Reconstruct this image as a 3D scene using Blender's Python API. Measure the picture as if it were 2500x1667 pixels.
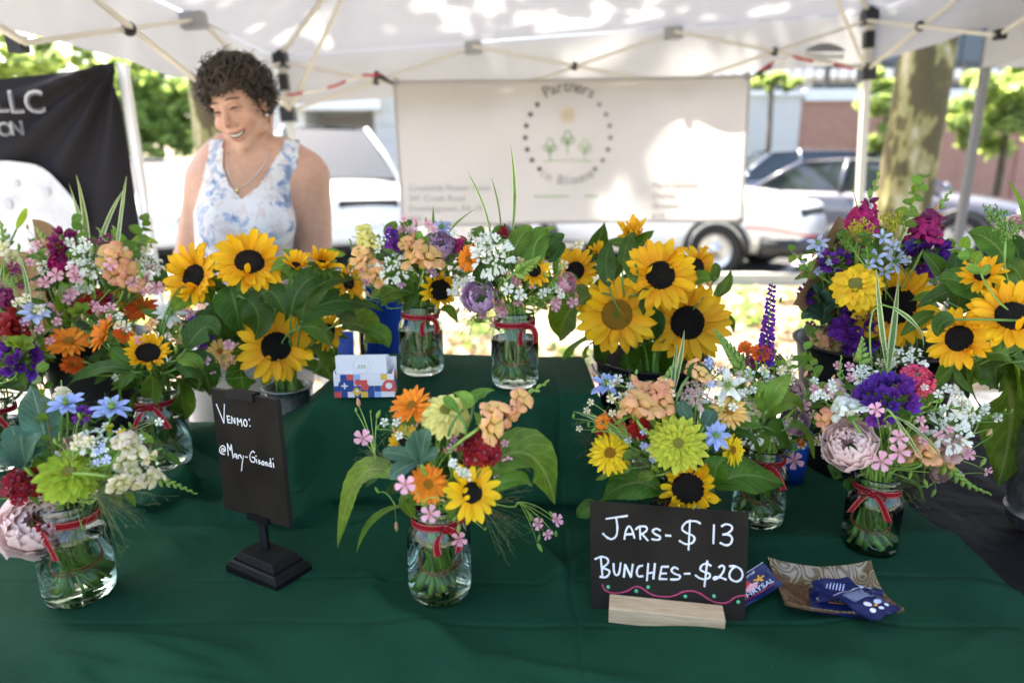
import bpy, bmesh, math, random
import numpy as np
from mathutils import Vector, Matrix

for _o in list(bpy.data.objects):
    bpy.data.objects.remove(_o)
SC = bpy.context.scene
COL = SC.collection
RND = random.Random(11)
V3 = Vector
PI = math.pi

# ------------------------------------------------------------------ camera, sky, sun, exposure
PITCH = math.radians(14.0)
CAMZ = 1.285
FPX = 1667.0                       # 24 mm on a 36 mm wide sensor, for a 2500 pixel wide picture
cam_d = bpy.data.cameras.new('camera')
cam_d.lens = 24.0
cam_d.sensor_width = 36.0
cam_d.clip_start = 0.02
cam_d.clip_end = 3000.0
cam_d.dof.use_dof = True
cam_d.dof.focus_distance = 0.98
cam_d.dof.aperture_fstop = 2.4
cam_d.dof.aperture_blades = 9
cam = bpy.data.objects.new('camera', cam_d)
COL.objects.link(cam)
cam.location = (0, 0, CAMZ)
cam.rotation_euler = (PI/2 - PITCH, 0, 0)
SC.camera = cam

SUN_TO = V3((-0.46, 0.60, 1.25)).normalized()      # direction towards the sun: behind the tent, high
world = bpy.data.worlds.new('World')
SC.world = world
world.use_nodes = True
_nt = world.node_tree
_bg = _nt.nodes['Background']
_sky = _nt.nodes.new('ShaderNodeTexSky')
_sky.sky_type = 'NISHITA'
_sky.sun_disc = False
_sky.sun_elevation = math.asin(SUN_TO.z)
_sky.sun_rotation = math.atan2(SUN_TO.x, SUN_TO.y)
_sky.air_density = 0.8
_sky.dust_density = 3.5
_sky.ozone_density = 0.6
_nt.links.new(_sky.outputs[0], _bg.inputs[0])
_bg.inputs[1].default_value = 0.15
sun_d = bpy.data.lights.new('sun', 'SUN')
sun_d.energy = 5.0
sun_d.angle = math.radians(0.53)
sun_d.color = (1.0, 0.94, 0.84)
sun = bpy.data.objects.new('sun', sun_d)
COL.objects.link(sun)
sun.location = SUN_TO * 30
sun.rotation_euler = (-SUN_TO).to_track_quat('-Z', 'Y').to_euler()

SC.view_settings.view_transform = 'Standard'
SC.view_settings.look = 'None'
SC.view_settings.gamma = 1.0
SC.view_settings.use_curve_mapping = False
SC.view_settings.exposure = 2.5
SC.view_settings.use_white_balance = True           # the camera is balanced for open shade
SC.view_settings.white_balance_temperature = 6800
SC.render.engine = 'CYCLES'
SC.cycles.use_denoising = True
try:
    SC.cycles.denoiser = 'OPENIMAGEDENOISE'
except Exception:
    pass
SC.cycles.max_bounces = 16
SC.cycles.diffuse_bounces = 3
SC.cycles.use_adaptive_sampling = True
SC.cycles.adaptive_threshold = 0.02
SC.cycles.glossy_bounces = 4
SC.cycles.transmission_bounces = 16
SC.cycles.transparent_max_bounces = 10
SC.cycles.sample_clamp_indirect = 6.0
SC.cycles.blur_glossy = 0.5

# ------------------------------------------------------------------ picture geometry
CAM = V3((0, 0, CAMZ))
RIGHT = V3((1, 0, 0))
FWD = V3((0, math.cos(PITCH), -math.sin(PITCH)))
UP = V3((0, math.sin(PITCH), math.cos(PITCH)))

def ray(px, py):
    return RIGHT*((px-1250)/FPX) + UP*((833.5-py)/FPX) + FWD
def at_y(px, py, Y):
    d = ray(px, py); return CAM + d*(Y/d.y)
def at_z(px, py, z):
    d = ray(px, py); return CAM + d*((z-CAMZ)/d.z)
def at_plane(px, py, o, n):
    d = ray(px, py); return CAM + d*((o-CAM).dot(n)/d.dot(n))
def depth(p):
    return (p-CAM).dot(FWD)
def mpp(p):
    return depth(p)/FPX

# ------------------------------------------------------------------ object helpers
WM = {}
def _tag(o, label=None, cat=None, group=None, kind=None):
    if label: o['label'] = label
    if cat: o['category'] = cat
    if group: o['group'] = group
    if kind: o['kind'] = kind
    return o
def thing(name, label, cat, loc=(0, 0, 0), group=None):
    o = bpy.data.objects.new(name, None)
    o.empty_display_size = 0.02
    COL.objects.link(o)
    o.location = loc
    WM[o.name] = Matrix.Translation(V3(loc))
    return _tag(o, label, cat, group)
I4 = Matrix.Identity(4)
def part(parent, name, mesh, M=I4, kind=None, label=None):
    o = bpy.data.objects.new(name, mesh)
    COL.objects.link(o)
    o.parent = parent
    o.matrix_basis = WM[parent.name].inverted() @ M
    WM[o.name] = M
    if kind: o['kind'] = kind
    if label: o['label'] = label
    return o
def solo(name, mesh, label=None, cat=None, group=None, kind=None, loc=(0, 0, 0)):
    """a top-level thing that is one mesh; mesh is in world coordinates, its origin is moved to loc"""
    o = bpy.data.objects.new(name, mesh)
    COL.objects.link(o)
    l = V3(loc)
    if l.length > 0:
        mesh.transform(Matrix.Translation(-l)); o.location = l
    WM[o.name] = Matrix.Translation(l)
    return _tag(o, label, cat, group, kind)

class MB:
    """collects vertices, faces, uvs and material numbers for one mesh"""
    def __init__(s):
        s.v = []; s.f = []; s.uv = []; s.m = []
    def add(s, vs, fs, uvs=None, mi=0):
        b = len(s.v); s.v.extend(tuple(v) for v in vs)
        s.uv.extend(uvs if uvs else [(0.5, 0.5)]*len(vs))
        for f in fs:
            s.f.append(tuple(i+b for i in f)); s.m.append(mi)
    def box(s, lo, hi, M=None, mi=0):
        x0, y0, z0 = lo; x1, y1, z1 = hi
        vs = [V3(p) for p in ((x0,y0,z0),(x1,y0,z0),(x1,y1,z0),(x0,y1,z0),(x0,y0,z1),(x1,y0,z1),(x1,y1,z1),(x0,y1,z1))]
        if M: vs = [M @ v for v in vs]
        s.add(vs, [(3,2,1,0),(4,5,6,7),(0,1,5,4),(1,2,6,5),(2,3,7,6),(3,0,4,7)],
              [(0,0),(1,0),(1,1),(0,1),(0,0),(1,0),(1,1),(0,1)], mi)
    def tube(s, pts, r, n=6, mi=0, caps=True, r1=None):
        pts = [V3(p) for p in pts]; N = len(pts)
        t0 = (pts[1]-pts[0]).normalized()
        a = t0.orthogonal().normalized()
        vs = []; uv = []
        for i, p in enumerate(pts):
            t = (pts[min(i+1, N-1)]-pts[max(i-1, 0)])
            if t.length < 1e-9: t = t0
            t.normalize()
            a = (a - t*a.dot(t))
            if a.length < 1e-6: a = t.orthogonal()
            a.normalize()
            b = t.cross(a)
            rr = r[i] if isinstance(r, (list, tuple)) else (r if r1 is None else r+(r1-r)*i/(N-1))
            for k in range(n):
                an = 2*PI*k/n
                vs.append(p + a*(math.cos(an)*rr) + b*(math.sin(an)*rr)); uv.append((k/n, i/(N-1)))
        fs = [(i*n+k, i*n+(k+1) % n, (i+1)*n+(k+1) % n, (i+1)*n+k) for i in range(N-1) for k in range(n)]
        if caps:
            fs.append(tuple(reversed(range(n)))); fs.append(tuple(range((N-1)*n, N*n)))
        s.add(vs, fs, uv, mi)
    def lathe(s, prof, c=(0, 0, 0), n=24, mi=0, M=None, closed=False):
        c = V3(c); vs = []; uv = []
        for j, (r, z) in enumerate(prof):
            for k in range(n):
                an = 2*PI*k/n
                v = V3((r*math.cos(an), r*math.sin(an), z))
                vs.append((M @ v) if M else v + c); uv.append((k/n, j/max(1, len(prof)-1)))
        m = len(prof)
        fs = [(j*n+k, j*n+(k+1) % n, (j+1)*n+(k+1) % n, (j+1)*n+k) for j in range(m-1) for k in range(n)]
        if closed:
            fs += [((m-1)*n+k, (m-1)*n+(k+1) % n, (k+1) % n, k) for k in range(n)]
        s.add(vs, fs, uv, mi)
    def grid(s, fn, nu, nv, mi=0, wrap=False):
        """fn(u, v) -> point, u and v from 0 to 1"""
        vs = []; uv = []
        for j in range(nv+1):
            for i in range(nu+1):
                vs.append(fn(i/nu, j/nv)); uv.append((i/nu, j/nv))
        w = nu+1
        s.add(vs, [(j*w+i, j*w+i+1, (j+1)*w+i+1, (j+1)*w+i) for j in range(nv) for i in range(nu)], uv, mi)
    def ball(s, c, r, nu=8, nv=5, M=None, mi=0, pt=1.0):
        rx, ry, rz = (r, r, r) if isinstance(r, (int, float)) else r
        vs = []; uv = []
        for j in range(nv+1):
            th = PI*j/nv
            for k in range(nu):
                an = 2*PI*k/nu
                v = V3((rx*math.sin(th)*math.cos(an), ry*math.sin(th)*math.sin(an), -rz*math.cos(th)))
                if pt != 1 and v.z > 0: v.x *= 1-pt*v.z/rz*0.55; v.y *= 1-pt*v.z/rz*0.55
                v = (M @ v) if M else v
                vs.append(v + V3(c)); uv.append((k/nu, j/nv))
        fs = [(j*nu+k, j*nu+(k+1) % nu, (j+1)*nu+(k+1) % nu, (j+1)*nu+k) for j in range(nv) for k in range(nu)]
        s.add(vs, fs, uv, mi)
    def mesh(s, name, mats, smooth=True):
        me = bpy.data.meshes.new(name)
        me.from_pydata(s.v, [], s.f)
        for m in (mats if isinstance(mats, (list, tuple)) else [mats]):
            me.materials.append(m)
        if len(me.polygons):
            me.polygons.foreach_set('material_index', s.m)
            me.polygons.foreach_set('use_smooth', [smooth]*len(s.f))
            ul = me.uv_layers.new(name='UVMap')
            idx = np.empty(len(me.loops), dtype=np.int32); me.loops.foreach_get('vertex_index', idx)
            ul.data.foreach_set('uv', np.array(s.uv, dtype=np.float32)[idx].ravel())
        me.update()
        return me

def bez(p0, p1, p2, p3, n=10):
    out = []
    for i in range(n+1):
        t = i/n; u = 1-t
        out.append(p0*(u*u*u)+p1*(3*u*u*t)+p2*(3*u*t*t)+p3*(t*t*t))
    return out
def bez2(p0, p1, p2, n=8):
    return [p0*((1-i/n)**2)+p1*(2*(1-i/n)*i/n)+p2*((i/n)**2) for i in range(n+1)]
def frame(p, n, roll=0.0, s=1.0):
    n = n.normalized()
    x = n.cross(V3((0, 0, 1)))
    if x.length < 1e-4: x = V3((1, 0, 0))
    x.normalize(); y = n.cross(x)
    M = Matrix(((x.x, y.x, n.x, p.x), (x.y, y.y, n.y, p.y), (x.z, y.z, n.z, p.z), (0, 0, 0, 1)))
    return M @ Matrix.Rotation(roll, 4, 'Z') @ Matrix.Scale(s, 4)
def sstep(a, b, x):
    t = max(0.0, min(1.0, (x-a)/(b-a))); return t*t*(3-2*t)

# ------------------------------------------------------------------ materials
MATS = {}
def _nodes(name):
    m = bpy.data.materials.new(name); m.use_nodes = True
    nt = m.node_tree; nt.nodes.clear()
    out = nt.nodes.new('ShaderNodeOutputMaterial')
    return m, nt, out
def N(nt, typ, **kw):
    n = nt.nodes.new(typ)
    for k, v in kw.items():
        if k.startswith('i_'):
            key = k[2:]
            n.inputs[int(key) if key.isdigit() else key.replace('_', ' ')].default_value = v
        else: setattr(n, k, v)
    return n
def math_n(nt, op, a, b=None):
    n = N(nt, 'ShaderNodeMath', operation=op)
    for i, x in enumerate((a, b)):
        if x is None: continue
        if isinstance(x, (int, float)): n.inputs[i].default_value = x
        else: nt.links.new(x, n.inputs[i])
    return n.outputs[0]
def mixc(nt, fac, a, b, blend='MIX'):
    n = N(nt, 'ShaderNodeMix', data_type='RGBA', blend_type=blend)
    n.clamp_factor = True
    for i, x in ((0, fac), (6, a), (7, b)):
        if isinstance(x, (int, float)): n.inputs[i].default_value = x
        elif isinstance(x, (tuple, list)): n.inputs[i].default_value = (*x[:3], 1)
        else: nt.links.new(x, n.inputs[i])
    return n.outputs[2]
def ramp(nt, fac, stops):
    n = N(nt, 'ShaderNodeValToRGB')
    el = n.color_ramp.elements
    while len(el) < len(stops): el.new(0.5)
    for e, (p, c) in zip(el, stops):
        e.position = p; e.color = (*c[:3], 1) if not isinstance(c, (int, float)) else (c, c, c, 1)
    nt.links.new(fac, n.inputs[0])
    return n.outputs[0]
def rand_vary(nt, col, amt):
    """vary value and hue a little from object to object"""
    oi = N(nt, 'ShaderNodeObjectInfo')
    h = N(nt, 'ShaderNodeHueSaturation')
    r = oi.outputs['Random']
    nt.links.new(math_n(nt, 'ADD', math_n(nt, 'MULTIPLY', r, amt*0.12), 0.5-amt*0.06), h.inputs['Hue'])
    r2 = math_n(nt, 'FRACT', math_n(nt, 'MULTIPLY', r, 17.31))
    nt.links.new(math_n(nt, 'ADD', math_n(nt, 'MULTIPLY', r2, amt), 1-amt*0.5), h.inputs['Value'])
    nt.links.new(col, h.inputs['Color'])
    return h.outputs[0]
def finish(nt, out, col, rough=0.55, spec=0.4, transl=0.0, bump=None, metallic=0.0, coat=0.0, sheen=0.0, tcol=None):
    bs = N(nt, 'ShaderNodeBsdfPrincipled')
    if isinstance(col, (tuple, list)): bs.inputs['Base Color'].default_value = (*col[:3], 1)
    else: nt.links.new(col, bs.inputs['Base Color'])
    if isinstance(rough, (int, float)): bs.inputs['Roughness'].default_value = rough
    else: nt.links.new(rough, bs.inputs['Roughness'])
    bs.inputs['Specular IOR Level'].default_value = spec
    bs.inputs['Metallic'].default_value = metallic
    bs.inputs['Coat Weight'].default_value = coat
    bs.inputs['Sheen Weight'].default_value = sheen
    if bump is not None:
        b = N(nt, 'ShaderNodeBump'); b.inputs['Strength'].default_value = bump[1]; b.inputs['Distance'].default_value = bump[2]
        nt.links.new(bump[0], b.inputs['Height']); nt.links.new(b.outputs[0], bs.inputs['Normal'])
    if transl > 0:
        tr = N(nt, 'ShaderNodeBsdfTranslucent')
        c2 = tcol if tcol is not None else col
        if isinstance(c2, (tuple, list)): tr.inputs[0].default_value = (*c2[:3], 1)
        else: nt.links.new(c2, tr.inputs[0])
        mx = N(nt, 'ShaderNodeMixShader'); mx.inputs[0].default_value = transl
        nt.links.new(bs.outputs[0], mx.inputs[1]); nt.links.new(tr.outputs[0], mx.inputs[2])
        nt.links.new(mx.outputs[0], out.inputs[0])
    else:
        nt.links.new(bs.outputs[0], out.inputs[0])
    return bs
def plain(name, col, rough=0.6, spec=0.4, noise=0.0, nscale=20.0, bump=0.0, bscale=60.0, metallic=0.0, transl=0.0, coat=0.0, vary=0.0, sheen=0.0, col2=None, bdist=0.002):
    if name in MATS: return MATS[name]
    m, nt, out = _nodes(name)
    tc = N(nt, 'ShaderNodeTexCoord')
    c = None
    if noise > 0 or col2 is not None:
        nz = N(nt, 'ShaderNodeTexNoise', i_Scale=nscale, i_Detail=5.0)
        nt.links.new(tc.outputs['Object'], nz.inputs['Vector'])
        lo = tuple(x*(1-noise) for x in col); hi = col2 if col2 is not None else tuple(min(1, x*(1+noise)) for x in col)
        c = ramp(nt, nz.outputs[0], [(0.3, lo), (0.7, hi)])
    else:
        rgb = N(nt, 'ShaderNodeRGB'); rgb.outputs[0].default_value = (*col, 1); c = rgb.outputs[0]
    if vary > 0: c = rand_vary(nt, c, vary)
    bm = None
    if bump > 0:
        n2 = N(nt, 'ShaderNodeTexNoise', i_Scale=bscale, i_Detail=4.0)
        nt.links.new(tc.outputs['Object'], n2.inputs['Vector'])
        bm = (n2.outputs[0], bump, bdist)
    finish(nt, out, c, rough, spec, transl, bm, metallic, coat, sheen)
    MATS[name] = m
    return m
def petal_mat(name, c0, c1, transl=0.28, vary=0.16, streak=0.18, mid=0.45, rough=0.6, edge=None):
    """colour runs from c0 at the petal's base to c1 at its tip, with fine veins along it"""
    if name in MATS: return MATS[name]
    m, nt, out = _nodes(name)
    uv = N(nt, 'ShaderNodeUVMap'); sx = N(nt, 'ShaderNodeSeparateXYZ')
    nt.links.new(uv.outputs[0], sx.inputs[0])
    oi = N(nt, 'ShaderNodeObjectInfo')
    c = ramp(nt, sx.outputs[1], [(0.0, c0), (mid, tuple((a+b*2)/3 for a, b in zip(c0, c1))), (1.0, c1)])
    if edge is not None:
        e = math_n(nt, 'ABSOLUTE', math_n(nt, 'SUBTRACT', sx.outputs[0], 0.5))
        c = mixc(nt, ramp(nt, e, [(0.3, 0.0), (0.5, 1.0)]), c, edge)
    cv = N(nt, 'ShaderNodeCombineXYZ')
    nt.links.new(math_n(nt, 'MULTIPLY', sx.outputs[0], 14.0), cv.inputs[0])
    nt.links.new(math_n(nt, 'MULTIPLY', sx.outputs[1], 1.6), cv.inputs[1])
    nt.links.new(math_n(nt, 'MULTIPLY', oi.outputs['Random'], 40.0), cv.inputs[2])
    nz = N(nt, 'ShaderNodeTexNoise', i_Scale=1.0, i_Detail=3.0)
    nt.links.new(cv.outputs[0], nz.inputs['Vector'])
    c = mixc(nt, math_n(nt, 'MULTIPLY', ramp(nt, nz.outputs[0], [(0.42, 0.0), (0.62, 1.0)]), streak), c, tuple(x*0.55 for x in c0), 'MIX')
    c = rand_vary(nt, c, vary)
    finish(nt, out, c, rough, 0.25, transl, (nz.outputs[0], 0.35, 0.0006))
    MATS[name] = m
    return m
def leaf_mat(name, col, vein, transl=0.3, vary=0.3, rough=0.42, nveins=9.0, stripes=None):
    if name in MATS: return MATS[name]
    m, nt, out = _nodes(name)
    uv = N(nt, 'ShaderNodeUVMap'); sx = N(nt, 'ShaderNodeSeparateXYZ')
    nt.links.new(uv.outputs[0], sx.inputs[0])
    tc = N(nt, 'ShaderNodeTexCoord')
    a = math_n(nt, 'ABSOLUTE', math_n(nt, 'SUBTRACT', sx.outputs[0], 0.5))
    nz = N(nt, 'ShaderNodeTexNoise', i_Scale=55.0, i_Detail=4.0)
    nt.links.new(tc.outputs['Object'], nz.inputs['Vector'])
    c = ramp(nt, nz.outputs[0], [(0.3, tuple(x*0.72 for x in col)), (0.7, tuple(x*1.25 for x in col))])
    rib = ramp(nt, a, [(0.02, 1.0), (0.05, 0.0)])
    if stripes is None:
        w = math_n(nt, 'SUBTRACT', math_n(nt, 'MULTIPLY', sx.outputs[1], nveins), math_n(nt, 'MULTIPLY', a, nveins*0.55))
        w = math_n(nt, 'ABSOLUTE', math_n(nt, 'SUBTRACT', math_n(nt, 'FRACT', w), 0.5))
        side = ramp(nt, w, [(0.0, 1.0), (0.09, 0.0)])
        c = mixc(nt, math_n(nt, 'MULTIPLY', side, 0.65), c, vein)
        c = mixc(nt, math_n(nt, 'MULTIPLY', rib, 0.85), c, vein)
        hgt = math_n(nt, 'ADD', math_n(nt, 'MULTIPLY', side, -0.7), math_n(nt, 'MULTIPLY', rib, -1.0))
    else:
        f = ramp(nt, a, [(0.25, 0.0), (0.32, 1.0)])
        c = mixc(nt, f, c, stripes)
        c = mixc(nt, math_n(nt, 'MULTIPLY', rib, 0.7), c, vein)
        hgt = rib
    c = rand_vary(nt, c, vary)
    geo = N(nt, 'ShaderNodeNewGeometry')
    c = mixc(nt, math_n(nt, 'MULTIPLY', geo.outputs['Backfacing'], 0.35), c, tuple(min(1, x*1.6+0.015) for x in col))
    hs = N(nt, 'ShaderNodeHueSaturation', i_Hue=0.475, i_Saturation=1.1, i_Value=1.7)
    nt.links.new(c, hs.inputs['Color'])
    finish(nt, out, c, rough+0.1, 0.28, transl, (hgt, 0.6, 0.0009), tcol=hs.outputs[0])
    MATS[name] = m
    return m

# ================================================================== SETTING
# ------------------------------------------------------------------ ground, road, pavement
def ground_material(name, stops, scale, bump=0.5, leafy=False):
    m, nt, out = _nodes(name)
    tc = N(nt, 'ShaderNodeTexCoord')
    nz = N(nt, 'ShaderNodeTexNoise', i_Scale=scale, i_Detail=8.0, i_Roughness=0.7)
    nt.links.new(tc.outputs['Object'], nz.inputs['Vector'])
    vo = N(nt, 'ShaderNodeTexVoronoi', i_Scale=scale*7)
    nt.links.new(tc.outputs['Object'], vo.inputs['Vector'])
    c = ramp(nt, nz.outputs[0], stops)
    c = mixc(nt, 0.35, c, vo.outputs['Color'], 'SOFT_LIGHT')
    h = math_n(nt, 'ADD', nz.outputs[0], vo.outputs['Distance'])
    finish(nt, out, c, 0.9, 0.2, 0, (h, bump, 0.03))
    MATS[name] = m
    return m
def sheet(name, x0, x1, y0, y1, z, mat, nx=1, ny=1, kind='structure', **kw):
    b = MB(); b.grid(lambda u, v: (x0+(x1-x0)*u, y0+(y1-y0)*v, z), nx, ny)
    return solo(name, b.mesh(name, mat), kind=kind, **kw)
m_mulch = ground_material('mulch', [(0.3, (0.10, 0.075, 0.05)), (0.5, (0.24, 0.20, 0.14)), (0.7, (0.40, 0.35, 0.26))], 2.2)
m_lawn = ground_material('verge', [(0.3, (0.16, 0.14, 0.09)), (0.55, (0.25, 0.24, 0.15)), (0.75, (0.10, 0.16, 0.04))], 0.8)
m_asph = ground_material('asphalt', [(0.3, (0.045, 0.045, 0.047)), (0.7, (0.075, 0.074, 0.072))], 3.0, 0.2)
m_conc = plain('concrete', (0.42, 0.41, 0.39), 0.85, 0.2, 0.18, 1.5, 0.2, 30)
sheet('ground', -400, 400, -200, 900, 0.0, m_lawn)
sheet('mulch_bed', -9, 9, 3.9, 7.2, 0.008, m_mulch)
sheet('pavement', -60, 60, -6.0, 3.9, 0.006, plain('paving', (0.30, 0.285, 0.26), 0.85, 0.2, 0.2, 2.0, 0.2, 30))
sheet('road', -120, 120, 8.0, 17.5, 0.012, m_asph)
b = MB(); b.box((-120, 7.85, 0.0), (120, 8.0, 0.13)); solo('kerb', b.mesh('kerb', m_conc, False), kind='structure')
b = MB(); b.box((-120, 17.5, 0.0), (120, 17.65, 0.13)); solo('kerb', b.mesh('kerb', m_conc, False), kind='structure')
m_line = plain('road_paint', (0.75, 0.74, 0.70), 0.7, 0.3, 0.1, 5)
for i in range(14):
    x = -15+i*2.6
    b = MB(); b.box((x-0.05, 8.3, 0.012), (x+0.05, 13.0, 0.016), Matrix.Translation((x, 8.3, 0)) @ Matrix.Rotation(math.radians(-32), 4, 'Z') @ Matrix.Translation((-x, -8.3, 0)))
    solo('bay_marking', b.mesh('bay_marking', m_line, False), kind='structure')

# ------------------------------------------------------------------ leaves in masses
def leaf_cloud(name, clumps, size, mat, seed=1, squash=0.75, jit=0.4):
    """clumps: (centre, radii, count); diamond leaves folded on the midrib"""
    rg = np.random.default_rng(seed)
    P = []
    for c, r, n in clumps:
        d = rg.normal(size=(n, 3)); d /= np.linalg.norm(d, axis=1)[:, None]
        rad = rg.random(n)**0.45
        P.append(np.array(c)+d*rad[:, None]*np.array(r))
    P = np.concatenate(P); n = len(P)
    a = rg.normal(size=(n, 3)); a[:, 2] *= 0.6; a /= np.linalg.norm(a, axis=1)[:, None]
    t = rg.normal(size=(n, 3)); t[:, 2] += 0.8
    bb = np.cross(a, t); bb /= np.linalg.norm(bb, axis=1)[:, None]
    nn = np.cross(a, bb)
    s = size*(1-jit+2*jit*rg.random(n))[:, None]
    v = np.stack([P-a*s*0.5, P+bb*s*0.5*squash+nn*s*0.1-a*s*0.08, P+a*s*0.5-nn*s*0.08, P-bb*s*0.5*squash+nn*s*0.1-a*s*0.08], 1).reshape(-1, 3)
    me = bpy.data.meshes.new(name)
    me.vertices.add(n*4); me.vertices.foreach_set('co', v.astype(np.float32).ravel())
    f = (np.arange(n)[:, None]*4+np.array([0, 1, 2, 0, 2, 3])[None]).ravel()
    me.loops.add(n*6); me.loops.foreach_set('vertex_index', f.astype(np.int32))
    me.polygons.add(n*2); me.polygons.foreach_set('loop_start', np.arange(0, n*6, 3, dtype=np.int32)); me.polygons.foreach_set('loop_total', np.full(n*2, 3, dtype=np.int32))
    me.materials.append(mat); me.update(calc_edges=True); me.validate()
    return me
def cloud_mat(name, col, transl=0.4):
    if name in MATS: return MATS[name]
    m, nt, out = _nodes(name)
    geo = N(nt, 'ShaderNodeNewGeometry')
    c = ramp(nt, geo.outputs['Random Per Island'], [(0.0, tuple(x*0.6 for x in col)), (0.5, col), (1.0, tuple(x*1.5 for x in col))])
    hs = N(nt, 'ShaderNodeHueSaturation', i_Hue=0.47, i_Saturation=1.05, i_Value=1.9); nt.links.new(c, hs.inputs['Color'])
    finish(nt, out, c, 0.5, 0.4, transl, tcol=hs.outputs[0])
    MATS[name] = m
    return m
def clumps(rg, c, r, k, n, cr):
    out = []
    for _ in range(k):
        d = V3((rg.gauss(0, 1), rg.gauss(0, 1), rg.gauss(0, 1))).normalized()*(rg.random()**0.5)
        q = (c[0]+d.x*r[0], c[1]+d.y*r[1], c[2]+d.z*r[2]); s = cr*rg.uniform(0.6, 1.3)
        out.append((q, (s, s, s*0.7), n))
    return out
m_bark_pale, _nt2, _o2 = _nodes('plane_tree_bark')
_tc = N(_nt2, 'ShaderNodeTexCoord')
_mp = N(_nt2, 'ShaderNodeMapping'); _mp.inputs['Scale'].default_value = (1.0, 1.0, 0.45)
_nt2.links.new(_tc.outputs['Object'], _mp.inputs[0])
_n1 = N(_nt2, 'ShaderNodeTexNoise', i_Scale=5.5, i_Detail=3.0, i_Roughness=0.6); _nt2.links.new(_mp.outputs[0], _n1.inputs['Vector'])
_n3 = N(_nt2, 'ShaderNodeTexNoise', i_Scale=40.0, i_Detail=4.0); _nt2.links.new(_mp.outputs[0], _n3.inputs['Vector'])
_c = ramp(_nt2, _n1.outputs[0], [(0.42, (0.40, 0.36, 0.23)), (0.45, (0.27, 0.25, 0.12)), (0.50, (0.23, 0.21, 0.085)), (0.525, (0.10, 0.085, 0.04)), (0.60, (0.09, 0.075, 0.04))])
_c = mixc(_nt2, 0.25, _c, _n3.outputs[0], 'SOFT_LIGHT')
finish(_nt2, _o2, _c, 0.85, 0.2, 0, (_n1.outputs[0], 0.5, 0.03))
m_bark_dark = plain('dark_bark', (0.10, 0.08, 0.055), 0.9, 0.2, 0.3, 14, 0.6, 25, bdist=0.02)

def trunk_mesh(pts, rads, mat, n=18, wob=0.04, seed=0):
    b = MB(); rg = random.Random(seed); ph = rg.uniform(0, 6)
    fine = []; fr = []
    for i in range(len(pts)-1):
        for k in range(6):
            t = k/6; fine.append(V3(pts[i]).lerp(V3(pts[i+1]), t)); fr.append(rads[i]+(rads[i+1]-rads[i])*t)
    fine.append(V3(pts[-1])); fr.append(rads[-1])
    b.tube(fine, fr, n)
    vs = []
    for v in b.v:
        p = V3(v); s = 1+0
        w = wob*(math.sin(p.z*2.3+ph+p.x*9)+0.6*math.sin(p.z*5.1+p.y*13))
        vs.append((p.x+w*0.5, p.y+w*0.5, p.z))
    b.v = vs
    return b.mesh('trunk', mat)
m_leaf_plane = cloud_mat('plane_tree_leaves', (0.075, 0.15, 0.02))
m_leaf_green = cloud_mat('green_leaves', (0.17, 0.27, 0.075), 0.5)
m_leaf_lime = cloud_mat('lime_leaves', (0.22, 0.31, 0.10), 0.5)
def plane_tree(label, x, y, top, r, crown, seed, k=70, n=110):
    t = thing('plane_tree', label, 'tree', (x, y, 0), 'plane trees behind the stall')
    cx, cy, cz = crown[0]
    part(t, 'trunk', trunk_mesh([(x, y, -0.1), (x-0.02, y, 0.6), (x+0.03, y, 2.2), (x+0.06, y, top)], [r*1.5, r*1.08, r, r*0.86], m_bark_pale, 22, 0.012, seed))
    rg = random.Random(seed)
    for i in range(6):
        a = V3((x+0.06, y, top-0.15)); e = V3((cx+rg.uniform(-1, 1)*crown[1][0]*0.8, cy+rg.uniform(-1, 1)*crown[1][1]*0.8, cz+rg.uniform(-0.5, 0.9)))
        part(t, 'limb', trunk_mesh([a, a.lerp(e, 0.4)+V3((0, 0, 0.5)), e], [r*0.5, r*0.3, 0.03], m_bark_pale, 8, 0.03, seed+i))
    part(t, 'crown', leaf_cloud('crown', clumps(rg, crown[0], crown[1], k, n, 0.62), 0.2, m_leaf_plane, seed))
tp = at_y(2228, 330, 5.4)
plane_tree('thick plane tree trunk with mottled bark at right of the stall', tp.x, 5.4, 5.2, 0.185, ((2.6, 5.9, 8.3), (3.6, 3.2, 1.9)), 3, 34, 260)
tp = at_y(520, 330, 5.9)
plane_tree('pale yellowish plane tree trunk behind the smiling woman', tp.x, 5.9, 5.4, 0.16, ((-1.7, 5.5, 8.2), (3.5, 3.3, 1.9)), 5, 36, 260)

def bush(name, label, px, py, Y, rpx, rpy, mat, n, seed, size=0.16, trunk=True, grp=None):
    c = at_y(px, py, Y); s = mpp(c)
    t = thing(name, label, 'tree', (c.x, c.y, 0), grp)
    rg = random.Random(seed); R3 = (rpx*s, rpx*s*0.8, rpy*s)
    cl = clumps(rg, c, (R3[0], R3[1], R3[2]), max(14, n//60), 60, min(R3)*0.30)
    cr = part(t, 'crown', leaf_cloud('crown', cl, size, mat, seed))
    b = MB()
    b.tube([V3((c.x, c.y, -0.05)), V3((c.x+0.05, c.y, c.z*0.5)), V3((c.x, c.y, c.z))], 0.09, 8, r1=0.05)
    part(t, 'trunk', b.mesh('trunk', m_bark_dark))
bush('leafy_tree', 'dense green tree beyond the parked cars left of the woman', 380, 265, 15.5, 125, 120, m_leaf_green, 6500, 21, 0.2)
bush('leafy_tree', 'low lime green shrub by the cars left of the woman', 335, 385, 14.6, 70, 40, m_leaf_lime, 1800, 22, 0.14)
bush('leafy_tree', 'bright sunlit tree at the right edge beyond the tent pole', 2465, 250, 14.5, 130, 130, m_leaf_lime, 3000, 23, 0.22)
bush('leafy_tree', 'sunlit young tree beside the thick mottled trunk', 2165, 270, 15.5, 80, 115, m_leaf_lime, 1700, 24, 0.22)
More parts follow.
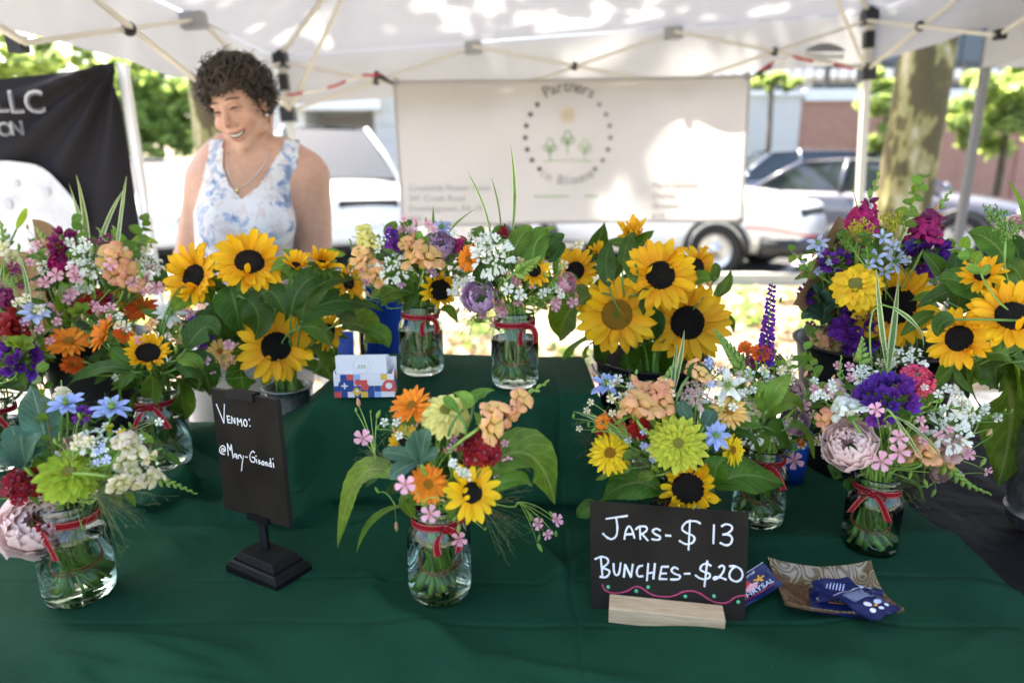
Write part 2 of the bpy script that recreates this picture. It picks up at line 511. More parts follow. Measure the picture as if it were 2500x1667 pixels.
bush('leafy_tree', 'small sunlit sapling in front of the brick wall', 1790, 330, 16.6, 32, 55, m_leaf_lime, 1000, 25, 0.14)
bush('leafy_tree', 'bright leaf spray above the right end of the banner', 1885, 200, 16.8, 70, 22, m_leaf_lime, 1300, 26, 0.17)
bush('leafy_tree', 'distant tall tree above the black banner at left', 90, 150, 24.0, 150, 60, m_leaf_lime, 2600, 27, 0.3)

# low ground cover behind the table: nobody could count it
rg = random.Random(5); cl = []
for i in range(330):
    x = rg.uniform(-4.5, 5.0); y = rg.uniform(4.2, 7.1); s = rg.uniform(0.08, 0.2)
    if rg.random() < 0.45+0.4*math.sin(x*1.7)*math.sin(y*1.9+1): cl.append(((x, y, s*0.6+0.01), (s, s, s*0.6), rg.randint(10, 24)))
solo('ground_cover', leaf_cloud('ground_cover', cl, 0.075, m_leaf_green, 8), 'low leafy ground cover in the mulch bed behind the table', 'ground cover', kind='stuff')
cl = [((rg.uniform(-6, 6), rg.uniform(4.0, 7.6), 0.014), (0.25, 0.25, 0.006), 9) for i in range(420)]
solo('leaf_litter', leaf_cloud('leaf_litter', cl, 0.09, cloud_mat('dry_leaves', (0.36, 0.29, 0.17), 0.1), 9), 'dry pale leaf litter on the mulch behind the table', 'leaf litter', kind='stuff')

# ------------------------------------------------------------------ buildings
m_stucco = plain('pale_stucco', (0.60, 0.595, 0.58), 0.85, 0.2, 0.06, 0.6, 0.2, 12, bdist=0.01)
m_trim = plain('white_trim', (0.80, 0.80, 0.79), 0.6, 0.3, 0.04, 2)
m_beige = plain('beige_panel', (0.50, 0.45, 0.40), 0.7, 0.3, 0.06, 2)
m_dark = plain('dark_metal', (0.03, 0.032, 0.036), 0.5, 0.5)
def brickmat():
    m, nt, out = _nodes('red_brick')
    tc = N(nt, 'ShaderNodeTexCoord'); mp = N(nt, 'ShaderNodeMapping'); mp.inputs['Rotation'].default_value = (PI/2, 0, 0)
    nt.links.new(tc.outputs['Object'], mp.inputs[0])
    bt = N(nt, 'ShaderNodeTexBrick', i_Scale=4.5); bt.inputs['Color1'].default_value = (0.44, 0.23, 0.17, 1); bt.inputs['Color2'].default_value = (0.38, 0.18, 0.13, 1)
    bt.inputs['Mortar'].default_value = (0.42, 0.37, 0.33, 1); bt.inputs['Mortar Size'].default_value = 0.014
    nt.links.new(mp.outputs[0], bt.inputs['Vector'])
    finish(nt, out, bt.outputs[0], 0.85, 0.2, 0, (bt.outputs['Fac'], 0.4, 0.01))
    return m
m_brick = brickmat()
m_wglass = plain('window_glass', (0.03, 0.04, 0.05), 0.06, 0.8)
def wbox(b, px0, px1, py0, py1, Y, th=0.3, mi=0):
    a = at_y(px0, py0, Y); c = at_y(px1, py1, Y)
    b.box((min(a.x, c.x), Y, min(a.z, c.z)), (max(a.x, c.x), Y+th, max(a.z, c.z)), mi=mi)
    return a, c
# left: pale building with an open bay
Yb = 21.0
t = thing('pale_building', 'pale stucco building with a wide open bay behind the woman', 'building', at_z(900, 560, 0) if False else (-4.5, Yb, 0))
b = MB()
aL = at_y(560, 200, Yb).x; aR = at_y(1120, 200, Yb).x; o0 = at_y(742, 270, Yb); o1 = at_y(912, 270, Yb)
b.box((aL, Yb, 0), (o0.x, Yb+7, 7)); b.box((o1.x, Yb, 0), (aR, Yb+7, 7)); b.box((o0.x, Yb, o0.z), (o1.x, Yb+7, 7))
part(t, 'wall', b.mesh('wall', m_stucco, False))
b = MB(); b.box((o0.x, Yb+2.0, 0), (o1.x, Yb+2.2, o0.z)); part(t, 'bay_back', b.mesh('bay_back', m_beige, False))
b = MB(); b.box((o0.x-0.4, Yb-0.35, o0.z), (o1.x+0.25, Yb-0.002, o0.z+0.55)); part(t, 'lintel', b.mesh('lintel', m_trim, False))
b = MB(); b.box((o0.x-0.8, Yb-0.5, o0.z+1.0), (aR, Yb-0.003, o0.z+1.18)); part(t, 'ledge', b.mesh('ledge', m_trim, False))
for k in range(7):
    z = 0.9+k*0.42
    b = MB(); b.box((o1.x+0.02, Yb-0.03, z), (aR-0.3, Yb-0.002, z+0.38)); part(t, 'cladding_panel', b.mesh('cladding_panel', m_stucco, False))
b = MB(); pp = at_y(851, 330, 19.5); b.box((pp.x-0.3, 19.5, 0), (pp.x+0.3, 19.9, pp.z+0.15))
solo('white_cabinet', b.mesh('white_cabinet', m_trim, False), 'white utility cabinet standing before the pale building bay', 'cabinet', loc=(pp.x, 19.7, 0))
# right: concrete and brick garden wall with coping and railing
Yw = 18.6
w0 = at_y(1500, 235, Yw); w1 = at_y(1957, 235, Yw); w2 = at_y(2760, 258, Yw)
t = thing('concrete_wall', 'pale grey concrete retaining wall between banner and brick wall', 'wall', (w1.x-2, Yw, 0))
b = MB(); b.box((w0.x, Yw-0.05, 0), (w1.x, Yw+0.4, w1.z)); part(t, 'wall', b.mesh('wall', m_stucco, False))
b = MB(); b.box((w0.x, Yw-0.15, w1.z), (w1.x+0.04, Yw+0.5, w1.z+0.12)); part(t, 'coping', b.mesh('coping', m_trim, False))
t = thing('brick_wall', 'low red brick wall with white coping behind the mottled trunk', 'wall', (w1.x+3, Yw, 0))
b = MB(); b.box((w1.x, Yw, 0), (w2.x, Yw+0.35, w1.z-0.12)); part(t, 'wall', b.mesh('wall', m_brick, False))
b = MB(); b.box((w1.x+0.05, Yw-0.12, w1.z-0.12), (w2.x, Yw+0.5, w1.z+0.16)); part(t, 'coping', b.mesh('coping', m_trim, False))
for k in range(5):
    x = w1.x+1.6+k*2.1
    b = MB(); b.box((x, Yw-0.07, 0), (x+0.4, Yw-0.002, w1.z-0.13)); part(t, 'pier', b.mesh('pier', m_brick, False))
t = thing('railing', 'dark metal railing above the brick garden wall', 'railing', (w1.x, Yw+1.5, w1.z))
for k in range(34):
    x = w0.x+2.2+k*0.32; big = k % 6 == 0
    b = MB(); b.box((x, Yw+1.5, w1.z-1.2), (x+(0.12 if big else 0.03), Yw+1.53+(0.1 if big else 0), w1.z+1.05)); part(t, 'post' if big else 'baluster', b.mesh('baluster', m_dark, False))
for z in (0.15, 1.0):
    b = MB(); b.box((w0.x+2.0, Yw+1.49, w1.z+z), (w0.x+13.4, Yw+1.55, w1.z+z+0.07)); part(t, 'rail', b.mesh('rail', m_dark, False))
# far building right
Yf = 27.0
t = thing('apartment_building', 'far pale apartment building with dark windows behind the mottled trunk', 'building', (10, Yf, 0))
f0 = at_y(1500, 100, Yf).x; f1 = at_y(2900, 100, Yf).x
b = MB(); b.box((f0, Yf, 0), (f1, Yf+8, 11)); part(t, 'wall', b.mesh('wall', plain('grey_render', (0.48, 0.48, 0.50), 0.8, 0.2, 0.08, 0.5), False))
for fz in (2.6, 5.0, 7.6):
    b = MB(); b.box((f0, Yf-0.35, fz+2.0), (f1, Yf-0.002, fz+2.3)); part(t, 'floor_band', b.mesh('floor_band', m_trim, False))
    for k in range(10):
        x = f0+0.7+k*2.25
        b = MB(); b.box((x, Yf-0.08, fz), (x+1.6, Yf-0.003, fz+1.85)); w = part(t, 'window', b.mesh('window', m_dark, False))
        for s in (0, 1):
            b = MB(); b.box((x+0.08+s*0.76, Yf-0.1, fz+0.08), (x+0.76+s*0.76, Yf-0.081, fz+1.77)); part(w, 'pane', b.mesh('pane', m_wglass, False))

# ------------------------------------------------------------------ parked cars
m_tyre = plain('tyre_rubber', (0.02, 0.02, 0.02), 0.8, 0.3)
m_rim = plain('wheel_rim', (0.45, 0.45, 0.46), 0.3, 0.5, metallic=0.9)
m_carglass = plain('car_glass', (0.025, 0.032, 0.035), 0.04, 0.9)
m_lamp = plain('headlamp', (0.7, 0.7, 0.7), 0.08, 0.8)
m_red = plain('tail_lamp', (0.35, 0.01, 0.01), 0.15, 0.7)
m_blackplastic = plain('black_plastic', (0.018, 0.018, 0.02), 0.45, 0.4)
m_cabin = plain('car_interior', (0.05, 0.05, 0.055), 0.8, 0.2)
def car(label, x, y, yaw, paint, style='sedan', group=None, bump=None):
    bump = bump or m_blackplastic
    t = thing('parked_car', label, 'car', (x, y, 0), group)
    Mw = Matrix.Translation((x, y, 0)) @ Matrix.Rotation(yaw, 4, 'Z')
    H = {'sedan': 1.46, 'suv': 1.72, 'van': 1.98}[style]
    up = {'sedan': 0.0, 'suv': 0.14, 'van': 0.2}[style]
    st = [(-2.26, .48, .78, .66), (-2.16, .33, .94, .83), (-1.6, .26, 1.0, .895), (-.8, .25, 1.0, .91), (.6, .25, .985, .91), (1.1, .26, .965, .90), (1.65, .28, .90, .875), (2.05, .31, .80, .80), (2.2, .36, .70, .70), (2.27, .45, .60, .58)]
    b = MB(); rings = []
    for (sx, zb, zt, w) in st:
        zt += up; h = zt-zb
        half = [(0, zb), (.75*w, zb), (.95*w, zb+.10*h), (w, zb+.34*h), (.985*w, zb+.62*h), (w*.97, zb+.80*h), (.90*w, zt-.035), (.5*w, zt), (0, zt+.012)]
        rings.append([V3((sx, -yy, z)) for yy, z in half] + [V3((sx, yy, z)) for yy, z in reversed(half[1:-1])])
    n = len(rings[0]); vs = [p for r in rings for p in r]
    fs = [(i*n+k, (i+1)*n+k, (i+1)*n+(k+1) % n, i*n+(k+1) % n) for i in range(len(st)-1) for k in range(n)]
    fs += [tuple(range(n)), tuple(reversed(range((len(st)-1)*n, len(st)*n)))]
    b.add(vs, fs)
    part(t, 'body', b.mesh('body', paint), Mw)
    xr = -1.75 if style == 'sedan' else -2.12
    zb = 0.97+up
    cx = [(xr, zb, .80), (-1.0 if style == 'sedan' else -1.95, H-.02, .60), (-.3, H+.015, .62), (.25, H-.03, .60), (1.05 if style != 'van' else 1.25, zb-.02, .80)]
    b = MB()
    vs = []
    for (sx, z, w) in cx: vs += [V3((sx*.985, -w+.04, z-.03)), V3((sx*.985, w-.04, z-.03))]
    b.add(vs, [(0, 2, 3, 1), (2, 4, 5, 3), (4, 6, 7, 5), (6, 8, 9, 7), (0, 8, 6, 4, 2), (1, 3, 5, 7, 9)])
    part(t, 'cabin', b.mesh('cabin', m_cabin, False), Mw)
    def pane(name, q):
        b = MB(); c = sum(q, V3())/4
        q = [c+(p-c)*0.94 for p in q]
        b.add(q, [(0, 1, 2, 3)]); part(t, name, b.mesh(name, m_carglass, False), Mw)
    P = lambda i, s, k=1.0: V3((cx[i][0]*1.005, s*cx[i][2]*k, cx[i][1]))
    pane('windshield', [P(4, -1), P(4, 1), P(3, 1), P(3, -1)])
    pane('rear_window', [P(0, 1), P(0, -1), P(1, -1), P(1, 1)])
    for s in (-1, 1):
        mid_b = V3((-.35, s*.81, zb)); mid_t = P(2, s)
        pane('side_window', [P(4, s), mid_b, mid_t, P(3, s)])
        pane('side_window', [mid_b, P(0, s), P(1, s), mid_t])
        for a, c in ((P(4, s), P(3, s)), (mid_b, mid_t), (P(0, s), P(1, s))):
            b = MB(); b.tube([a, (a+c)/2+V3((0, s*.012, .01)), c], .035, 6); part(t, 'pillar', b.mesh('pillar', paint), Mw)
    b = MB()
    b.grid(lambda u, v: V3((cx[1][0]+(cx[3][0]-cx[1][0])*u, (v*2-1)*.64, H+.03*math.sin(PI*u)**.6*1.0-.05*(v*2-1)**2+.01)), 8, 8)
    b.grid(lambda u, v: V3((cx[1][0]+(cx[3][0]-cx[1][0])*u, (1-v*2)*.64, H-.06)), 1, 1)
    part(t, 'roof', b.mesh('roof', paint), Mw)
    for wx in (-1.38, 1.38):
        for s in (-1, 1):
            Mr = Mw @ Matrix.Translation((wx, s*.80, .33)) @ Matrix.Rotation(-s*PI/2, 4, 'X')
            b = MB(); b.lathe([(.20, -.1), (.30, -.10), (.33, -.07), (.335, 0), (.33, .10), (.30, .115), (.215, .10), (.20, .06)], n=28, M=I4)
            w = part(t, 'wheel', b.mesh('wheel', m_tyre), Mr)
            b = MB(); b.lathe([(.0, .075), (.05, .08), (.06, .06), (.17, .075), (.212, .095)], n=20, M=I4); part(w, 'rim', b.mesh('rim', m_rim), Mr)
            b = MB(); b.tube([Mw.inverted() @ Mw @ V3((wx+.40*math.cos(a), s*.895, .33+.40*math.sin(a))) for a in [PI*k/10 for k in range(11)]], .035, 6)
            part(t, 'wheel_arch', b.mesh('wheel_arch', m_blackplastic), Mw)
    for s in (-1, 1):
        b = MB(); b.ball((2.04, s*.62, .70+up), (.17, .17, .075), 10, 6); part(t, 'headlight', b.mesh('headlight', m_lamp), Mw)
        b = MB(); b.ball((-2.12, s*.66, .82+up), (.10, .16, .10), 8, 5); part(t, 'tail_light', b.mesh('tail_light', m_red), Mw)
        b = MB(); b.ball((.92, s*1.0, 1.03+up), (.07, .12, .075), 8, 5); part(t, 'wing_mirror', b.mesh('wing_mirror', paint), Mw)
        b = MB(); b.box((-.2, s*.90-.012, .84+up), (-.02, s*.90+.022, .87+up)); part(t, 'door_handle', b.mesh('door_handle', paint, False), Mw)
    b = MB(); b.box((2.1, -.42, .52+up), (2.262, .42, .70+up)); part(t, 'grille', b.mesh('grille', m_blackplastic, False), Mw)
    b = MB(); b.tube([V3((1.9, -.84, .40)), V3((2.18, -.66, .40)), V3((2.27, 0, .40)), V3((2.18, .66, .40)), V3((1.9, .84, .40))], .12, 8); part(t, 'bumper', b.mesh('bumper', bump), Mw)
    b = MB(); b.tube([V3((-1.9, -.86, .42)), V3((-2.2, -.66, .42)), V3((-2.27, 0, .42)), V3((-2.2, .66, .42)), V3((-1.9, .86, .42))], .12, 8); part(t, 'bumper', b.mesh('bumper', bump), Mw)
def paint(name, col, metallic=0.0):
    return plain('car_paint_'+name, col, 0.25, 0.5, metallic=metallic, coat=0.8)
G = 'cars parked behind the market stalls'
car('white car with black bumper parked right behind the hanging banner', 1.97, 10.0, math.radians(-38), paint('white', (0.75, 0.75, 0.76)), 'suv', G)
car('grey lilac car parked behind the mottled plane tree trunk', 6.0, 11.6, math.radians(-38), paint('grey', (0.13, 0.13, 0.155), 0.3), 'sedan', G)
car('dark blue grey off-road car at the far kerb right of the banner', 5.9, 15.9, math.radians(180), paint('slate', (0.13, 0.16, 0.20), 0.3), 'suv', G)
car('white van with green reflections right of the woman', at_y(800, 400, 11.6).x, 11.6, math.radians(-62), paint('van_white', (0.78, 0.78, 0.77)), 'van', G, MATS['car_paint_van_white'])
car('white car left of the woman behind the black banner edge', at_y(330, 430, 11.0).x, 11.0, math.radians(-40), paint('pearl', (0.72, 0.73, 0.75)), 'sedan', G, MATS['car_paint_pearl'])
car('blue car farther away beside the green tree', at_y(450, 400, 14.5).x, 15.4, math.radians(180), paint('blue', (0.05, 0.08, 0.25)), 'sedan', G)

# ------------------------------------------------------------------ market tent
TX0, TX1, TY0, TY1 = -1.18, 1.82, 0.70, 3.70
TXC, TYC = (TX0+TX1)/2, (TY0+TY1)/2
EAVE, VAL, PEAK = 1.95, 1.715, 2.80
TILT = Matrix.Translation((TXC, TYC, 1.7)) @ Matrix.Rotation(math.radians(-3.9), 4, 'Y') @ Matrix.Translation((-TXC, -TYC, -1.7))
def cloth_mat(name, col, transl, rough=0.8, bump=0.25, scale=3.0):
    if name in MATS: return MATS[name]
    m, nt, out = _nodes(name)
    tc = N(nt, 'ShaderNodeTexCoord')
    nz = N(nt, 'ShaderNodeTexNoise', i_Scale=scale, i_Detail=3.0); nt.links.new(tc.outputs['Object'], nz.inputs['Vector'])
    wv = N(nt, 'ShaderNodeTexNoise', i_Scale=900.0, i_Detail=1.0); nt.links.new(tc.outputs['Object'], wv.inputs['Vector'])
    c = ramp(nt, nz.outputs[0], [(0.3, tuple(x*0.94 for x in col)), (0.7, col)])
    h = math_n(nt, 'ADD', math_n(nt, 'MULTIPLY', nz.outputs[0], 8.0), math_n(nt, 'MULTIPLY', wv.outputs[0], 0.08))
    finish(nt, out, c, rough, 0.04, transl, (h, bump, 0.01))
    MATS[name] = m
    return m
m_canopy = cloth_mat('white_canopy', (0.50, 0.50, 0.505), 0.30)
m_frame = plain('cream_steel', (0.62, 0.59, 0.50), 0.4, 0.5)
m_joint = plain('black_nylon', (0.015, 0.015, 0.016), 0.45, 0.4)
m_galv = plain('grey_bracket', (0.30, 0.30, 0.30), 0.5, 0.5)
tent = thing('market_tent', 'white pop-up market tent over the flower stall', 'tent', (TXC, TYC, 0))
pk = V3((TXC, TYC, PEAK))
cs = [V3((TX0, TY0, EAVE)), V3((TX1, TY0, EAVE)), V3((TX1, TY1, EAVE)), V3((TX0, TY1, EAVE))]
for i in range(4):
    a, c = cs[i], cs[(i+1) % 4]; rg = random.Random(i)
    def roof(u, v, a=a, c=c, i=i):
        e = a.lerp(c, u); p = e.lerp(pk, v)
        sag = 0.05*math.sin(PI*v)*(1-v*0.5)*(4*u*(1-u)) + 0.012*math.sin(u*17+i)*math.sin(PI*v)*(1-v)
        return p - V3((0, 0, sag))
    b = MB(); b.grid(roof, 24, 18); part(tent, 'canopy_panel', b.mesh('canopy_panel', m_canopy), TILT)
    out_d = ((a+c)/2-V3((TXC, TYC, EAVE))).normalized()
    def val(u, v, a=a, c=c, o=out_d, i=i):
        p = a.lerp(c, u); w = 0.012*math.sin(u*21+i*2)*v+0.008*math.sin(u*47+1)*v
        return p + o*(0.012+w) - V3((0, 0, (EAVE-VAL)*v))
    b = MB(); b.grid(val, 60, 4); part(tent, 'valance', b.mesh('valance', m_canopy), TILT)
    # scissor truss along this side
    for k in range(3):
        q0 = a.lerp(c, k/3)-out_d*0.03; q1 = a.lerp(c, (k+1)/3)-out_d*0.03
        zt, zb = EAVE-0.03, EAVE-0.28
        for z0, z1, off in ((zt, zb, 0.0), (zb, zt, 0.022)):
            b = MB(); p0 = V3((q0.x, q0.y, z0))-out_d*off; p1 = V3((q1.x, q1.y, z1))-out_d*off
            b.tube([p0, p1], 0.0098, 4); part(tent, 'truss_bar', b.mesh('truss_bar', m_frame, False), TILT)
        mid = (q0+q1)/2; b = MB(); b.ball((mid.x-out_d.x*0.012, mid.y-out_d.y*0.012, (zt+zb)/2), 0.022, 8, 6); part(tent, 'truss_pivot', b.mesh('truss_pivot', m_joint), TILT)
        if k > 0:
            b = MB(); b.box((q0.x-0.042, q0.y-0.025, zt-0.03), (q0.x+0.042, q0.y+0.025, zt+0.025)); part(tent, 'truss_bracket', b.mesh('truss_bracket', m_galv, False), TILT)
            b = MB(); b.box((q0.x-0.016, q0.y-0.016, zb-0.018), (q0.x+0.016, q0.y+0.016, zb+0.018)); part(tent, 'truss_pivot', b.mesh('truss_pivot', m_joint, False), TILT)
Ti = TILT.inverted()
for i, c in enumerate(cs):
    q = V3((c.x+(0.03 if c.x < TXC else -0.03), c.y+(0.03 if c.y < TYC else -0.03), 0))
    foot = Ti @ V3(((TILT @ V3((q.x, q.y, 0))).x, q.y, 0.0))
    b = MB(); b.box((q.x-0.017, q.y-0.017, foot.z), (q.x+0.017, q.y+0.017, EAVE)); part(tent, 'leg', b.mesh('leg', m_frame, False), TILT)
    b = MB(); b.box((q.x-0.032, q.y-0.032, EAVE-0.06), (q.x+0.032, q.y+0.032, EAVE+0.02)); part(tent, 'corner_bracket', b.mesh('corner_bracket', m_joint, False), TILT)
    b = MB(); b.box((q.x-0.034, q.y-0.034, EAVE-0.32), (q.x+0.034, q.y+0.034, EAVE-0.245)); part(tent, 'slider', b.mesh('slider', m_joint, False), TILT)
    b = MB(); b.box((q.x-0.021, q.y-0.021, EAVE-0.17), (q.x+0.021, q.y+0.021, EAVE-0.09)); part(tent, 'leg_collar', b.mesh('leg_collar', m_joint, False), TILT)
    top = V3((q.x, q.y, EAVE)); hub = V3((TXC, TYC, PEAK-0.12))
    b = MB(); b.tube([top, hub], 0.012, 4); part(tent, 'roof_bar', b.mesh('roof_bar', m_frame, False), TILT)
    b = MB(); b.tube([V3((q.x, q.y, EAVE-0.28)), top.lerp(hub, 0.42)], 0.0105, 4); part(tent, 'roof_strut', b.mesh('roof_strut', m_frame, False), TILT)
b = MB(); b.box((TXC-0.04, TYC-0.04, PEAK-0.22), (TXC+0.04, TYC+0.04, PEAK-0.03)); part(tent, 'peak_hub', b.mesh('peak_hub', m_joint, False), TILT)
# faint maker's mark on the back valance, right corner
m_greyprint = plain('grey_print', (0.20, 0.21, 0.22), 0.8, 0.2)
b = MB()
lc = at_y(2012, 128, TY1-0.03); lm = mpp(lc)
vs = []
for k in range(13):
    u = k/12; vs.append(lc+V3(((u-0.5)*95*lm, -0.012, (4+16*math.sin(PI*u)**0.8)*lm))); vs.append(lc+V3(((u-0.5)*95*lm, -0.012, 0)))
b.add(vs, [(2*k, 2*k+1, 2*k+3, 2*k+2) for k in range(12)])
for k in range(9):
    x = lc.x+(k-4)*10.5*lm; b.box((x-3*lm, lc.y-0.014, lc.z-17*lm), (x+3*lm, lc.y-0.010, lc.z-5*lm))
part(tent, 'maker_mark', b.mesh('maker_mark', m_greyprint, False))

# ------------------------------------------------------------------ hanging banner with the growers' mark
def text_mesh(s, size, mat, align='LEFT', ext=0.0):
    cu = bpy.data.curves.new('lettering', 'FONT'); cu.body = s; cu.size = size; cu.align_x = align; cu.extrude = ext; cu.resolution_u = 3
    o = bpy.data.objects.new('lettering', cu); COL.objects.link(o)
    dg = bpy.context.evaluated_depsgraph_get()
    me = bpy.data.meshes.new_from_object(o.evaluated_get(dg))
    bpy.data.objects.remove(o); bpy.data.curves.remove(cu)
    me.materials.clear(); me.materials.append(mat)
    return me
m_banner = cloth_mat('banner_cloth', (0.50, 0.485, 0.475), 0.42, bump=0.1)
m_ink = plain('black_ink', (0.08, 0.08, 0.085), 0.7, 0.2)
m_inkgrey = plain('grey_ink', (0.24, 0.24, 0.24), 0.7, 0.2)
m_inkgreen = plain('green_ink', (0.27, 0.42, 0.22), 0.7, 0.2)
m_inkpale = plain('pale_green_ink', (0.40, 0.52, 0.32), 0.7, 0.2)
m_inkgold = plain('gold_ink', (0.62, 0.50, 0.28), 0.7, 0.2)
YB = 3.58
BTL, BTR, BBL, BBR = at_y(958, 196, YB), at_y(1833, 182, YB), at_y(980, 556, YB), at_y(1813, 542, YB)
banner = thing('hanging_banner', 'pale banner with a round flower growers mark hung across the tent back', 'banner', ((BTL.x+BTR.x)/2, YB, BBL.z))
def bwav(u, v): return V3((0, 0.012*math.sin(u*9+v*2)*(0.3+v)+0.006*math.sin(u*23+v*5), 0.012*math.sin(PI*u)*(v-0.5)))
b = MB(); b.grid(lambda u, v: BTL.lerp(BTR, u).lerp(BBL.lerp(BBR, u), v)+bwav(u, v), 60, 24)
part(banner, 'cloth', b.mesh('cloth', m_banner))
b = MB()
for (a, c) in ((BTL, BTR), (BBL, BBR), (BTL, BBL), (BTR, BBR)):
    ax = (c-a).normalized(); cen = (BTL+BBR)/2; inn = (cen-(a+c)/2); inn -= ax*inn.dot(ax); inn.normalize()
    nseg = 30
    vs = []
    for k in range(nseg+1):
        p = a.lerp(c, k/nseg)
        u = (p.x-BTL.x)/(BTR.x-BTL.x); v = (BTL.z-p.z)/(BTL.z-BBL.z)
        w = bwav(u, v)+V3((0, -0.003, 0)); vs += [p+w, p+inn*0.014+w]
    b.add(vs, [(2*k, 2*k+1, 2*k+3, 2*k+2) for k in range(nseg)])
part(banner, 'hem', b.mesh('hem', m_banner))
for q in (BTL, BTR, BBL, BBR):
    b = MB(); cen = (BTL+BBR)/2; p = q+(cen-q)*0.02
    b.lathe([(0.008, 0), (0.016, 0.002), (0.017, 0.004)], n=12, M=Matrix.Translation((p.x, p.y-0.006, p.z)) @ Matrix.Rotation(PI/2, 4, 'X'))
    part(banner, 'eyelet', b.mesh('eyelet', m_galv))
lc = at_y(1386, 330, YB-0.022); lm = mpp(lc)
def on_banner(dx, dy): return V3((lc.x+dx*lm, YB-0.030, lc.z-dy*lm))
def arc_text(s, r, a0, a1, size, mat, flip=False):
    for k, ch in enumerate(s):
        if ch == ' ': continue
        a = a0+(a1-a0)*k/(len(s)-1)
        p = on_banner(r*math.sin(a), -r*math.cos(a))
        me = text_mesh(ch, size*lm, mat, 'CENTER', 0.0006)
        M = Matrix.Translation(p) @ Matrix.Rotation(PI/2, 4, 'X') @ Matrix.Rotation(-a if not flip else PI-a, 4, 'Z')
        part(banner, 'letter', me, M)
arc_text('Partners', 100, math.radians(-28), math.radians(30), 38, m_ink)
arc_text('in Blooms', 118, math.radians(213), math.radians(147), 32, m_inkgrey, True)
for s in (-1, 1):
    for k in range(7):
        a = math.radians(46+k*15.5)*s
        p = on_banner(104*math.sin(a), -104*math.cos(a)+2)
        b = MB(); b.ball(p, (6*lm, 0.002, 6*lm), 8, 4); part(banner, 'dot', b.mesh('dot', m_ink if s < 0 else m_inkgrey))
sc_ = on_banner(0, -46)
b = MB(); b.lathe([(4*lm, 0), (9*lm, 0.001)], n=20, M=Matrix.Translation(sc_) @ Matrix.Rotation(PI/2, 4, 'X'))
for k in range(16):
    a = 2*PI*k/16; d = V3((math.cos(a), 0, math.sin(a))); t2 = V3((-math.sin(a), 0, math.cos(a)))
    b.add([sc_+d*11*lm-t2*1.6*lm, sc_+d*11*lm+t2*1.6*lm, sc_+d*22*lm+t2*1.0*lm, sc_+d*22*lm-t2*1.0*lm], [(0, 1, 2, 3)])
part(banner, 'sun_emblem', b.mesh('sun_emblem', m_inkgold, False))
def outline(pts, w=1.7): 
    b = MB(); b.tube([on_banner(*p) for p in pts], w*lm, 5); return b
def petal_loop(cx, cy, ang, L, W):
    out = []
    for k in range(17):
        t = k/16*2*PI; x = math.sin(t)*W*math.sin(min(t, 2*PI-t)*0.5)**0.7; y = -L*(1-math.cos(t))/2
        out.append((cx+x*math.cos(ang)-y*math.sin(ang), cy+x*math.sin(ang)+y*math.cos(ang)))
    return out
for cx, top, mt in ((-43, 52, m_inkgreen), (0, 46, m_inkgreen), (43, 52, m_inkpale)):
    base = 62 if cx else 44
    for ang, L, W in ((0, 40, 9), (-0.75, 26, 7), (0.75, 26, 7)):
        part(banner, 'leaf_emblem', outline(petal_loop(cx, base-22, ang, L*0.8, W)).mesh('leaf_emblem', mt))
    part(banner, 'stem_emblem', outline([(cx, base-22), (cx, base)]).mesh('stem_emblem', mt))
part(banner, 'ground_emblem', outline([(-60, 62), (0, 60), (60, 61)], 1.3).mesh('ground_emblem', m_inkpale))
part(banner, 'ground_emblem', outline([(-82, 146), (-25, 147), (5, 146)], 2.0).mesh('ground_emblem', m_inkpale))
part(banner, 'ground_emblem', outline([(45, 145), (78, 146)], 2.0).mesh('ground_emblem', m_inkgreen))
for px, py, rows in ((998, 466, ('Creekside Flower Farm', '541 Creek Road', 'Downingtown, PA 19', '484')), (1592, 460, ('Mary Gisondi', 'Owner', 'Grower', '610'))):
    for k, s in enumerate(rows):
        p = at_y(px, py+k*25, YB-0.03)
        part(banner, 'lettering', text_mesh(s, 21*lm, m_inkgrey, 'LEFT', 0.0006), Matrix.Translation(p) @ Matrix.Rotation(PI/2, 4, 'X'))
# straps with red and white cord tying the banner to the tent legs
m_cordred = plain('red_tape', (0.45, 0.03, 0.035), 0.6, 0.3)
m_cordwhite = plain('white_tape', (0.75, 0.73, 0.66), 0.6, 0.3)
for pts, lab in (([(700, 232), (740, 226), (800, 215), (845, 198), (885, 183), (930, 182)], 'red and white bungee cord from the left tent leg to the banner'),
                 ([(1858, 172), (1890, 152), (1935, 138), (1985, 150), (2035, 156), (2085, 168)], 'red and white bungee cord from the right tent leg to the banner')):
    P = [at_y(x, y, 3.55) for x, y in pts]
    t = thing('bungee_cord', lab, 'cord', P[0], 'bungee cords holding the banner')
    seq = [m_cordred, m_cordwhite, m_cordred, m_cordwhite, m_cordred]
    for k in range(5):
        b = MB(); b.tube([P[k], P[k].lerp(P[k+1], 0.5)+V3((0, 0, -0.004)), P[k+1]], 0.006, 6); part(t, 'cord', b.mesh('cord', seq[k]))
for q0, q1, lab in (((960, 206), (915, 178), 'black strap hook at the banner top left corner'), ((1836, 190), (1882, 160), 'black strap hook at the banner top right corner')):
    b = MB(); a, c = at_y(*q0, 3.56), at_y(*q1, 3.56); b.tube([a, a.lerp(c, 0.5), c], [0.006, 0.012, 0.014], 6); solo('strap_hook', b.mesh('strap_hook', m_joint), lab, 'strap', loc=a)
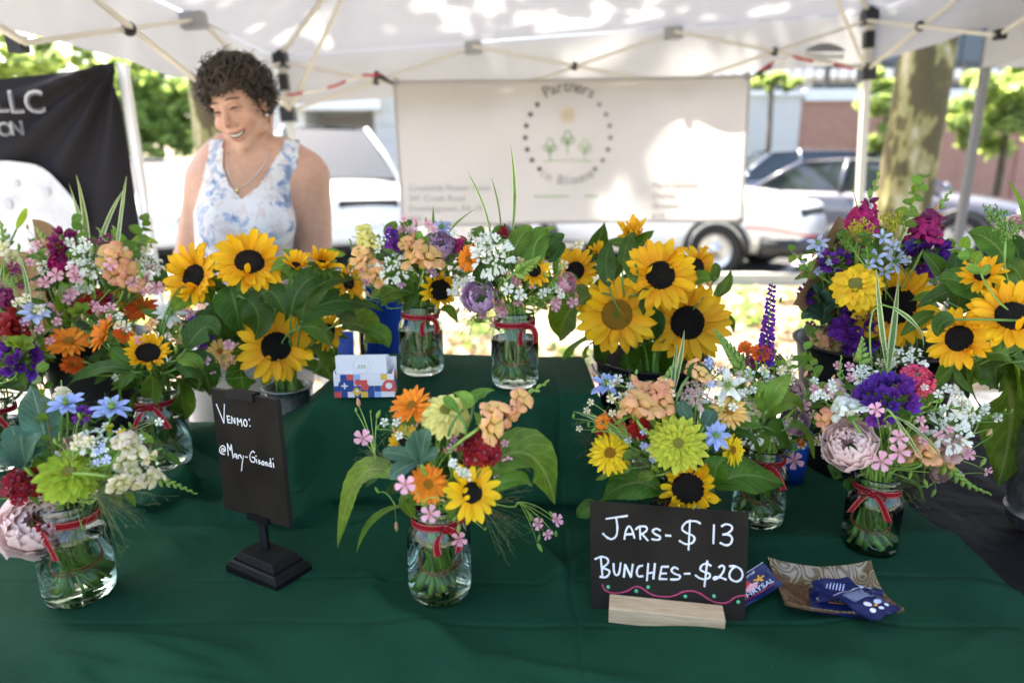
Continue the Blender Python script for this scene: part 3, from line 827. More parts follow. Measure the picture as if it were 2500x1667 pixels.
# red and white barrier tape low behind the stall
b = MB(); P = [at_y(1820, 555, 7.6), at_y(1880, 560, 7.6), at_y(1950, 572, 7.6), at_y(2010, 582, 7.6)]
b.grid(lambda u, v: P[min(2, int(u*2.999))].lerp(P[min(2, int(u*2.999))+1], u*2.999-min(2, int(u*2.999)))+V3((0, 0, (v-0.5)*0.022)), 24, 1)
solo('barrier_tape', b.mesh('barrier_tape', m_cordred), 'red barrier tape strung low in front of the white car', 'tape', loc=P[0])

# ------------------------------------------------------------------ left neighbour: black banner
YL = 2.35
q = [at_y(-260, 200, YL), at_y(277, 152, YL), at_y(352, 640, YL), at_y(-200, 760, YL)]
t = thing('black_banner', 'black banner with outlined letters and a pale moon at left', 'banner', (q[2].x-0.4, YL, 0.6))
m_blackcloth = cloth_mat('black_banner_cloth', (0.022, 0.020, 0.022), 0.03, 0.55, 0.3, 2.0)
def blk(u, v):
    p = q[0].lerp(q[1], u).lerp(q[3].lerp(q[2], u), v)
    a = math.atan2(v+0.02, (1-u)*0.9+0.02)
    d = math.hypot(v, 1-u)
    return p+V3((0, 0.028*math.sin(a*17)*math.exp(-d*1.5)*min(1, d*8), 0.018*math.sin(u*PI)*(1-v)*-1))
b = MB(); b.grid(blk, 70, 50); part(t, 'cloth', b.mesh('cloth', m_blackcloth))
m_letter = plain('pale_grey_print', (0.50, 0.48, 0.46), 0.6, 0.3)
for s, px, py, sz in (('L', 5, 274, 76), ('L', 42, 276, 76), ('C', 88, 276, 76), ('O', 14, 332, 46), ('N', 44, 330, 46)):
    p = at_y(px, py, YL-0.03); lmm = mpp(p)
    me = text_mesh(s, sz*lmm, m_letter, 'CENTER', 0.001)
    part(t, 'letter', me, Matrix.Translation(p) @ Matrix.Rotation(PI/2, 4, 'X') @ Matrix.Rotation(math.radians(2), 4, 'Z'))
    me = text_mesh(s, sz*lmm*0.86, plain('dark_print', (0.10, 0.095, 0.095), 0.6, 0.3), 'CENTER', 0.0003)
    part(t, 'letter', me, Matrix.Translation(p+V3((0.002, -0.0016, 0.003*sz/76))) @ Matrix.Rotation(PI/2, 4, 'X') @ Matrix.Rotation(math.radians(2), 4, 'Z'))
mc = at_y(70, 560, YL-0.028); ms = mpp(mc)
b = MB()
vs = [mc]; 
for k in range(40):
    a = 2*PI*k/40; rr = 1+0.035*math.sin(a*3+1)+0.02*math.sin(a*7)
    vs.append(mc+V3((math.cos(a)*128*ms*rr, 0.0, math.sin(a)*165*ms*rr)))
b.add(vs, [(0, 1+k, 1+(k+1) % 40) for k in range(40)])
m_moon = plain('moon_print', (0.62, 0.61, 0.60), 0.7, 0.2, 0.14, 14)
part(t, 'moon_print', b.mesh('moon_print', m_moon, False))
m_crater = plain('crater_print', (0.50, 0.49, 0.49), 0.7, 0.2)
for (dx, dy, rr) in ((-40, -60, 14), (60, -90, 10), (30, 60, 16), (-60, 20, 12), (80, 20, 9), (-10, -110, 9)):
    b = MB(); b.ball(mc+V3((dx*ms, -0.002, -dy*ms)), (rr*ms, 0.001, rr*ms*1.1), 10, 4); part(t, 'crater_print', b.mesh('crater_print', m_crater))
b = MB(); e0, e1 = q[1]+V3((0.012, 0.03, 0)), q[2]+V3((0.014, 0.03, 0)); e1 = e0.lerp(e1, 1.6)
b.tube([e0, e1], 0.019, 4); part(t, 'pole', b.mesh('pole', plain('white_pole', (0.78, 0.77, 0.75), 0.5, 0.4), False))
b = MB(); e0, e1 = V3((q[0].x, YL+0.03, q[0].z)), V3((q[0].x+0.02, YL+0.03, 0)); b.tube([e0, e1], 0.019, 4); part(t, 'pole', b.mesh('pole', MATS['white_pole'], False))

# ------------------------------------------------------------------ right neighbour: white tent with grey leg
g0, g1 = at_y(2409, 150, 2.95), at_y(2335, 610, 2.95)
g2 = g0.lerp(g1, g0.z/(g0.z-g1.z))
t = thing('neighbour_tent', 'white neighbouring tent corner with a grey leg at right', 'tent', (g0.x+1.4, 1.5, 0))
b = MB(); b.tube([g0+V3((0, 0, 0.2)), g0, g2], 0.02, 4); part(t, 'leg', b.mesh('leg', plain('grey_leg', (0.17, 0.17, 0.175), 0.4, 0.5), False))
n0 = at_y(2396, 166, 2.93); n1 = at_y(2396, 60, 2.93)
b = MB(); b.grid(lambda u, v: V3((n0.x+u*2.8, 2.93+0.01*math.sin(u*20), n0.z-0.02*0+v*(n1.z-n0.z+0.1)+u*0.05)), 20, 3); part(t, 'valance', b.mesh('valance', m_canopy))
b = MB(); b.grid(lambda u, v: V3((n0.x+0.004, 2.93-u*2.8, n0.z+v*(n1.z-n0.z+0.1))), 20, 3); part(t, 'valance', b.mesh('valance', m_canopy))
zt = n1.z+0.1
for tri in (((0, 0), (1, 0)), ((1, 0), (1, 1)), ((1, 1), (0, 1)), ((0, 1), (0, 0))):
    a = V3((n0.x+tri[0][0]*2.8, 2.93-tri[0][1]*2.8, zt)); c = V3((n0.x+tri[1][0]*2.8, 2.93-tri[1][1]*2.8, zt)); p = V3((n0.x+1.4, 1.53, zt+0.8))
    b = MB(); b.grid(lambda u, v: a.lerp(c, u).lerp(p, v), 8, 8); part(t, 'canopy_panel', b.mesh('canopy_panel', m_canopy))
for dx, dy in ((2.78, 0.02), (0.02, 2.78), (2.78, 2.78)):
    b = MB(); b.tube([V3((n0.x+dx, 2.93-dy, zt)), V3((n0.x+dx, 2.93-dy, 0))], 0.02, 4); part(t, 'leg', b.mesh('leg', MATS['grey_leg'], False))

# ------------------------------------------------------------------ tables and cloths
TZ = 0.75
RZ = 0.92
def rise(x, y):
    dx = max(0, -0.315-x)/0.24 if x < -0.315 else max(0, x-0.145)/0.05
    dy = max(0, 1.075-y)/0.085 if y < 1.075 else max(0, y-1.335)/0.05
    ang = math.atan2(max(0, 1.075-y), (x+0.09))
    wob = 0.0
    if y < 1.075: wob += 0.55*math.sin(x*24+0.8)+0.28*math.sin(x*51+2.0)
    if x < -0.315: wob += 0.5*math.sin(y*30+x*14)
    d = math.hypot(dx, dy)
    if d >= 1.4: return 0.0
    d *= max(0.6, 1+wob*min(1, d)*0.8)
    if d <= 0: return 1.0
    if d >= 1: return 0.0
    e = 1.05 if x < -0.315 and dx > dy else 1.35
    return (1-d)**e*(1-(0.25 if e > 1.2 else 0.12)*math.sin(PI*d))
_rr = random.Random(12)
RIDGE = [(0.02, 0.98, 0.10, 0.70, 0.020, 0.016), (0.16, 0.95, 0.05, 0.74, 0.016, 0.013), (-0.30, 0.96, -0.05, 0.93, 0.012, 0.014), (-0.62, 0.97, -0.25, 0.90, 0.014, 0.012), (-0.75, 1.10, -0.45, 0.98, 0.018, 0.014), (0.22, 0.80, 0.50, 0.60, 0.024, 0.014), (0.30, 0.97, 0.58, 0.88, 0.016, 0.010), (-0.05, 0.66, 0.20, 0.60, 0.020, 0.010), (-0.55, 0.70, -0.25, 0.62, 0.024, 0.012), (0.34, 0.62, 0.62, 0.72, 0.020, 0.010), (-0.20, 0.82, -0.02, 0.62, 0.022, 0.010)]
for _i in range(16):
    _a = (_rr.uniform(-0.8, 0.6), _rr.uniform(0.5, 0.95)); _t = _rr.uniform(-0.9, 0.9); _l = _rr.uniform(0.12, 0.3)
    RIDGE.append((_a[0], _a[1], _a[0]+_l*math.cos(_t), _a[1]+_l*math.sin(_t)*0.7, _rr.uniform(0.010, 0.022), _rr.uniform(0.003, 0.007)))
FLAT = [(at_z(px_, py_, TZ), r_) for px_, py_, r_ in ((199, 1447, .05), (1075, 1444, .05), (2119, 1340, .05), (1650, 1355, .05), (1848, 1268, .05), (407, 1130, .05), (655, 1390, .09), (1560, 1515, .07), (1700, 1525, .07), (2040, 1450, .10), (702, 1118, .06), (255, 1080, .1), (10, 1135, .05), (1585, 1110, .1))]
def ridges(x, y):
    z = 0.0; k = 1.0
    for f, r in FLAT:
        k = min(k, sstep(r, r*1.9, math.hypot(x-f.x, y-f.y)))
    if k == 0: return 0.0
    for x0, y0, x1, y1, w, h in RIDGE:
        dx, dy = x1-x0, y1-y0; L2 = dx*dx+dy*dy; t = ((x-x0)*dx+(y-y0)*dy)/L2
        if t < 0 or t > 1: continue
        d = abs((x-x0)*dy-(y-y0)*dx)/math.sqrt(L2)+0.012*math.sin(t*5+x0*9)
        if d < 3*w: z = max(z, h*1.5*math.exp(-(d/(w*0.85))**2)*math.sin(PI*t)**1.2)
    return z*k*k
def cloth_z(x, y):
    h = rise(x, y)
    z = TZ+(RZ-TZ)*h
    fl = (1-min(1, h*3))
    z += fl*(0.008*math.exp(-((y-0.95+0.05*math.sin(x*4))/0.02)**2)
             + 0.006*math.sin(x*6+y*9)*math.sin(y*14-x*3) + ridges(x, y)
             + 0.009*max(0, math.sin((x*0.6+y*1.0)*23+1.3*math.sin(x*5)))**3*sstep(1.0, 0.6, y)
             + 0.013*math.exp(-((x*0.85-y*0.52+0.02)/0.03)**2)*sstep(0.9, 0.62, y)
             + 0.013*math.exp(-((x*0.9-y*0.4-0.33)/0.022)**2)*sstep(0.86, 0.6, y)
             + 0.008*math.exp(-((x*0.7+y*0.7-0.02)/0.03)**2))
    z += h*(1-h)*0.0+ (0.003*math.sin(x*11+y*17)*h if h >= 1 else 0)
    if x > 0.62: z -= 0.0
    return z+0.004
def cloth_material():
    m, nt, out = _nodes('green_tablecloth')
    tc = N(nt, 'ShaderNodeTexCoord')
    nz = N(nt, 'ShaderNodeTexNoise', i_Scale=7.0, i_Detail=5.0, i_Roughness=0.6); nt.links.new(tc.outputs['Object'], nz.inputs['Vector'])
    wv = N(nt, 'ShaderNodeTexWave', wave_type='BANDS', bands_direction='X', i_Scale=420.0, i_Distortion=2.0); nt.links.new(tc.outputs['Object'], wv.inputs['Vector'])
    wv2 = N(nt, 'ShaderNodeTexWave', wave_type='BANDS', bands_direction='Y', i_Scale=420.0, i_Distortion=2.0); nt.links.new(tc.outputs['Object'], wv2.inputs['Vector'])
    lint = N(nt, 'ShaderNodeTexVoronoi', i_Scale=26.0); nt.links.new(tc.outputs['Object'], lint.inputs['Vector'])
    c = ramp(nt, nz.outputs[0], [(0.3, (0.0065, 0.045, 0.022)), (0.7, (0.010, 0.064, 0.030))])
    c = mixc(nt, ramp(nt, lint.outputs['Distance'], [(0.012, 0.35), (0.02, 0.0)]), c, (0.3, 0.32, 0.28))
    sx = N(nt, 'ShaderNodeSeparateXYZ'); nt.links.new(tc.outputs['Object'], sx.inputs[0])
    fx = math_n(nt, 'ABSOLUTE', math_n(nt, 'SUBTRACT', math_n(nt, 'ADD', sx.outputs[1], math_n(nt, 'MULTIPLY', nz.outputs[0], 0.012)), -0.085))
    fx2 = math_n(nt, 'ABSOLUTE', math_n(nt, 'ADD', math_n(nt, 'ADD', sx.outputs[1], math_n(nt, 'MULTIPLY', nz.outputs[0], 0.01)), 0.18)); fx3 = math_n(nt, 'ABSOLUTE', math_n(nt, 'SUBTRACT', math_n(nt, 'ADD', sx.outputs[0], math_n(nt, 'MULTIPLY', nz.outputs[0], 0.012)), 0.86))
    crease = ramp(nt, math_n(nt, 'MINIMUM', fx, math_n(nt, 'MINIMUM', fx2, fx3)), [(0.0, 1.0), (0.007, 0.0)])
    h = math_n(nt, 'ADD', math_n(nt, 'MULTIPLY', math_n(nt, 'ADD', wv.outputs[1], wv2.outputs[1]), 0.05), math_n(nt, 'MULTIPLY', nz.outputs[0], 2.2))
    h = math_n(nt, 'SUBTRACT', h, math_n(nt, 'MULTIPLY', crease, 0.9))
    bs = finish(nt, out, c, 0.7, 0.07, 0, (h, 0.7, 0.007))
    return m
m_green = cloth_material()
X0, X1, Y0, Y1 = -1.55, 0.662, 0.40, 1.40
nx, ny = 360, 165
b = MB()
def cl(u, v):
    x = X0+(X1-X0)*u; y = Y0+(Y1-Y0)*v
    xe = x+0.004*math.sin(y*23)*sstep(0.9, 1.0, u)
    h = rise(x, y); f = 4*h*(1-h) if y < 1.1 else 0.0
    ye = y-(0.024*math.exp(-((h-0.14)/0.09)**2)*(0.6+0.4*math.sin(x*19)) if 0 < h < 1 and y < 1.06 else 0.0)-f*(0.032*max(0.0, math.sin(x*31+1.1*math.sin(x*9)))**1.5+0.010*math.sin(x*67+1))
    return (xe-0.012*f*math.sin(y*40), ye, cloth_z(x, y) - (0.004*sstep(0.985, 1.0, u)))
b.grid(cl, nx, ny)
# skirt in front and at the back
def skirt(y, s):
    def f(u, v):
        x = X0+(X1-X0)*u; z = cloth_z(x, y)
        return (x, y+s*(0.02*min(1, v*6)+0.012*math.sin(x*26)*v+0.008*math.sin(x*61)*v), z-0.62*v)
    return f
b.grid(lambda u, v: skirt(Y0, -1)(1-u, v), 180, 10); b.grid(skirt(Y1, 1), 180, 10)
tablecloth = solo('tablecloth', b.mesh('tablecloth', m_green), 'dark green tablecloth draped over the table and its raised step', 'tablecloth', loc=(X0/2, 0.9, TZ))
t = thing('folding_table', 'folding table under the dark green cloth', 'table', (-0.45, 0.9, 0))
b = MB(); b.box((X0+0.05, Y0+0.03, TZ-0.05), (X1-0.02, Y1-0.03, TZ-0.012)); part(t, 'table_top', b.mesh('table_top', m_trim, False))
for x in (X0+0.15, X1-0.12):
    for y in (Y0+0.1, Y1-0.1):
        b = MB(); b.tube([V3((x, y, TZ-0.05)), V3((x, y, 0))], 0.015, 8); part(t, 'leg', b.mesh('leg', m_galv))
m_blackcl = cloth_mat('black_tablecloth', (0.012, 0.0115, 0.012), 0.0, 0.5, 0.5, 6.0)
b = MB(); b.grid(lambda u, v: (0.58+1.3*u, 0.36+1.1*v, TZ-0.006+0.002*math.sin(u*14+v*3)), 40, 30)
b.grid(lambda u, v: (0.58+1.3*(1-u), 0.36-0.02*min(1, v*5)-0.012*math.sin(u*30)*v, TZ-0.006-0.6*v), 60, 6)
b.grid(lambda u, v: (0.58+1.3*u, 1.46+0.02*min(1, v*5)+0.012*math.sin(u*30)*v, TZ-0.006-0.6*v), 60, 6)
solo('black_tablecloth', b.mesh('black_tablecloth', m_blackcl), 'black tablecloth on the neighbouring table at right', 'tablecloth', loc=(1.2, 0.9, TZ))
t = thing('folding_table', 'second table under the black cloth at right', 'table', (1.2, 0.9, 0))
b = MB(); b.box((0.68, 0.40, TZ-0.06), (1.86, 1.43, TZ-0.02)); part(t, 'table_top', b.mesh('table_top', m_trim, False))
for x in (0.78, 1.75):
    for y in (0.5, 1.3):
        b = MB(); b.tube([V3((x, y, TZ-0.06)), V3((x, y, 0))], 0.015, 8); part(t, 'leg', b.mesh('leg', m_galv))

# ================================================================== PERSON
def surface_nets(xs, ys, zs, D):
    nx, ny, nz = D.shape
    S = D < 0
    cnt = np.zeros((nx-1, ny-1, nz-1), np.float32)
    acc = [np.zeros_like(cnt) for _ in range(3)]
    def sl(dx, dy, dz): return (slice(dx, nx-1+dx), slice(dy, ny-1+dy), slice(dz, nz-1+dz))
    X = xs[:, None, None]; Y = ys[None, :, None]; Z = zs[None, None, :]
    corners = [(i, j, k) for i in (0, 1) for j in (0, 1) for k in (0, 1)]
    for a in corners:
        for ax in range(3):
            if a[ax] == 1: continue
            c = list(a); c[ax] = 1; c = tuple(c)
            da, dc = D[sl(*a)], D[sl(*c)]
            m = (da < 0) != (dc < 0)
            t = np.where(m, da/np.where(m, da-dc, 1), 0)
            pa = [X[a[0]:nx-1+a[0]], Y[:, a[1]:ny-1+a[1]], Z[:, :, a[2]:nz-1+a[2]]]
            pc = [X[c[0]:nx-1+c[0]], Y[:, c[1]:ny-1+c[1]], Z[:, :, c[2]:nz-1+c[2]]]
            cnt += m
            for q in range(3): acc[q] += np.where(m, pa[q]+(pc[q]-pa[q])*t, 0)
    act = cnt > 0
    idx = -np.ones(cnt.shape, np.int64); n = int(act.sum()); idx[act] = np.arange(n)
    V = np.stack([acc[q][act]/cnt[act] for q in range(3)], 1)
    F = []
    for ax in range(3):
        o = [q for q in range(3) if q != ax]
        s0 = [slice(1, -1)]*3; s0[ax] = slice(0, -1); s1 = [slice(1, -1)]*3; s1[ax] = slice(1, None)
        A, B = S[tuple(s0)], S[tuple(s1)]
        ch = np.argwhere(A != B)
        if len(ch) == 0: continue
        fl = A[tuple(ch.T)]
        base = ch.copy()
        base[:, o[0]] += 1; base[:, o[1]] += 1
        def cell(d0, d1):
            c = base.copy(); c[:, o[0]] += d0; c[:, o[1]] += d1
            return idx[c[:, 0], c[:, 1], c[:, 2]]
        q = np.stack([cell(-1, -1), cell(0, -1), cell(0, 0), cell(-1, 0)], 1)
        flip = fl if ax != 1 else ~fl
        q[~flip] = q[~flip][:, ::-1]
        F.append(q)
    F = np.concatenate(F); F = F[(F >= 0).all(1)]
    return V, F
def np_mesh(name, V, F, mats):
    me = bpy.data.meshes.new(name)
    me.vertices.add(len(V)); me.vertices.foreach_set('co', V.astype(np.float32).ravel())
    me.loops.add(len(F)*4); me.loops.foreach_set('vertex_index', F.astype(np.int32).ravel())
    me.polygons.add(len(F)); me.polygons.foreach_set('loop_start', np.arange(0, len(F)*4, 4, dtype=np.int32)); me.polygons.foreach_set('loop_total', np.full(len(F), 4, np.int32))
    me.polygons.foreach_set('use_smooth', np.ones(len(F), dtype=bool))
    for m in mats: me.materials.append(m)
    me.update(calc_edges=True); me.validate()
    return me
def smin(a, b, k):
    h = np.clip(0.5+0.5*(b-a)/k, 0, 1); return b+(a-b)*h-k*h*(1-h)
def smax(a, b, k): return -smin(-a, -b, k)
def d_caps(P, a, b, ra, rb):
    a = np.array(a); b = np.array(b); ab = b-a
    t = np.clip(((P[0]-a[0])*ab[0]+(P[1]-a[1])*ab[1]+(P[2]-a[2])*ab[2])/ab.dot(ab), 0, 1)
    return np.sqrt((P[0]-a[0]-t*ab[0])**2+(P[1]-a[1]-t*ab[1])**2+(P[2]-a[2]-t*ab[2])**2)-(ra+(rb-ra)*t)
def d_ell(P, c, r):
    q = [(P[i]-c[i])/r[i] for i in range(3)]; k0 = np.sqrt(q[0]**2+q[1]**2+q[2]**2)
    k1 = np.sqrt((q[0]/r[0])**2+(q[1]/r[1])**2+(q[2]/r[2])**2)+1e-9
    return k0*(k0-1)/k1
PYW = 1.80
def pw(px, py, dy=0.0): return at_y(px, py, PYW+dy)
ps = mpp(pw(600, 400))
H0 = pw(587, 259)
_f = V3((-0.15, -0.93, -0.30)).normalized()
_u = V3((-0.22, 0, 1)); _u = (_u-_f*_u.dot(_f)).normalized()
_x = _f.cross(_u)                        # her left side is to the right of the picture when she faces us
_x = -_x if _x.x < 0 else _x
HM = np.array([list(_x), list(_f), list(_u)])          # rows: local axes in world
HS = 0.80
def head_local(P):
    d = [P[i]-H0[i] for i in range(3)]
    return [(HM[r, 0]*d[0]+HM[r, 1]*d[1]+HM[r, 2]*d[2])/HS for r in range(3)]
def head_world(x, y, z):
    return V3((H0.x, H0.y, H0.z))+_x*(x*HS)+_f*(y*HS)+_u*(z*HS)
def sdf_head(L):
    d = d_ell(L, (0, -0.018, 0.035), (0.074, 0.092, 0.085))
    d = smin(d, d_ell(L, (0, 0.028, -0.030), (0.063, 0.066, 0.088)), 0.03)
    d = smin(d, d_ell(L, (0, 0.070, -0.107), (0.028, 0.025, 0.022)), 0.026)
    for s in (-1, 1):
        d = smin(d, d_ell(L, (s*0.041, 0.064, -0.030), (0.027, 0.021, 0.022)), 0.018)
        d = smin(d, d_ell(L, (s*0.050, 0.014, -0.072), (0.013, 0.032, 0.020)), 0.025)
        d = smin(d, d_ell(L, (s*0.026, 0.079, 0.028), (0.020, 0.011, 0.009)), 0.014)
        d = smin(d, d_ell(L, (s*0.076, -0.006, -0.008), (0.009, 0.020, 0.031)), 0.008)
        d = smax(d, -d_ell(L, (s*0.031, 0.104, 0.006), (0.019, 0.018, 0.012)), 0.012)
        d = smin(d, d_ell(L, (s*0.031, 0.080, 0.004), (0.016, 0.013, 0.011)), 0.005)
        d = smax(d, -d_caps(L, (s*0.017, 0.099, -0.036), (s*0.043, 0.088, -0.070), 0.0022, 0.002), 0.007)
        d = smin(d, d_ell(L, (s*0.013, 0.096, -0.035), (0.009, 0.011, 0.008)), 0.006)
    d = smin(d, d_caps(L, (0, 0.086, 0.018), (0, 0.112, -0.026), 0.0055, 0.0105), 0.012)
    zc = -0.068+8.5*L[0]**2
    d = smin(d, np.sqrt((L[0]/0.030)**2+((L[2]-zc-0.007)/0.0055)**2+((L[1]-0.086)/0.014)**2)*0.0065-0.0065, 0.006)
    d = smin(d, np.sqrt((L[0]/0.028)**2+((L[2]-zc+0.012)/0.0065)**2+((L[1]-0.085)/0.014)**2)*0.0065-0.0065, 0.006)
    w = np.sqrt((L[0]/0.031)**2+((L[2]-zc+0.0015)/0.0070)**2+((L[1]-0.105)/0.022)**2)*0.0070-0.0070
    return smax(d, -w, 0.003)
def sdf_torso(P):
    c = lambda px, py, dy=0.0: tuple(pw(px, py, dy))
    d = d_ell(P, c(602, 500, 0.03), (0.128, 0.095, 0.19))
    d = smin(d, d_ell(P, c(604, 700, 0.03), (0.122, 0.105, 0.22)), 0.06)
    d = smin(d, d_ell(P, c(606, 860, 0.04), (0.160, 0.125, 0.15)), 0.07)
    for px in (555, 655): d = smin(d, d_ell(P, c(px, 545, -0.055), (0.058, 0.055, 0.065)), 0.05)
    d = smin(d, d_caps(P, c(520, 418, 0.03), c(738, 410, 0.03), 0.046, 0.048), 0.05)
    d = smin(d, d_caps(P, c(588, 420, -0.022), c(522, 402, 0.0), 0.009, 0.011), 0.022)
    d = smin(d, d_caps(P, c(638, 418, -0.022), c(716, 396, 0.0), 0.009, 0.011), 0.022)
    d = smin(d, d_caps(P, c(560, 392, 0.035), c(690, 385, 0.035), 0.05, 0.05), 0.04)
    return d
def sdf_limbs(P):
    c = lambda px, py, dy=0.0: tuple(pw(px, py, dy))
    d = d_caps(P, c(752, 432, 0.03), c(772, 640, 0.05), 0.056, 0.043)
    d = smin(d, d_caps(P, c(772, 640, 0.05), c(690, 800, -0.08), 0.042, 0.029), 0.02)
    d2 = d_caps(P, c(502, 440, 0.03), c(463, 640, 0.06), 0.048, 0.040)
    d2 = smin(d2, d_caps(P, c(463, 640, 0.06), c(545, 800, -0.07), 0.040, 0.028), 0.02)
    for (w, s) in (((690, 800, -0.08), -1), ((545, 800, -0.07), 1)):
        o = pw(*w); h = d_ell(P, (o.x+s*0.02, o.y-0.035, o.z-0.02), (0.035, 0.042, 0.018))
        for k in range(4):
            a = V3((o.x+s*0.035+s*0.012*k-s*0.02, o.y-0.06+abs(k-1.2)*0.006, o.z-0.025)); m = a+V3((s*0.02, -0.025+0.004*abs(k-1), -0.012)); e = m+V3((s*0.012, -0.006, -0.018))
            h = smin(h, smin(d_caps(P, a, m, 0.0085, 0.0078), d_caps(P, m, e, 0.0078, 0.0068), 0.003), 0.004)
        a = V3((o.x-s*0.008, o.y-0.03, o.z-0.02)); m = a+V3((-s*0.012, -0.03, -0.01)); h = smin(h, d_caps(P, a, m, 0.011, 0.008), 0.006)
        if s < 0: d = smin(d, h, 0.015)
        else: d2 = smin(d2, h, 0.015)
    d = np.minimum(d, d2)
    return d
def sdf_legs(P):
    o = pw(606, 860, 0.04); d = None
    for s in (-1, 1):
        hip = (o.x+s*0.08, o.y, o.z-0.03); kn = (o.x+s*0.085, o.y-0.01, 0.46); an = (o.x+s*0.085, o.y+0.01, 0.09)
        e = smin(d_caps(P, hip, kn, 0.092, 0.060), d_caps(P, kn, an, 0.058, 0.040), 0.02)
        e = smin(e, d_caps(P, an, (o.x+s*0.095, o.y-0.15, 0.035), 0.042, 0.033), 0.02)
        d = e if d is None else np.minimum(d, e)
    return d
def axis(segs):
    out = []
    for a, b_, st in segs:
        n = max(2, int(round((b_-a)/st))); out += list(np.linspace(a, b_, n, endpoint=False))
    out.append(segs[-1][1]); return np.array(out)
hx, hy, hz = H0
xs = axis([(hx-0.34, hx-0.125, 0.008), (hx-0.125, hx+0.125, 0.0036), (hx+0.125, hx+0.36, 0.008)])
ys = axis([(hy-0.26, hy-0.13, 0.008), (hy-0.13, hy+0.06, 0.0036), (hy+0.06, hy+0.26, 0.009)])
zs = axis([(-0.03, 0.9, 0.016), (0.9, hz-0.17, 0.009), (hz-0.17, hz+0.15, 0.0036)])
GP = [np.broadcast_to(a, (len(xs), len(ys), len(zs))) for a in (xs[:, None, None], ys[None, :, None], zs[None, None, :])]
zi = np.searchsorted(zs, hz-0.26); zj = np.searchsorted(zs, 1.0); zk = np.searchsorted(zs, 0.86)
BIG = 0.6
D = np.full(GP[0].shape, BIG, np.float64)
lo = [g[:, :, :zj] for g in GP]; D[:, :, :zj] = sdf_legs(lo)
mid = [g[:, :, zk-40 if zk > 40 else 0:] for g in GP]; z0 = max(0, zk-40)
T = sdf_torso(mid); LB = sdf_limbs(mid)
D[:, :, z0:] = smin(D[:, :, z0:], T, 0.05)
Dcl = D.copy()                                          # torso and legs, for the clothes
D[:, :, z0:] = smin(D[:, :, z0:], LB, 0.022)
up_ = [g[:, :, zi:] for g in GP]
nk = d_caps(up_, tuple(head_world(0, -0.075, -0.05)), tuple(pw(613, 425, 0.075)), 0.037, 0.050)
hd = sdf_head(head_local(up_))
D[:, :, zi:] = smin(D[:, :, zi:], nk, 0.03)
D[:, :, zi:] = smin(D[:, :, zi:], hd*HS, 0.012)
BV, BF = surface_nets(xs, ys, zs, D)
m_skin, nt, out = _nodes('skin')
va = N(nt, 'ShaderNodeVertexColor', layer_name='Tint')
tc = N(nt, 'ShaderNodeTexCoord'); nz = N(nt, 'ShaderNodeTexNoise', i_Scale=60.0, i_Detail=4.0); nt.links.new(tc.outputs['Object'], nz.inputs['Vector'])
cc = mixc(nt, 0.25, va.outputs[0], nz.outputs[0], 'SOFT_LIGHT')
bs = finish(nt, out, cc, 0.5, 0.35, 0, (nz.outputs[0], 0.1, 0.001))
bs.inputs['Subsurface Weight'].default_value = 0.12; bs.inputs['Subsurface Radius'].default_value = (0.02, 0.008, 0.005)
body = np_mesh('person', BV, BF, [m_skin])
L = head_local([BV[:, 0], BV[:, 1], BV[:, 2]])
colr = np.tile(np.array([0.58, 0.335, 0.24, 1.0]), (len(BV), 1))
inh = (np.abs(L[0]) < 0.09) & (L[1] > 0.0) & (np.abs(L[2]) < 0.15)
def blend(mask, c): 
    m = np.clip(mask, 0, 1)[:, None]; colr[:, :3] = colr[:, :3]*(1-m)+np.array(c)*m
for s in (-1, 1):
    blend(inh*0.32*np.exp(-(((L[0]-s*0.042)/0.022)**2+((L[2]+0.028)/0.02)**2)), (0.52, 0.17, 0.12))
    blend(inh*0.45*np.exp(-(((L[0]-s*0.031)/0.02)**2+((L[2]-0.008)/0.012)**2)), (0.32, 0.15, 0.11))
blend(inh*0.35*np.exp(-((L[0]/0.014)**2+((L[2]+0.028)/0.016)**2)), (0.52, 0.18, 0.13))
zc = -0.068+8.5*L[0]**2
el = np.sqrt((L[0]/0.034)**2+((L[2]-zc+0.002)/0.0155)**2)
blend(inh*(L[1] > 0.07)*np.clip((1.05-el)/0.12, 0, 1)*0.6, (0.44, 0.17, 0.14))
el2 = np.sqrt((L[0]/0.031)**2+((L[2]-zc+0.0015)/0.0070)**2)
blend(inh*(L[1] > 0.05)*np.clip((1.02-el2)/0.1, 0, 1), (0.06, 0.015, 0.013))
at = body.attributes.new('Tint', 'FLOAT_COLOR', 'POINT'); at.data.foreach_set('color', colr.astype(np.float32).ravel())
base_p = V3((pw(606, 860).x, PYW+0.04, 0))
body.transform(Matrix.Translation(-base_p))
person = bpy.data.objects.new('person', body); COL.objects.link(person); person.location = base_p; WM[person.name] = Matrix.Translation(base_p)
_tag(person, 'smiling person with dark curly hair in white and blue floral sleeveless top', 'person')
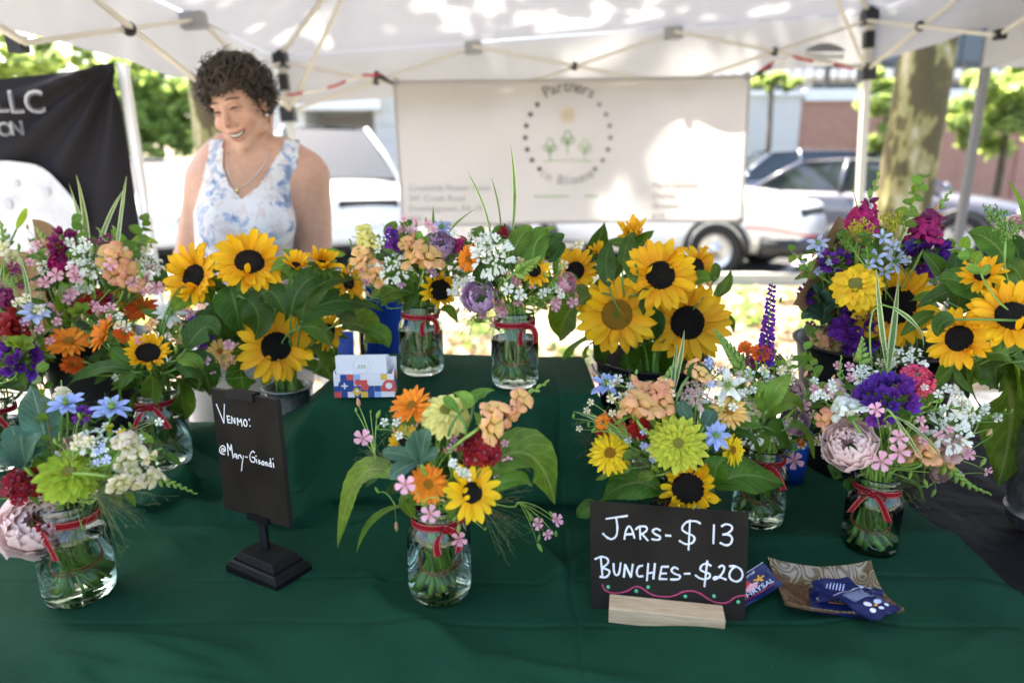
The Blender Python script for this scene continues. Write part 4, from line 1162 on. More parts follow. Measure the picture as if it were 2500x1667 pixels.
# clothes: the body's own surface, a little outside it
def project(V):
    d = V-np.array(CAM); dep = d@np.array(FWD)
    return 1250+FPX*(d@np.array(RIGHT))/dep, 833.5-FPX*(d@np.array(UP))/dep
CV, CF = surface_nets(xs, ys, zs, Dcl-0.006)
qx, qy = project(CV)
def interp(y, pts):
    return np.interp(y, [p[1] for p in pts], [p[0] for p in pts])
lft = interp(qy, [(508, 375), (497, 419), (482, 484), (472, 516), (440, 540)])
rgt = interp(qy, [(734, 368), (724, 422), (726, 500), (735, 540), (780, 560)])
vl = interp(qy, [(545, 364), (544, 403), (560, 451), (591, 484)]); vr = interp(qy, [(690, 357), (664, 396), (632, 451), (591, 484)])
inV = (qx > vl) & (qx < vr) & (qy < 484)
front = CV[:, 1] < PYW+0.02
keep = (qx > lft) & (qx < rgt) & (qy > 340) & ~(inV & front) & ~((~front) & (qx > 555) & (qx < 685) & (qy < 400))
z_top = pw(600, 850).z
kt = keep & (CV[:, 2] > z_top-0.06)
kp = (CV[:, 2] < z_top) & (CV[:, 2] > 0.10)
def sub(V, F, k):
    f = F[k[F].all(1)]; u = np.unique(f); mp = -np.ones(len(V), np.int64); mp[u] = np.arange(len(u))
    return V[u], mp[f]
m_top, nt, out = _nodes('floral_top')
tc = N(nt, 'ShaderNodeTexCoord')
wp = N(nt, 'ShaderNodeTexNoise', i_Scale=26.0, i_Detail=3.0); nt.links.new(tc.outputs['Object'], wp.inputs['Vector'])
mx = mixc(nt, 0.07, tc.outputs['Object'], wp.outputs['Color'])
n1 = N(nt, 'ShaderNodeTexNoise', i_Scale=27.0, i_Detail=3.0, i_Roughness=0.6); nt.links.new(mx, n1.inputs['Vector'])
n2 = N(nt, 'ShaderNodeTexNoise', i_Scale=48.0, i_Detail=2.0); nt.links.new(mx, n2.inputs['Vector'])
c = mixc(nt, ramp(nt, n2.outputs[0], [(0.52, 0.0), (0.58, 0.8)]), (0.80, 0.80, 0.82), (0.72, 0.62, 0.60))
c = mixc(nt, ramp(nt, n1.outputs[0], [(0.53, 0.0), (0.57, 0.9)]), c, (0.40, 0.48, 0.66))
c = mixc(nt, ramp(nt, n1.outputs[0], [(0.60, 0.0), (0.63, 0.9)]), c, (0.20, 0.27, 0.45))
finish(nt, out, c, 0.8, 0.2, 0.08, (wp.outputs[0], 0.3, 0.004))
part(person, 'top', np_mesh('top', *sub(CV, CF, kt), [m_top]))
part(person, 'trousers', np_mesh('trousers', *sub(CV, CF, kp), [plain('beige_trousers', (0.52, 0.47, 0.42), 0.85, 0.2, 0.06, 12)]))
# face details sit on the surface
def face_pt(x, z, off=0.0):
    ya = np.linspace(0.02, 0.15, 260); Ls = [np.full(260, x), ya, np.full(260, z)]
    d = sdf_head(Ls); i = np.where(d < 0)[0]
    y = ya[i[-1]] if len(i) else 0.08
    return head_world(x, y+off, z)
m_hair, nt, out = _nodes('dark_curly_hair')
geo = N(nt, 'ShaderNodeNewGeometry')
c = ramp(nt, geo.outputs['Random Per Island'], [(0.0, (0.016, 0.011, 0.008)), (0.6, (0.045, 0.031, 0.023)), (0.9, (0.09, 0.062, 0.046)), (1.0, (0.17, 0.12, 0.095))])
finish(nt, out, c, 0.4, 0.45)
m_lash = plain('lashes', (0.02, 0.013, 0.01), 0.6, 0.2)
for s in (-1, 1):
    b = MB(); P = [face_pt(s*0.031+0.016*k/5, 0.0035+0.0045*(1-(k/5)**2), 0.0006) for k in range(-5, 6)]
    b.tube(P, [0.0006+0.0016*(1-(k/5)**2) for k in range(-5, 6)], 6); part(person, 'eyelash', b.mesh('eyelash', m_lash))
    b = MB(); P = [face_pt(s*0.030+s*0.017*k/5, 0.030+0.004*(1-(k/5)**2)-0.0014*k/5, 0.0006) for k in range(-5, 6)]
    b.tube(P, [0.0012+0.0014*(1-(k/5)**2) for k in range(-5, 6)], 6); part(person, 'eyebrow', b.mesh('eyebrow', plain('brow', (0.10, 0.06, 0.045), 0.7, 0.2)))
    b = MB(); b.ball(head_world(s*0.080, 0.012, -0.045), 0.005, 8, 6); part(person, 'earring', b.mesh('earring', plain('silver', (0.7, 0.7, 0.7), 0.2, 0.5, metallic=1.0)))
b = MB()
b.grid(lambda u, v: head_world((u-0.5)*0.052, 0.090-6.5*((u-0.5)*0.052)**2, -0.0665+8.5*((u-0.5)*0.052)**2-0.0058*v*(1-(2*u-1)**4)), 16, 3)
part(person, 'teeth', b.mesh('teeth', plain('teeth', (0.72, 0.68, 0.60), 0.25, 0.5)))
# necklace
P = [pw(x, y, dy) for x, y, dy in ((556, 372, 0.0), (556, 410, -0.045), (565, 440, -0.075), (578, 462, -0.082), (600, 452, -0.080), (628, 425, -0.065), (650, 395, -0.04), (660, 362, -0.005))]
def on_body(p):
    d = (p-CAM).normalized(); ts = np.linspace(1.4, 2.2, 900)
    Q = [CAM[i]+d[i]*ts for i in range(3)]
    dd = smin(sdf_torso(Q), d_caps(Q, tuple(head_world(0, -0.03, -0.05)), tuple(pw(622, 425, 0.045)), 0.050, 0.056), 0.04)
    i = np.where(dd < 0.002)[0]
    return CAM+d*ts[i[0]] if len(i) else p
P = [on_body(p) for p in P]
fine = []
for k in range(len(P)-1):
    for j in range(4): fine.append(on_body(P[k].lerp(P[k+1], j/4)))
fine.append(P[-1])
b = MB(); b.tube(fine, 0.0011, 5); nk_ = part(person, 'necklace', b.mesh('necklace', MATS['silver']))
b = MB(); b.ball(on_body(pw(578, 466)), (0.0065, 0.004, 0.0065), 10, 6); part(nk_, 'pendant', b.mesh('pendant', plain('gold', (0.75, 0.58, 0.25), 0.25, 0.5, metallic=1.0)))
# curly hair
rg = random.Random(4)
b = MB()
def in_face(d):
    return d.y > 0.30 and d.z < 0.46-0.16*abs(d.x) and abs(d.x) < 0.74
def hair_pt(d, k):
    zz = d.z*0.099 if d.z > 0 else d.z*0.105
    return V3((d.x*0.098*k, -0.020+d.y*0.108*k, 0.047+zz*k))
def skull(u, v):
    th = PI*(0.02+0.74*v); ph = 2*PI*u
    d = V3((math.sin(th)*math.cos(ph), math.sin(th)*math.sin(ph), math.cos(th)))
    k = 0.93+0.05*math.sin(ph*7+th*9)*math.sin(th*8)
    if in_face(d): k = 0.60
    q = hair_pt(d, k); return head_world(q.x, q.y, q.z)
b.grid(skull, 40, 20)
n_c = 0
while n_c < 2300:
    d = V3((rg.gauss(0, 1), rg.gauss(0, 1), rg.gauss(0, 1))).normalized()
    if d.z < -0.72 or in_face(d) or (d.y > 0.25 and d.z < 0.0): continue
    n_c += 1
    q = hair_pt(d, rg.uniform(0.86, 1.04)); q = head_world(q.x, q.y, q.z)
    nrm = (_x*d.x+_f*d.y+_u*d.z).normalized()
    tan = nrm.cross(V3((rg.gauss(0, 1), rg.gauss(0, 1), rg.gauss(0, 1)))).normalized()
    ax = (tan*0.8+V3((0, 0, -0.5))*rg.random()+nrm*rg.uniform(-0.15, 0.22)).normalized()
    a = ax.orthogonal().normalized(); c2 = ax.cross(a); L_ = rg.uniform(0.03, 0.055); rr = rg.uniform(0.008, 0.016); tw = rg.uniform(2.5, 6)*rg.choice((-1, 1)); ph = rg.uniform(0, 6)
    P = [q+ax*(L_*k/11)+(a*math.cos(ph+tw*k/11)+c2*math.sin(ph+tw*k/11))*rr*(0.5+0.5*k/11) for k in range(12)]
    b.tube(P, [0.0019*(1-0.7*k/11) for k in range(12)], 4)
for k in range(420):
    d = V3((rg.gauss(0, 1), rg.gauss(0, 1), rg.gauss(0, 1))).normalized()
    if d.z < -0.6 or in_face(d): continue
    q = hair_pt(d, 0.98); q = head_world(q.x, q.y, q.z); nr = (_x*d.x+_f*d.y+_u*d.z); tn = nr.cross(V3((rg.gauss(0, 1), rg.gauss(0, 1), rg.gauss(0, 1)))).normalized()
    b.tube(bez2(q, q+nr*rg.uniform(0.006, 0.016)+tn*0.008, q+tn*rg.uniform(0.012, 0.03)+nr*rg.uniform(-0.002, 0.008), 6), 0.0007, 3)
# a soft fringe over the forehead
for k in range(60):
    x = rg.uniform(-0.062, 0.062); p0 = head_world(x, 0.074-5.5*x*x, 0.088); p1 = head_world(x+rg.uniform(-0.012, 0.012), 0.092-5.5*x*x, rg.uniform(0.06, 0.07)); p2 = head_world(x+rg.uniform(-0.016, 0.02), 0.083-6*x*x, rg.uniform(0.044, 0.062))
    b.tube(bez2(p0, p1, p2, 7), [0.0024*(1-0.8*j/7) for j in range(8)], 4)
part(person, 'hair', b.mesh('hair', m_hair), kind='stuff')

# ================================================================== SIGNS AND SMALL THINGS ON THE TABLE
m_board = plain('chalkboard', (0.020, 0.0165, 0.012), 0.7, 0.05, 0.3, 14)
m_board_edge = plain('chalkboard_edge', (0.012, 0.012, 0.011), 0.6, 0.3, 0.3, 60)
m_chalk = plain('white_chalk_ink', (0.78, 0.78, 0.76), 0.7, 0.2, 0.08, 60)
m_chalkpink = plain('pink_chalk_ink', (0.45, 0.06, 0.13), 0.7, 0.2, 0.25, 14)
m_chalkgreen = plain('green_chalk_ink', (0.10, 0.42, 0.22), 0.7, 0.2, 0.15, 60)
def smooth_line(pts, n=4):
    P = [V3((x, y, 0)) for x, y in pts]
    if len(P) < 3: return P
    out = []
    for i in range(len(P)-1):
        a = P[max(0, i-1)]; b_ = P[i]; c = P[i+1]; d = P[min(len(P)-1, i+2)]
        if len(P) <= 3 and False: n = 1
        for k in range(n):
            t = k/n
            out.append(0.5*((2*b_)+(c-a)*t+(2*a-5*b_+4*c-d)*t*t+(3*b_-a-3*c+d)*t*t*t))
    out.append(P[-1]); return out
def strokes(lines, conv, o, n, w, mat, name, lift=0.0012, curved=True, seed=0):
    """pen strokes, given in picture coordinates, laid on the plane through o with normal n as thin flat ribbons"""
    b = MB(); rg = random.Random(seed)
    off = n*lift
    for ln in lines:
        pts = smooth_line(ln) if (curved and len(ln) > 3) else [V3((x, y, 0)) for x, y in ln]
        if len(ln) == 1:
            c = at_plane(*conv(*ln[0]), o, n)+off; r = w*1.1*mpp(c)
            b.ball(c, r, 8, 4); continue
        W = [at_plane(*conv(p.x, p.y), o, n)+off for p in pts]
        ww = w*mpp(W[0])
        vs = []
        for i, p in enumerate(W):
            t = (W[min(i+1, len(W)-1)]-W[max(0, i-1)]).normalized(); s = n.cross(t).normalized()
            if i == 0: p = p-t*ww*0.5
            if i == len(W)-1: p = p+t*ww*0.5
            k = ww*(0.82+0.3*rg.random())
            vs += [p+s*k-n*lift*0.6, p+n*0.0002, p-s*k-n*lift*0.6]
        b.add(vs, [f for i in range(len(W)-1) for f in ((3*i, 3*i+1, 3*i+4, 3*i+3), (3*i+1, 3*i+2, 3*i+5, 3*i+4))])
    return b.mesh(name, mat, False)
def slab(q, n, th, mats):
    """flat board from its four front corners, th thick, with a separate edge material"""
    b = MB(); q = [V3(p) for p in q]; r = [p-n*th for p in q]
    b.add(q+r, [(0, 1, 2, 3)], [(0, 0), (1, 0), (1, 1), (0, 1)]*2)
    b.add(q+r, [(7, 6, 5, 4)]); b.add(q+r, [(0, 4, 5, 1), (1, 5, 6, 2), (2, 6, 7, 3), (3, 7, 4, 0)], mi=1)
    me = b.mesh('board', mats, False)
    return me
# ---- price sign
pb = at_z(1628, 1518, TZ+0.004)
PO = at_y(1632, 1370, pb.y+0.05)                    # a point on the face
bl, br = at_y(1443, 1484, pb.y+0.030), at_y(1818, 1518, pb.y+0.000)
tl, tr = at_y(1440, 1222, pb.y+0.088), at_y(1829, 1250, pb.y+0.055)
PN = ((tr-tl).cross(bl-tl)).normalized()
PN = -PN if PN.y > 0 else PN
PO = (bl+br+tl+tr)/4
qq = [at_plane(x, y, PO, PN) for x, y in ((1443, 1484), (1818, 1518), (1829, 1250), (1440, 1222))]
sign = thing('price_sign', 'black price board with white hand lettering on a wooden block', 'sign', (pb.x, pb.y, TZ))
part(sign, 'board', slab(qq, PN, 0.005, [m_board, m_board_edge]))
cv = lambda x, y: (1420+x/4.6116, 1220+y/4.6116)
T1 = [[(275, 212), (515, 178)], [(385, 190), (402, 300), (390, 400), (340, 440), (285, 420), (240, 378)],
      [(482, 440), (497, 350), (530, 295), (565, 330), (595, 428)], [(490, 388), (588, 382)],
      [(660, 440), (655, 310)], [(610, 330), (650, 300), (720, 300), (735, 335), (700, 370), (665, 385)], [(682, 385), (745, 455)],
      [(885, 342), (840, 322), (798, 350), (830, 385), (882, 412), (868, 447), (790, 440)], [(945, 398), (1003, 403)],
      [(1335, 265), (1280, 238), (1180, 250), (1130, 320), (1170, 365), (1250, 400), (1272, 440), (1240, 485), (1170, 495), (1100, 458)], [(1220, 225), (1203, 560)],
      [(1490, 280), (1483, 488)], [(1575, 297), (1625, 272), (1685, 290), (1690, 335), (1640, 375), (1590, 388)], [(1590, 388), (1665, 395), (1695, 440), (1672, 495), (1620, 508), (1560, 482)],
      [(215, 650), (235, 855)], [(150, 665), (230, 638), (290, 662), (294, 712), (230, 765)], [(230, 765), (308, 792), (304, 840), (262, 870), (208, 862)],
      [(360, 715), (364, 800), (388, 845), (422, 820), (440, 705)], [(475, 865), (490, 725)], [(490, 725), (555, 865)], [(555, 865), (577, 722)],
      [(687, 738), (642, 752), (620, 810), (640, 858), (690, 855)], [(750, 715), (735, 905)], [(825, 715), (808, 885)], [(740, 825), (815, 815)],
      [(902, 750), (875, 885)], [(875, 887), (960, 890)], [(902, 750), (977, 750)], [(890, 828), (955, 825)],
      [(1085, 777), (1042, 757), (1010, 795), (1050, 830), (1107, 852), (1088, 890), (1000, 893)], [(1155, 830), (1220, 828)],
      [(1455, 740), (1410, 716), (1360, 730), (1335, 775), (1370, 805), (1440, 832), (1440, 870), (1390, 890), (1330, 880), (1280, 845)], [(1415, 685), (1383, 972)],
      [(1545, 757), (1580, 737), (1607, 765), (1580, 830), (1530, 880), (1488, 890), (1500, 866), (1560, 870), (1625, 895)],
      [(1665, 747), (1720, 742), (1790, 780), (1812, 840), (1790, 895), (1740, 917), (1682, 892), (1663, 840), (1690, 780), (1735, 745)]]
part(sign, 'lettering', strokes(T1, cv, PO, PN, 2.5, m_chalk, 'lettering', seed=1), label='white hand lettering: jars 13 dollars, bunches 20 dollars')
wave = [(235, 950), (260, 1010), (340, 1045), (430, 1045), (520, 1020), (590, 980), (640, 975), (700, 1005), (780, 1060), (870, 1085), (980, 1090), (1060, 1070), (1150, 1030), (1250, 1025), (1340, 1055), (1420, 1110), (1500, 1150), (1580, 1162), (1650, 1150), (1720, 1100), (1790, 1078), (1855, 1076)]
part(sign, 'wavy_line', strokes([wave], cv, PO, PN, 1.9, m_chalkpink, 'wavy_line', seed=2))
for i, p in enumerate([(300, 978), (615, 1025), (750, 980), (1168, 1085), (1490, 1082), (1763, 1147)]):
    c = at_plane(*cv(*p), PO, PN); r = 4.6*mpp(c); b = MB()
    b.lathe([(0, 0.0014), (r*0.8, 0.0012), (r, 0.0004)], n=10, M=frame(c, PN)); part(sign, 'green_dot', b.mesh('green_dot', m_chalkgreen))
# wooden block
m_wood, nt, out = _nodes('pale_wood')
tc = N(nt, 'ShaderNodeTexCoord'); mp = N(nt, 'ShaderNodeMapping'); mp.inputs['Scale'].default_value = (6, 60, 60)
nt.links.new(tc.outputs['Object'], mp.inputs[0])
nz = N(nt, 'ShaderNodeTexNoise', i_Scale=3.0, i_Detail=6.0, i_Distortion=1.2); nt.links.new(mp.outputs[0], nz.inputs['Vector'])
finish(nt, out, ramp(nt, nz.outputs[0], [(0.3, (0.42, 0.29, 0.16)), (0.7, (0.60, 0.46, 0.28))]), 0.6, 0.3, 0, (nz.outputs[0], 0.2, 0.001))
c0, c1 = at_z(1485, 1520, TZ+0.004), at_z(1769, 1551, TZ+0.004)
ax = (c1-c0); wl = ax.length; ax.normalize(); bk = V3((-ax.y, ax.x, 0))
hgt = (at_y(1486, 1484, c0.y).z-c0.z)
b = MB(); Mb = Matrix(((ax.x, bk.x, 0, c0.x), (ax.y, bk.y, 0, c0.y), (ax.z*0, 0, 1, c0.z), (0, 0, 0, 1)))
b.box((0, 0, 0), (wl, 0.030, hgt))
me = b.mesh('wooden_block', m_wood, False)
o = part(sign, 'wooden_block', me, Mb)
md = o.modifiers.new('bevel', 'BEVEL'); md.width = 0.0015; md.segments = 2

# ---- payment sign on a pedestal
vb = at_z(655, 1388, TZ+0.004)
YS = vb.y
vq0 = [at_y(548, 1241, YS+0.052), at_y(711, 1289, YS-0.028), at_y(678, 976, YS-0.012), at_y(514, 948, YS+0.068)]
VN = ((vq0[1]-vq0[0]).cross(vq0[3]-vq0[0])).normalized(); VN = -VN if VN.y > 0 else VN
VO = sum(vq0, V3())/4
vq = [at_plane(x, y, VO, VN) for x, y in ((548, 1240), (706, 1289), (674, 976), (514, 948))]
vs_ = thing('payment_sign', 'tall black board with white hand lettering on a black pedestal', 'sign', (vb.x, vb.y, TZ))
part(vs_, 'board', slab(vq, VN, 0.007, [m_board, m_board_edge]))
cv2 = lambda x, y: (500+x/6.532, 930+y/6.532)
T2 = [[(190, 365), (310, 665)], [(310, 665), (318, 365)], [(360, 550), (375, 660)], [(375, 662), (420, 668)], [(360, 553), (408, 565)], [(370, 610), (410, 615)],
      [(436, 670), (432, 567)], [(432, 567), (487, 672)], [(487, 672), (482, 585)], [(532, 697), (523, 590)], [(523, 590), (560, 652)], [(560, 652), (583, 600)], [(583, 600), (602, 716)],
      [(640, 615), (622, 650), (638, 705), (668, 717), (680, 672), (662, 625), (640, 613)], [(713, 600), (716, 622)], [(724, 708), (728, 720)],
      [(312, 1083), (282, 1075), (270, 1110), (295, 1125), (315, 1085), (320, 1120), (336, 1100), (320, 1045), (280, 1030), (245, 1070), (245, 1120), (275, 1155), (325, 1165)],
      [(378, 1180), (365, 995)], [(365, 995), (413, 1100)], [(413, 1100), (426, 1010)], [(426, 1010), (456, 1222)],
      [(507, 1163), (478, 1162), (472, 1198), (498, 1203), (508, 1165), (518, 1232)], [(535, 1178), (542, 1230)], [(538, 1198), (548, 1180), (562, 1178), (570, 1182)],
      [(572, 1175), (592, 1228)], [(622, 1185), (604, 1290), (596, 1360), (590, 1425)], [(655, 1205), (690, 1215)],
      [(800, 1140), (770, 1115), (736, 1150), (724, 1210), (745, 1275), (785, 1290), (805, 1258), (800, 1222), (762, 1212)], [(828, 1240), (835, 1300)], [(828, 1190)],
      [(887, 1265), (866, 1262), (870, 1288), (893, 1303), (868, 1318)], [(930, 1275), (910, 1300), (925, 1332), (947, 1322), (942, 1285), (930, 1274)],
      [(968, 1288), (975, 1340)], [(970, 1305), (985, 1288), (998, 1305), (1003, 1346)], [(1056, 1308), (1032, 1308), (1028, 1348), (1055, 1355)], [(1048, 1230), (1068, 1366)], [(1095, 1303), (1105, 1370)], [(1098, 1235)]]
part(vs_, 'lettering', strokes(T2, cv2, VO, VN, 1.75, m_chalk, 'lettering', seed=3), label='white hand lettering with a payment name')
m_blkmetal = plain('black_painted_metal', (0.006, 0.006, 0.006), 0.5, 0.15, 0.2, 40)
# clip on the top edge and ledge at the bottom
ex = (vq[1]-vq[0]).normalized(); ey = (vq[3]-vq[0]).normalized()
def clip(u0, u1, v0, v1, lift, nm):
    W = (vq[1]-vq[0]).length; Hh = (vq[3]-vq[0]).length
    b = MB(); P = [vq[0]+ex*W*u+ey*Hh*v for u, v in ((u0, v0), (u1, v0), (u1, v1), (u0, v1))]
    P = [p+VN*lift for p in P]; Q = [p-VN*(lift+0.010) for p in P]
    b.add(P+Q, [(0, 1, 2, 3), (7, 6, 5, 4), (0, 4, 5, 1), (1, 5, 6, 2), (2, 6, 7, 3), (3, 7, 4, 0)])
    part(vs_, nm, b.mesh(nm, m_blkmetal, False))
clip(0.27, 0.68, 0.945, 1.012, 0.003, 'top_clip'); clip(0.40, 0.72, -0.02, 0.028, 0.004, 'ledge')
pp_ = [at_y(640, 1268, YS+0.012), at_y(648, 1310, YS+0.008), at_y(655, 1362, YS+0.004)]
pt_ = V3(vb); b = MB(); b.tube([pt_+V3((0, 0, 0.02)), (pt_+pp_[0])/2, pp_[0], pp_[0]+ey*0.03-VN*0.012], 0.0058, 12); part(vs_, 'post', b.mesh('post', m_blkmetal))
e0, e1, e2 = at_z(552, 1394, TZ+0.004), at_z(676, 1449, TZ+0.004), at_z(763, 1395, TZ+0.004)
e3 = e0+e2-e1; cen = (e0+e2)/2
rings = [(1.0, 0.0), (1.0, 0.010), (0.90, 0.016), (0.80, 0.018), (0.80, 0.0215), (0.66, 0.030)]
b = MB(); vv = []
for s, z in rings:
    for e in (e0, e1, e2, e3): vv.append(cen+(e-cen)*s+V3((0, 0, z)))
b.add(vv, [(4*i+k, 4*i+(k+1) % 4, 4*i+4+(k+1) % 4, 4*i+4+k) for i in range(5) for k in range(4)]+[(20, 21, 22, 23), (3, 2, 1, 0)])
o = part(vs_, 'base', b.mesh('base', m_blkmetal, False)); md = o.modifiers.new('bevel', 'BEVEL'); md.width = 0.0008; md.segments = 2

# ---- ceramic tray
m_glaze, nt, out = _nodes('brown_glaze')
tc = N(nt, 'ShaderNodeTexCoord'); uvn = N(nt, 'ShaderNodeUVMap'); sx = N(nt, 'ShaderNodeSeparateXYZ'); nt.links.new(uvn.outputs[0], sx.inputs[0])
nz = N(nt, 'ShaderNodeTexNoise', i_Scale=28.0, i_Detail=3.0, i_Distortion=2.5); nt.links.new(tc.outputs['Object'], nz.inputs['Vector'])
wn = N(nt, 'ShaderNodeTexNoise', i_Scale=26.0, i_Detail=1.0); nt.links.new(tc.outputs['Object'], wn.inputs['Vector']); wvo = math_n(nt, 'ADD', math_n(nt, 'MULTIPLY', math_n(nt, 'SINE', math_n(nt, 'MULTIPLY', wn.outputs[0], 95.0)), 0.5), 0.5)
edge = math_n(nt, 'ADD', math_n(nt, 'SUBTRACT', 1.0, sx.outputs[0]), math_n(nt, 'MULTIPLY', math_n(nt, 'SUBTRACT', nz.outputs[0], 0.5), 0.5))
c = ramp(nt, nz.outputs[0], [(0.35, (0.10, 0.045, 0.022)), (0.65, (0.17, 0.08, 0.04))])
g = ramp(nt, wvo, [(0.1, (0.13, 0.095, 0.04)), (0.6, (0.24, 0.19, 0.10)), (1.0, (0.32, 0.26, 0.17))])
pat = math_n(nt, 'ADD', math_n(nt, 'MULTIPLY', sx.outputs[1], 1.0), math_n(nt, 'MULTIPLY', sx.outputs[0], 0.45))
c = mixc(nt, ramp(nt, math_n(nt, 'ADD', pat, math_n(nt, 'MULTIPLY', nz.outputs[0], 0.25)), [(0.92, 0.0), (0.97, 1.0)]), c, g)
finish(nt, out, c, 0.22, 0.5, 0, (wvo, 0.4, 0.002), coat=0.4)
tq = [at_z(1914, 1506, TZ+0.010), at_z(2202, 1520, TZ+0.012), at_z(2124, 1386, TZ+0.020), at_z(1872, 1378, TZ+0.020)]
tcen = sum(tq, V3())/4
tray = None
b = MB()
def tray_pt(u, v, lift=0.0):
    p = tq[0].lerp(tq[1], u).lerp(tq[3].lerp(tq[2], u), v)
    a, c_ = abs(2*u-1), abs(2*v-1)
    e = max(a, c_); k = sstep(0.55, 1.0, e)
    z = TZ+0.006+0.015*k + 0.006*(a*c_)**3 - 0.004*k*(1-min(a, c_))*1.2
    inn = 1-0.05*(1-min(a, c_)**2)*sstep(0.9, 1.0, e)
    q_ = tcen+(p-tcen)*inn
    return V3((q_.x, q_.y, z+lift))
b.grid(lambda u, v: tray_pt(u, v, 0.005), 28, 24)
b.grid(lambda u, v: tray_pt(1-u, v, 0.0), 28, 24)
for f in (lambda s: (s, 0), lambda s: (1, s), lambda s: (1-s, 1), lambda s: (0, 1-s)):
    b.grid(lambda u, v: tray_pt(*f(u), 0.005*v), 24, 2)
tray = solo('ceramic_tray', b.mesh('ceramic_tray', m_glaze), 'brown glazed square ceramic tray holding blue sachets', 'tray', loc=(tcen.x, tcen.y, TZ))

# ---- blue flower food sachets
m_foil, nt, out = _nodes('blue_sachet')
tc = N(nt, 'ShaderNodeTexCoord'); nz = N(nt, 'ShaderNodeTexNoise', i_Scale=70.0, i_Detail=3.0); nt.links.new(tc.outputs['Object'], nz.inputs['Vector'])
finish(nt, out, (0.008, 0.014, 0.075), 0.35, 0.35, 0, (nz.outputs[0], 0.7, 0.004), coat=0.1)
m_wprint = plain('white_print', (0.75, 0.75, 0.75), 0.5, 0.3); m_rprint = plain('red_print', (0.55, 0.03, 0.03), 0.5, 0.3)
m_pprint = plain('pink_print', (0.75, 0.36, 0.40), 0.5, 0.3); m_oprint = plain('orange_print', (0.80, 0.36, 0.03), 0.5, 0.3); m_lprint = plain('lilac_print', (0.48, 0.55, 0.75), 0.5, 0.3)
m_silver = plain('silver_edge', (0.6, 0.6, 0.62), 0.4, 0.5)
def sachet(label, quad, face, flip=0, bulge=0.004, seed=0, group='flower food sachets'):
    """quad: four corners (bottom left, bottom right, top right, top left) of the sachet, its reading direction along the first side"""
    q = quad; n = (q[1]-q[0]).cross(q[3]-q[0]).normalized()
    cen = sum(q, V3())/4
    t = thing('sachet', label, 'sachet', cen, group)
    rg = random.Random(seed); ph = rg.uniform(0, 6)
    def pt(u, v, l=0.0):
        p = q[0].lerp(q[1], u).lerp(q[3].lerp(q[2], u), v)
        k = min(1, 8*min(u, 1-u, v, 1-v))
        return p+n*(bulge*math.sin(PI*u)*math.sin(PI*v)*k+0.0012*math.sin(u*13+ph)*math.sin(v*9+ph)+l)
    b = MB(); b.grid(lambda u, v: pt(u, v), 14, 18); b.grid(lambda u, v: pt(1-u, v, -0.0016-0.0*u), 14, 18)
    part(t, 'pouch', b.mesh('pouch', m_foil))
    b = MB(); b.grid(lambda u, v: pt(0.0+u, 0.985+0.015*v, 0.0006), 10, 1); part(t, 'edge_strip', b.mesh('edge_strip', m_silver))
    def patch(u0, v0, ru, rv, mat, nm, k=14, pts=None):
        b = MB(); vs = [pt(u0, v0, 0.0011)]
        for i in range(k):
            a = 2*PI*i/k; r = pts(a) if pts else 1
            vs.append(pt(u0+ru*r*math.cos(a), v0+rv*r*math.sin(a), 0.0009))
        b.add(vs, [(0, 1+i, 1+(i+1) % k) for i in range(k)]); part(t, nm, b.mesh(nm, mat, False))
    def word(s, u0, v0, size, mat, du=1.0):
        me = text_mesh(s, 1.0, mat)
        w = (q[1]-q[0]).length; h = (q[3]-q[0]).length
        co = np.empty(len(me.vertices)*3, np.float32); me.vertices.foreach_get('co', co); co = co.reshape(-1, 3)
        mxx = co[:, 0].max()
        new = [pt(min(0.99, u0+c[0]/mxx*du), min(0.99, v0+c[1]*size), 0.0012) for c in co]
        me.vertices.foreach_set('co', np.array([tuple(p) for p in new], np.float32).ravel()); me.update()
        part(t, 'lettering', me)
    w = (q[1]-q[0]).length; h = (q[3]-q[0]).length
    if face == 'front':
        fl5 = lambda a: 0.75+0.25*math.cos(a*5)
        patch(0.30, 0.70, 0.17, 0.13, m_rprint, 'printed_flower')
        patch(0.42, 0.52, 0.20, 0.13, m_pprint, 'printed_flower', 30, lambda a: 0.86+0.14*math.cos(a*9))
        patch(0.66, 0.62, 0.16, 0.13, m_oprint, 'printed_flower', 30, lambda a: 0.6+0.4*math.cos(a*5))
        word('CHRYSAL', 0.12, 0.27, 0.24, m_wprint, 0.78)
        b = MB(); b.grid(lambda u, v: pt(0.15+0.72*u, 0.20+0.025*v, 0.0012), 10, 1); part(t, 'red_line', b.mesh('red_line', m_rprint, False))
        word('Universal', 0.20, 0.86, 0.12, m_wprint, 0.5)
    elif face == 'small':
        patch(0.58, 0.80, 0.16, 0.13, m_pprint, 'printed_flower', 30, lambda a: 0.86+0.14*math.cos(a*9)); patch(0.66, 0.66, 0.14, 0.10, m_oprint, 'printed_flower')
        word('CHRYSAL', 0.10, 0.40, 0.24, m_wprint, 0.76)
        b = MB(); b.grid(lambda u, v: pt(0.12+0.66*u, 0.33+0.025*v, 0.0012), 10, 1); part(t, 'red_line', b.mesh('red_line', m_oprint, False))
    else:
        for k in range(7):
            b = MB(); y0 = 0.88-k*0.05; b.grid(lambda u, v: pt(0.18+(0.62-0.02*(k % 3))*u, y0+0.016*v, 0.0011), 10, 1); part(t, 'printed_line', b.mesh('printed_line', m_lprint, False))
        for (u0, v0, r, m_) in ((0.35, 0.38, 0.11, m_wprint), (0.65, 0.36, 0.10, m_lprint), (0.30, 0.20, 0.08, m_wprint), (0.55, 0.18, 0.07, m_wprint), (0.78, 0.22, 0.06, m_wprint), (0.52, 0.30, 0.05, m_oprint)):
            patch(u0, v0, r, r*0.7, m_, 'printed_drop', 12)
    return t
zt_ = TZ+0.02
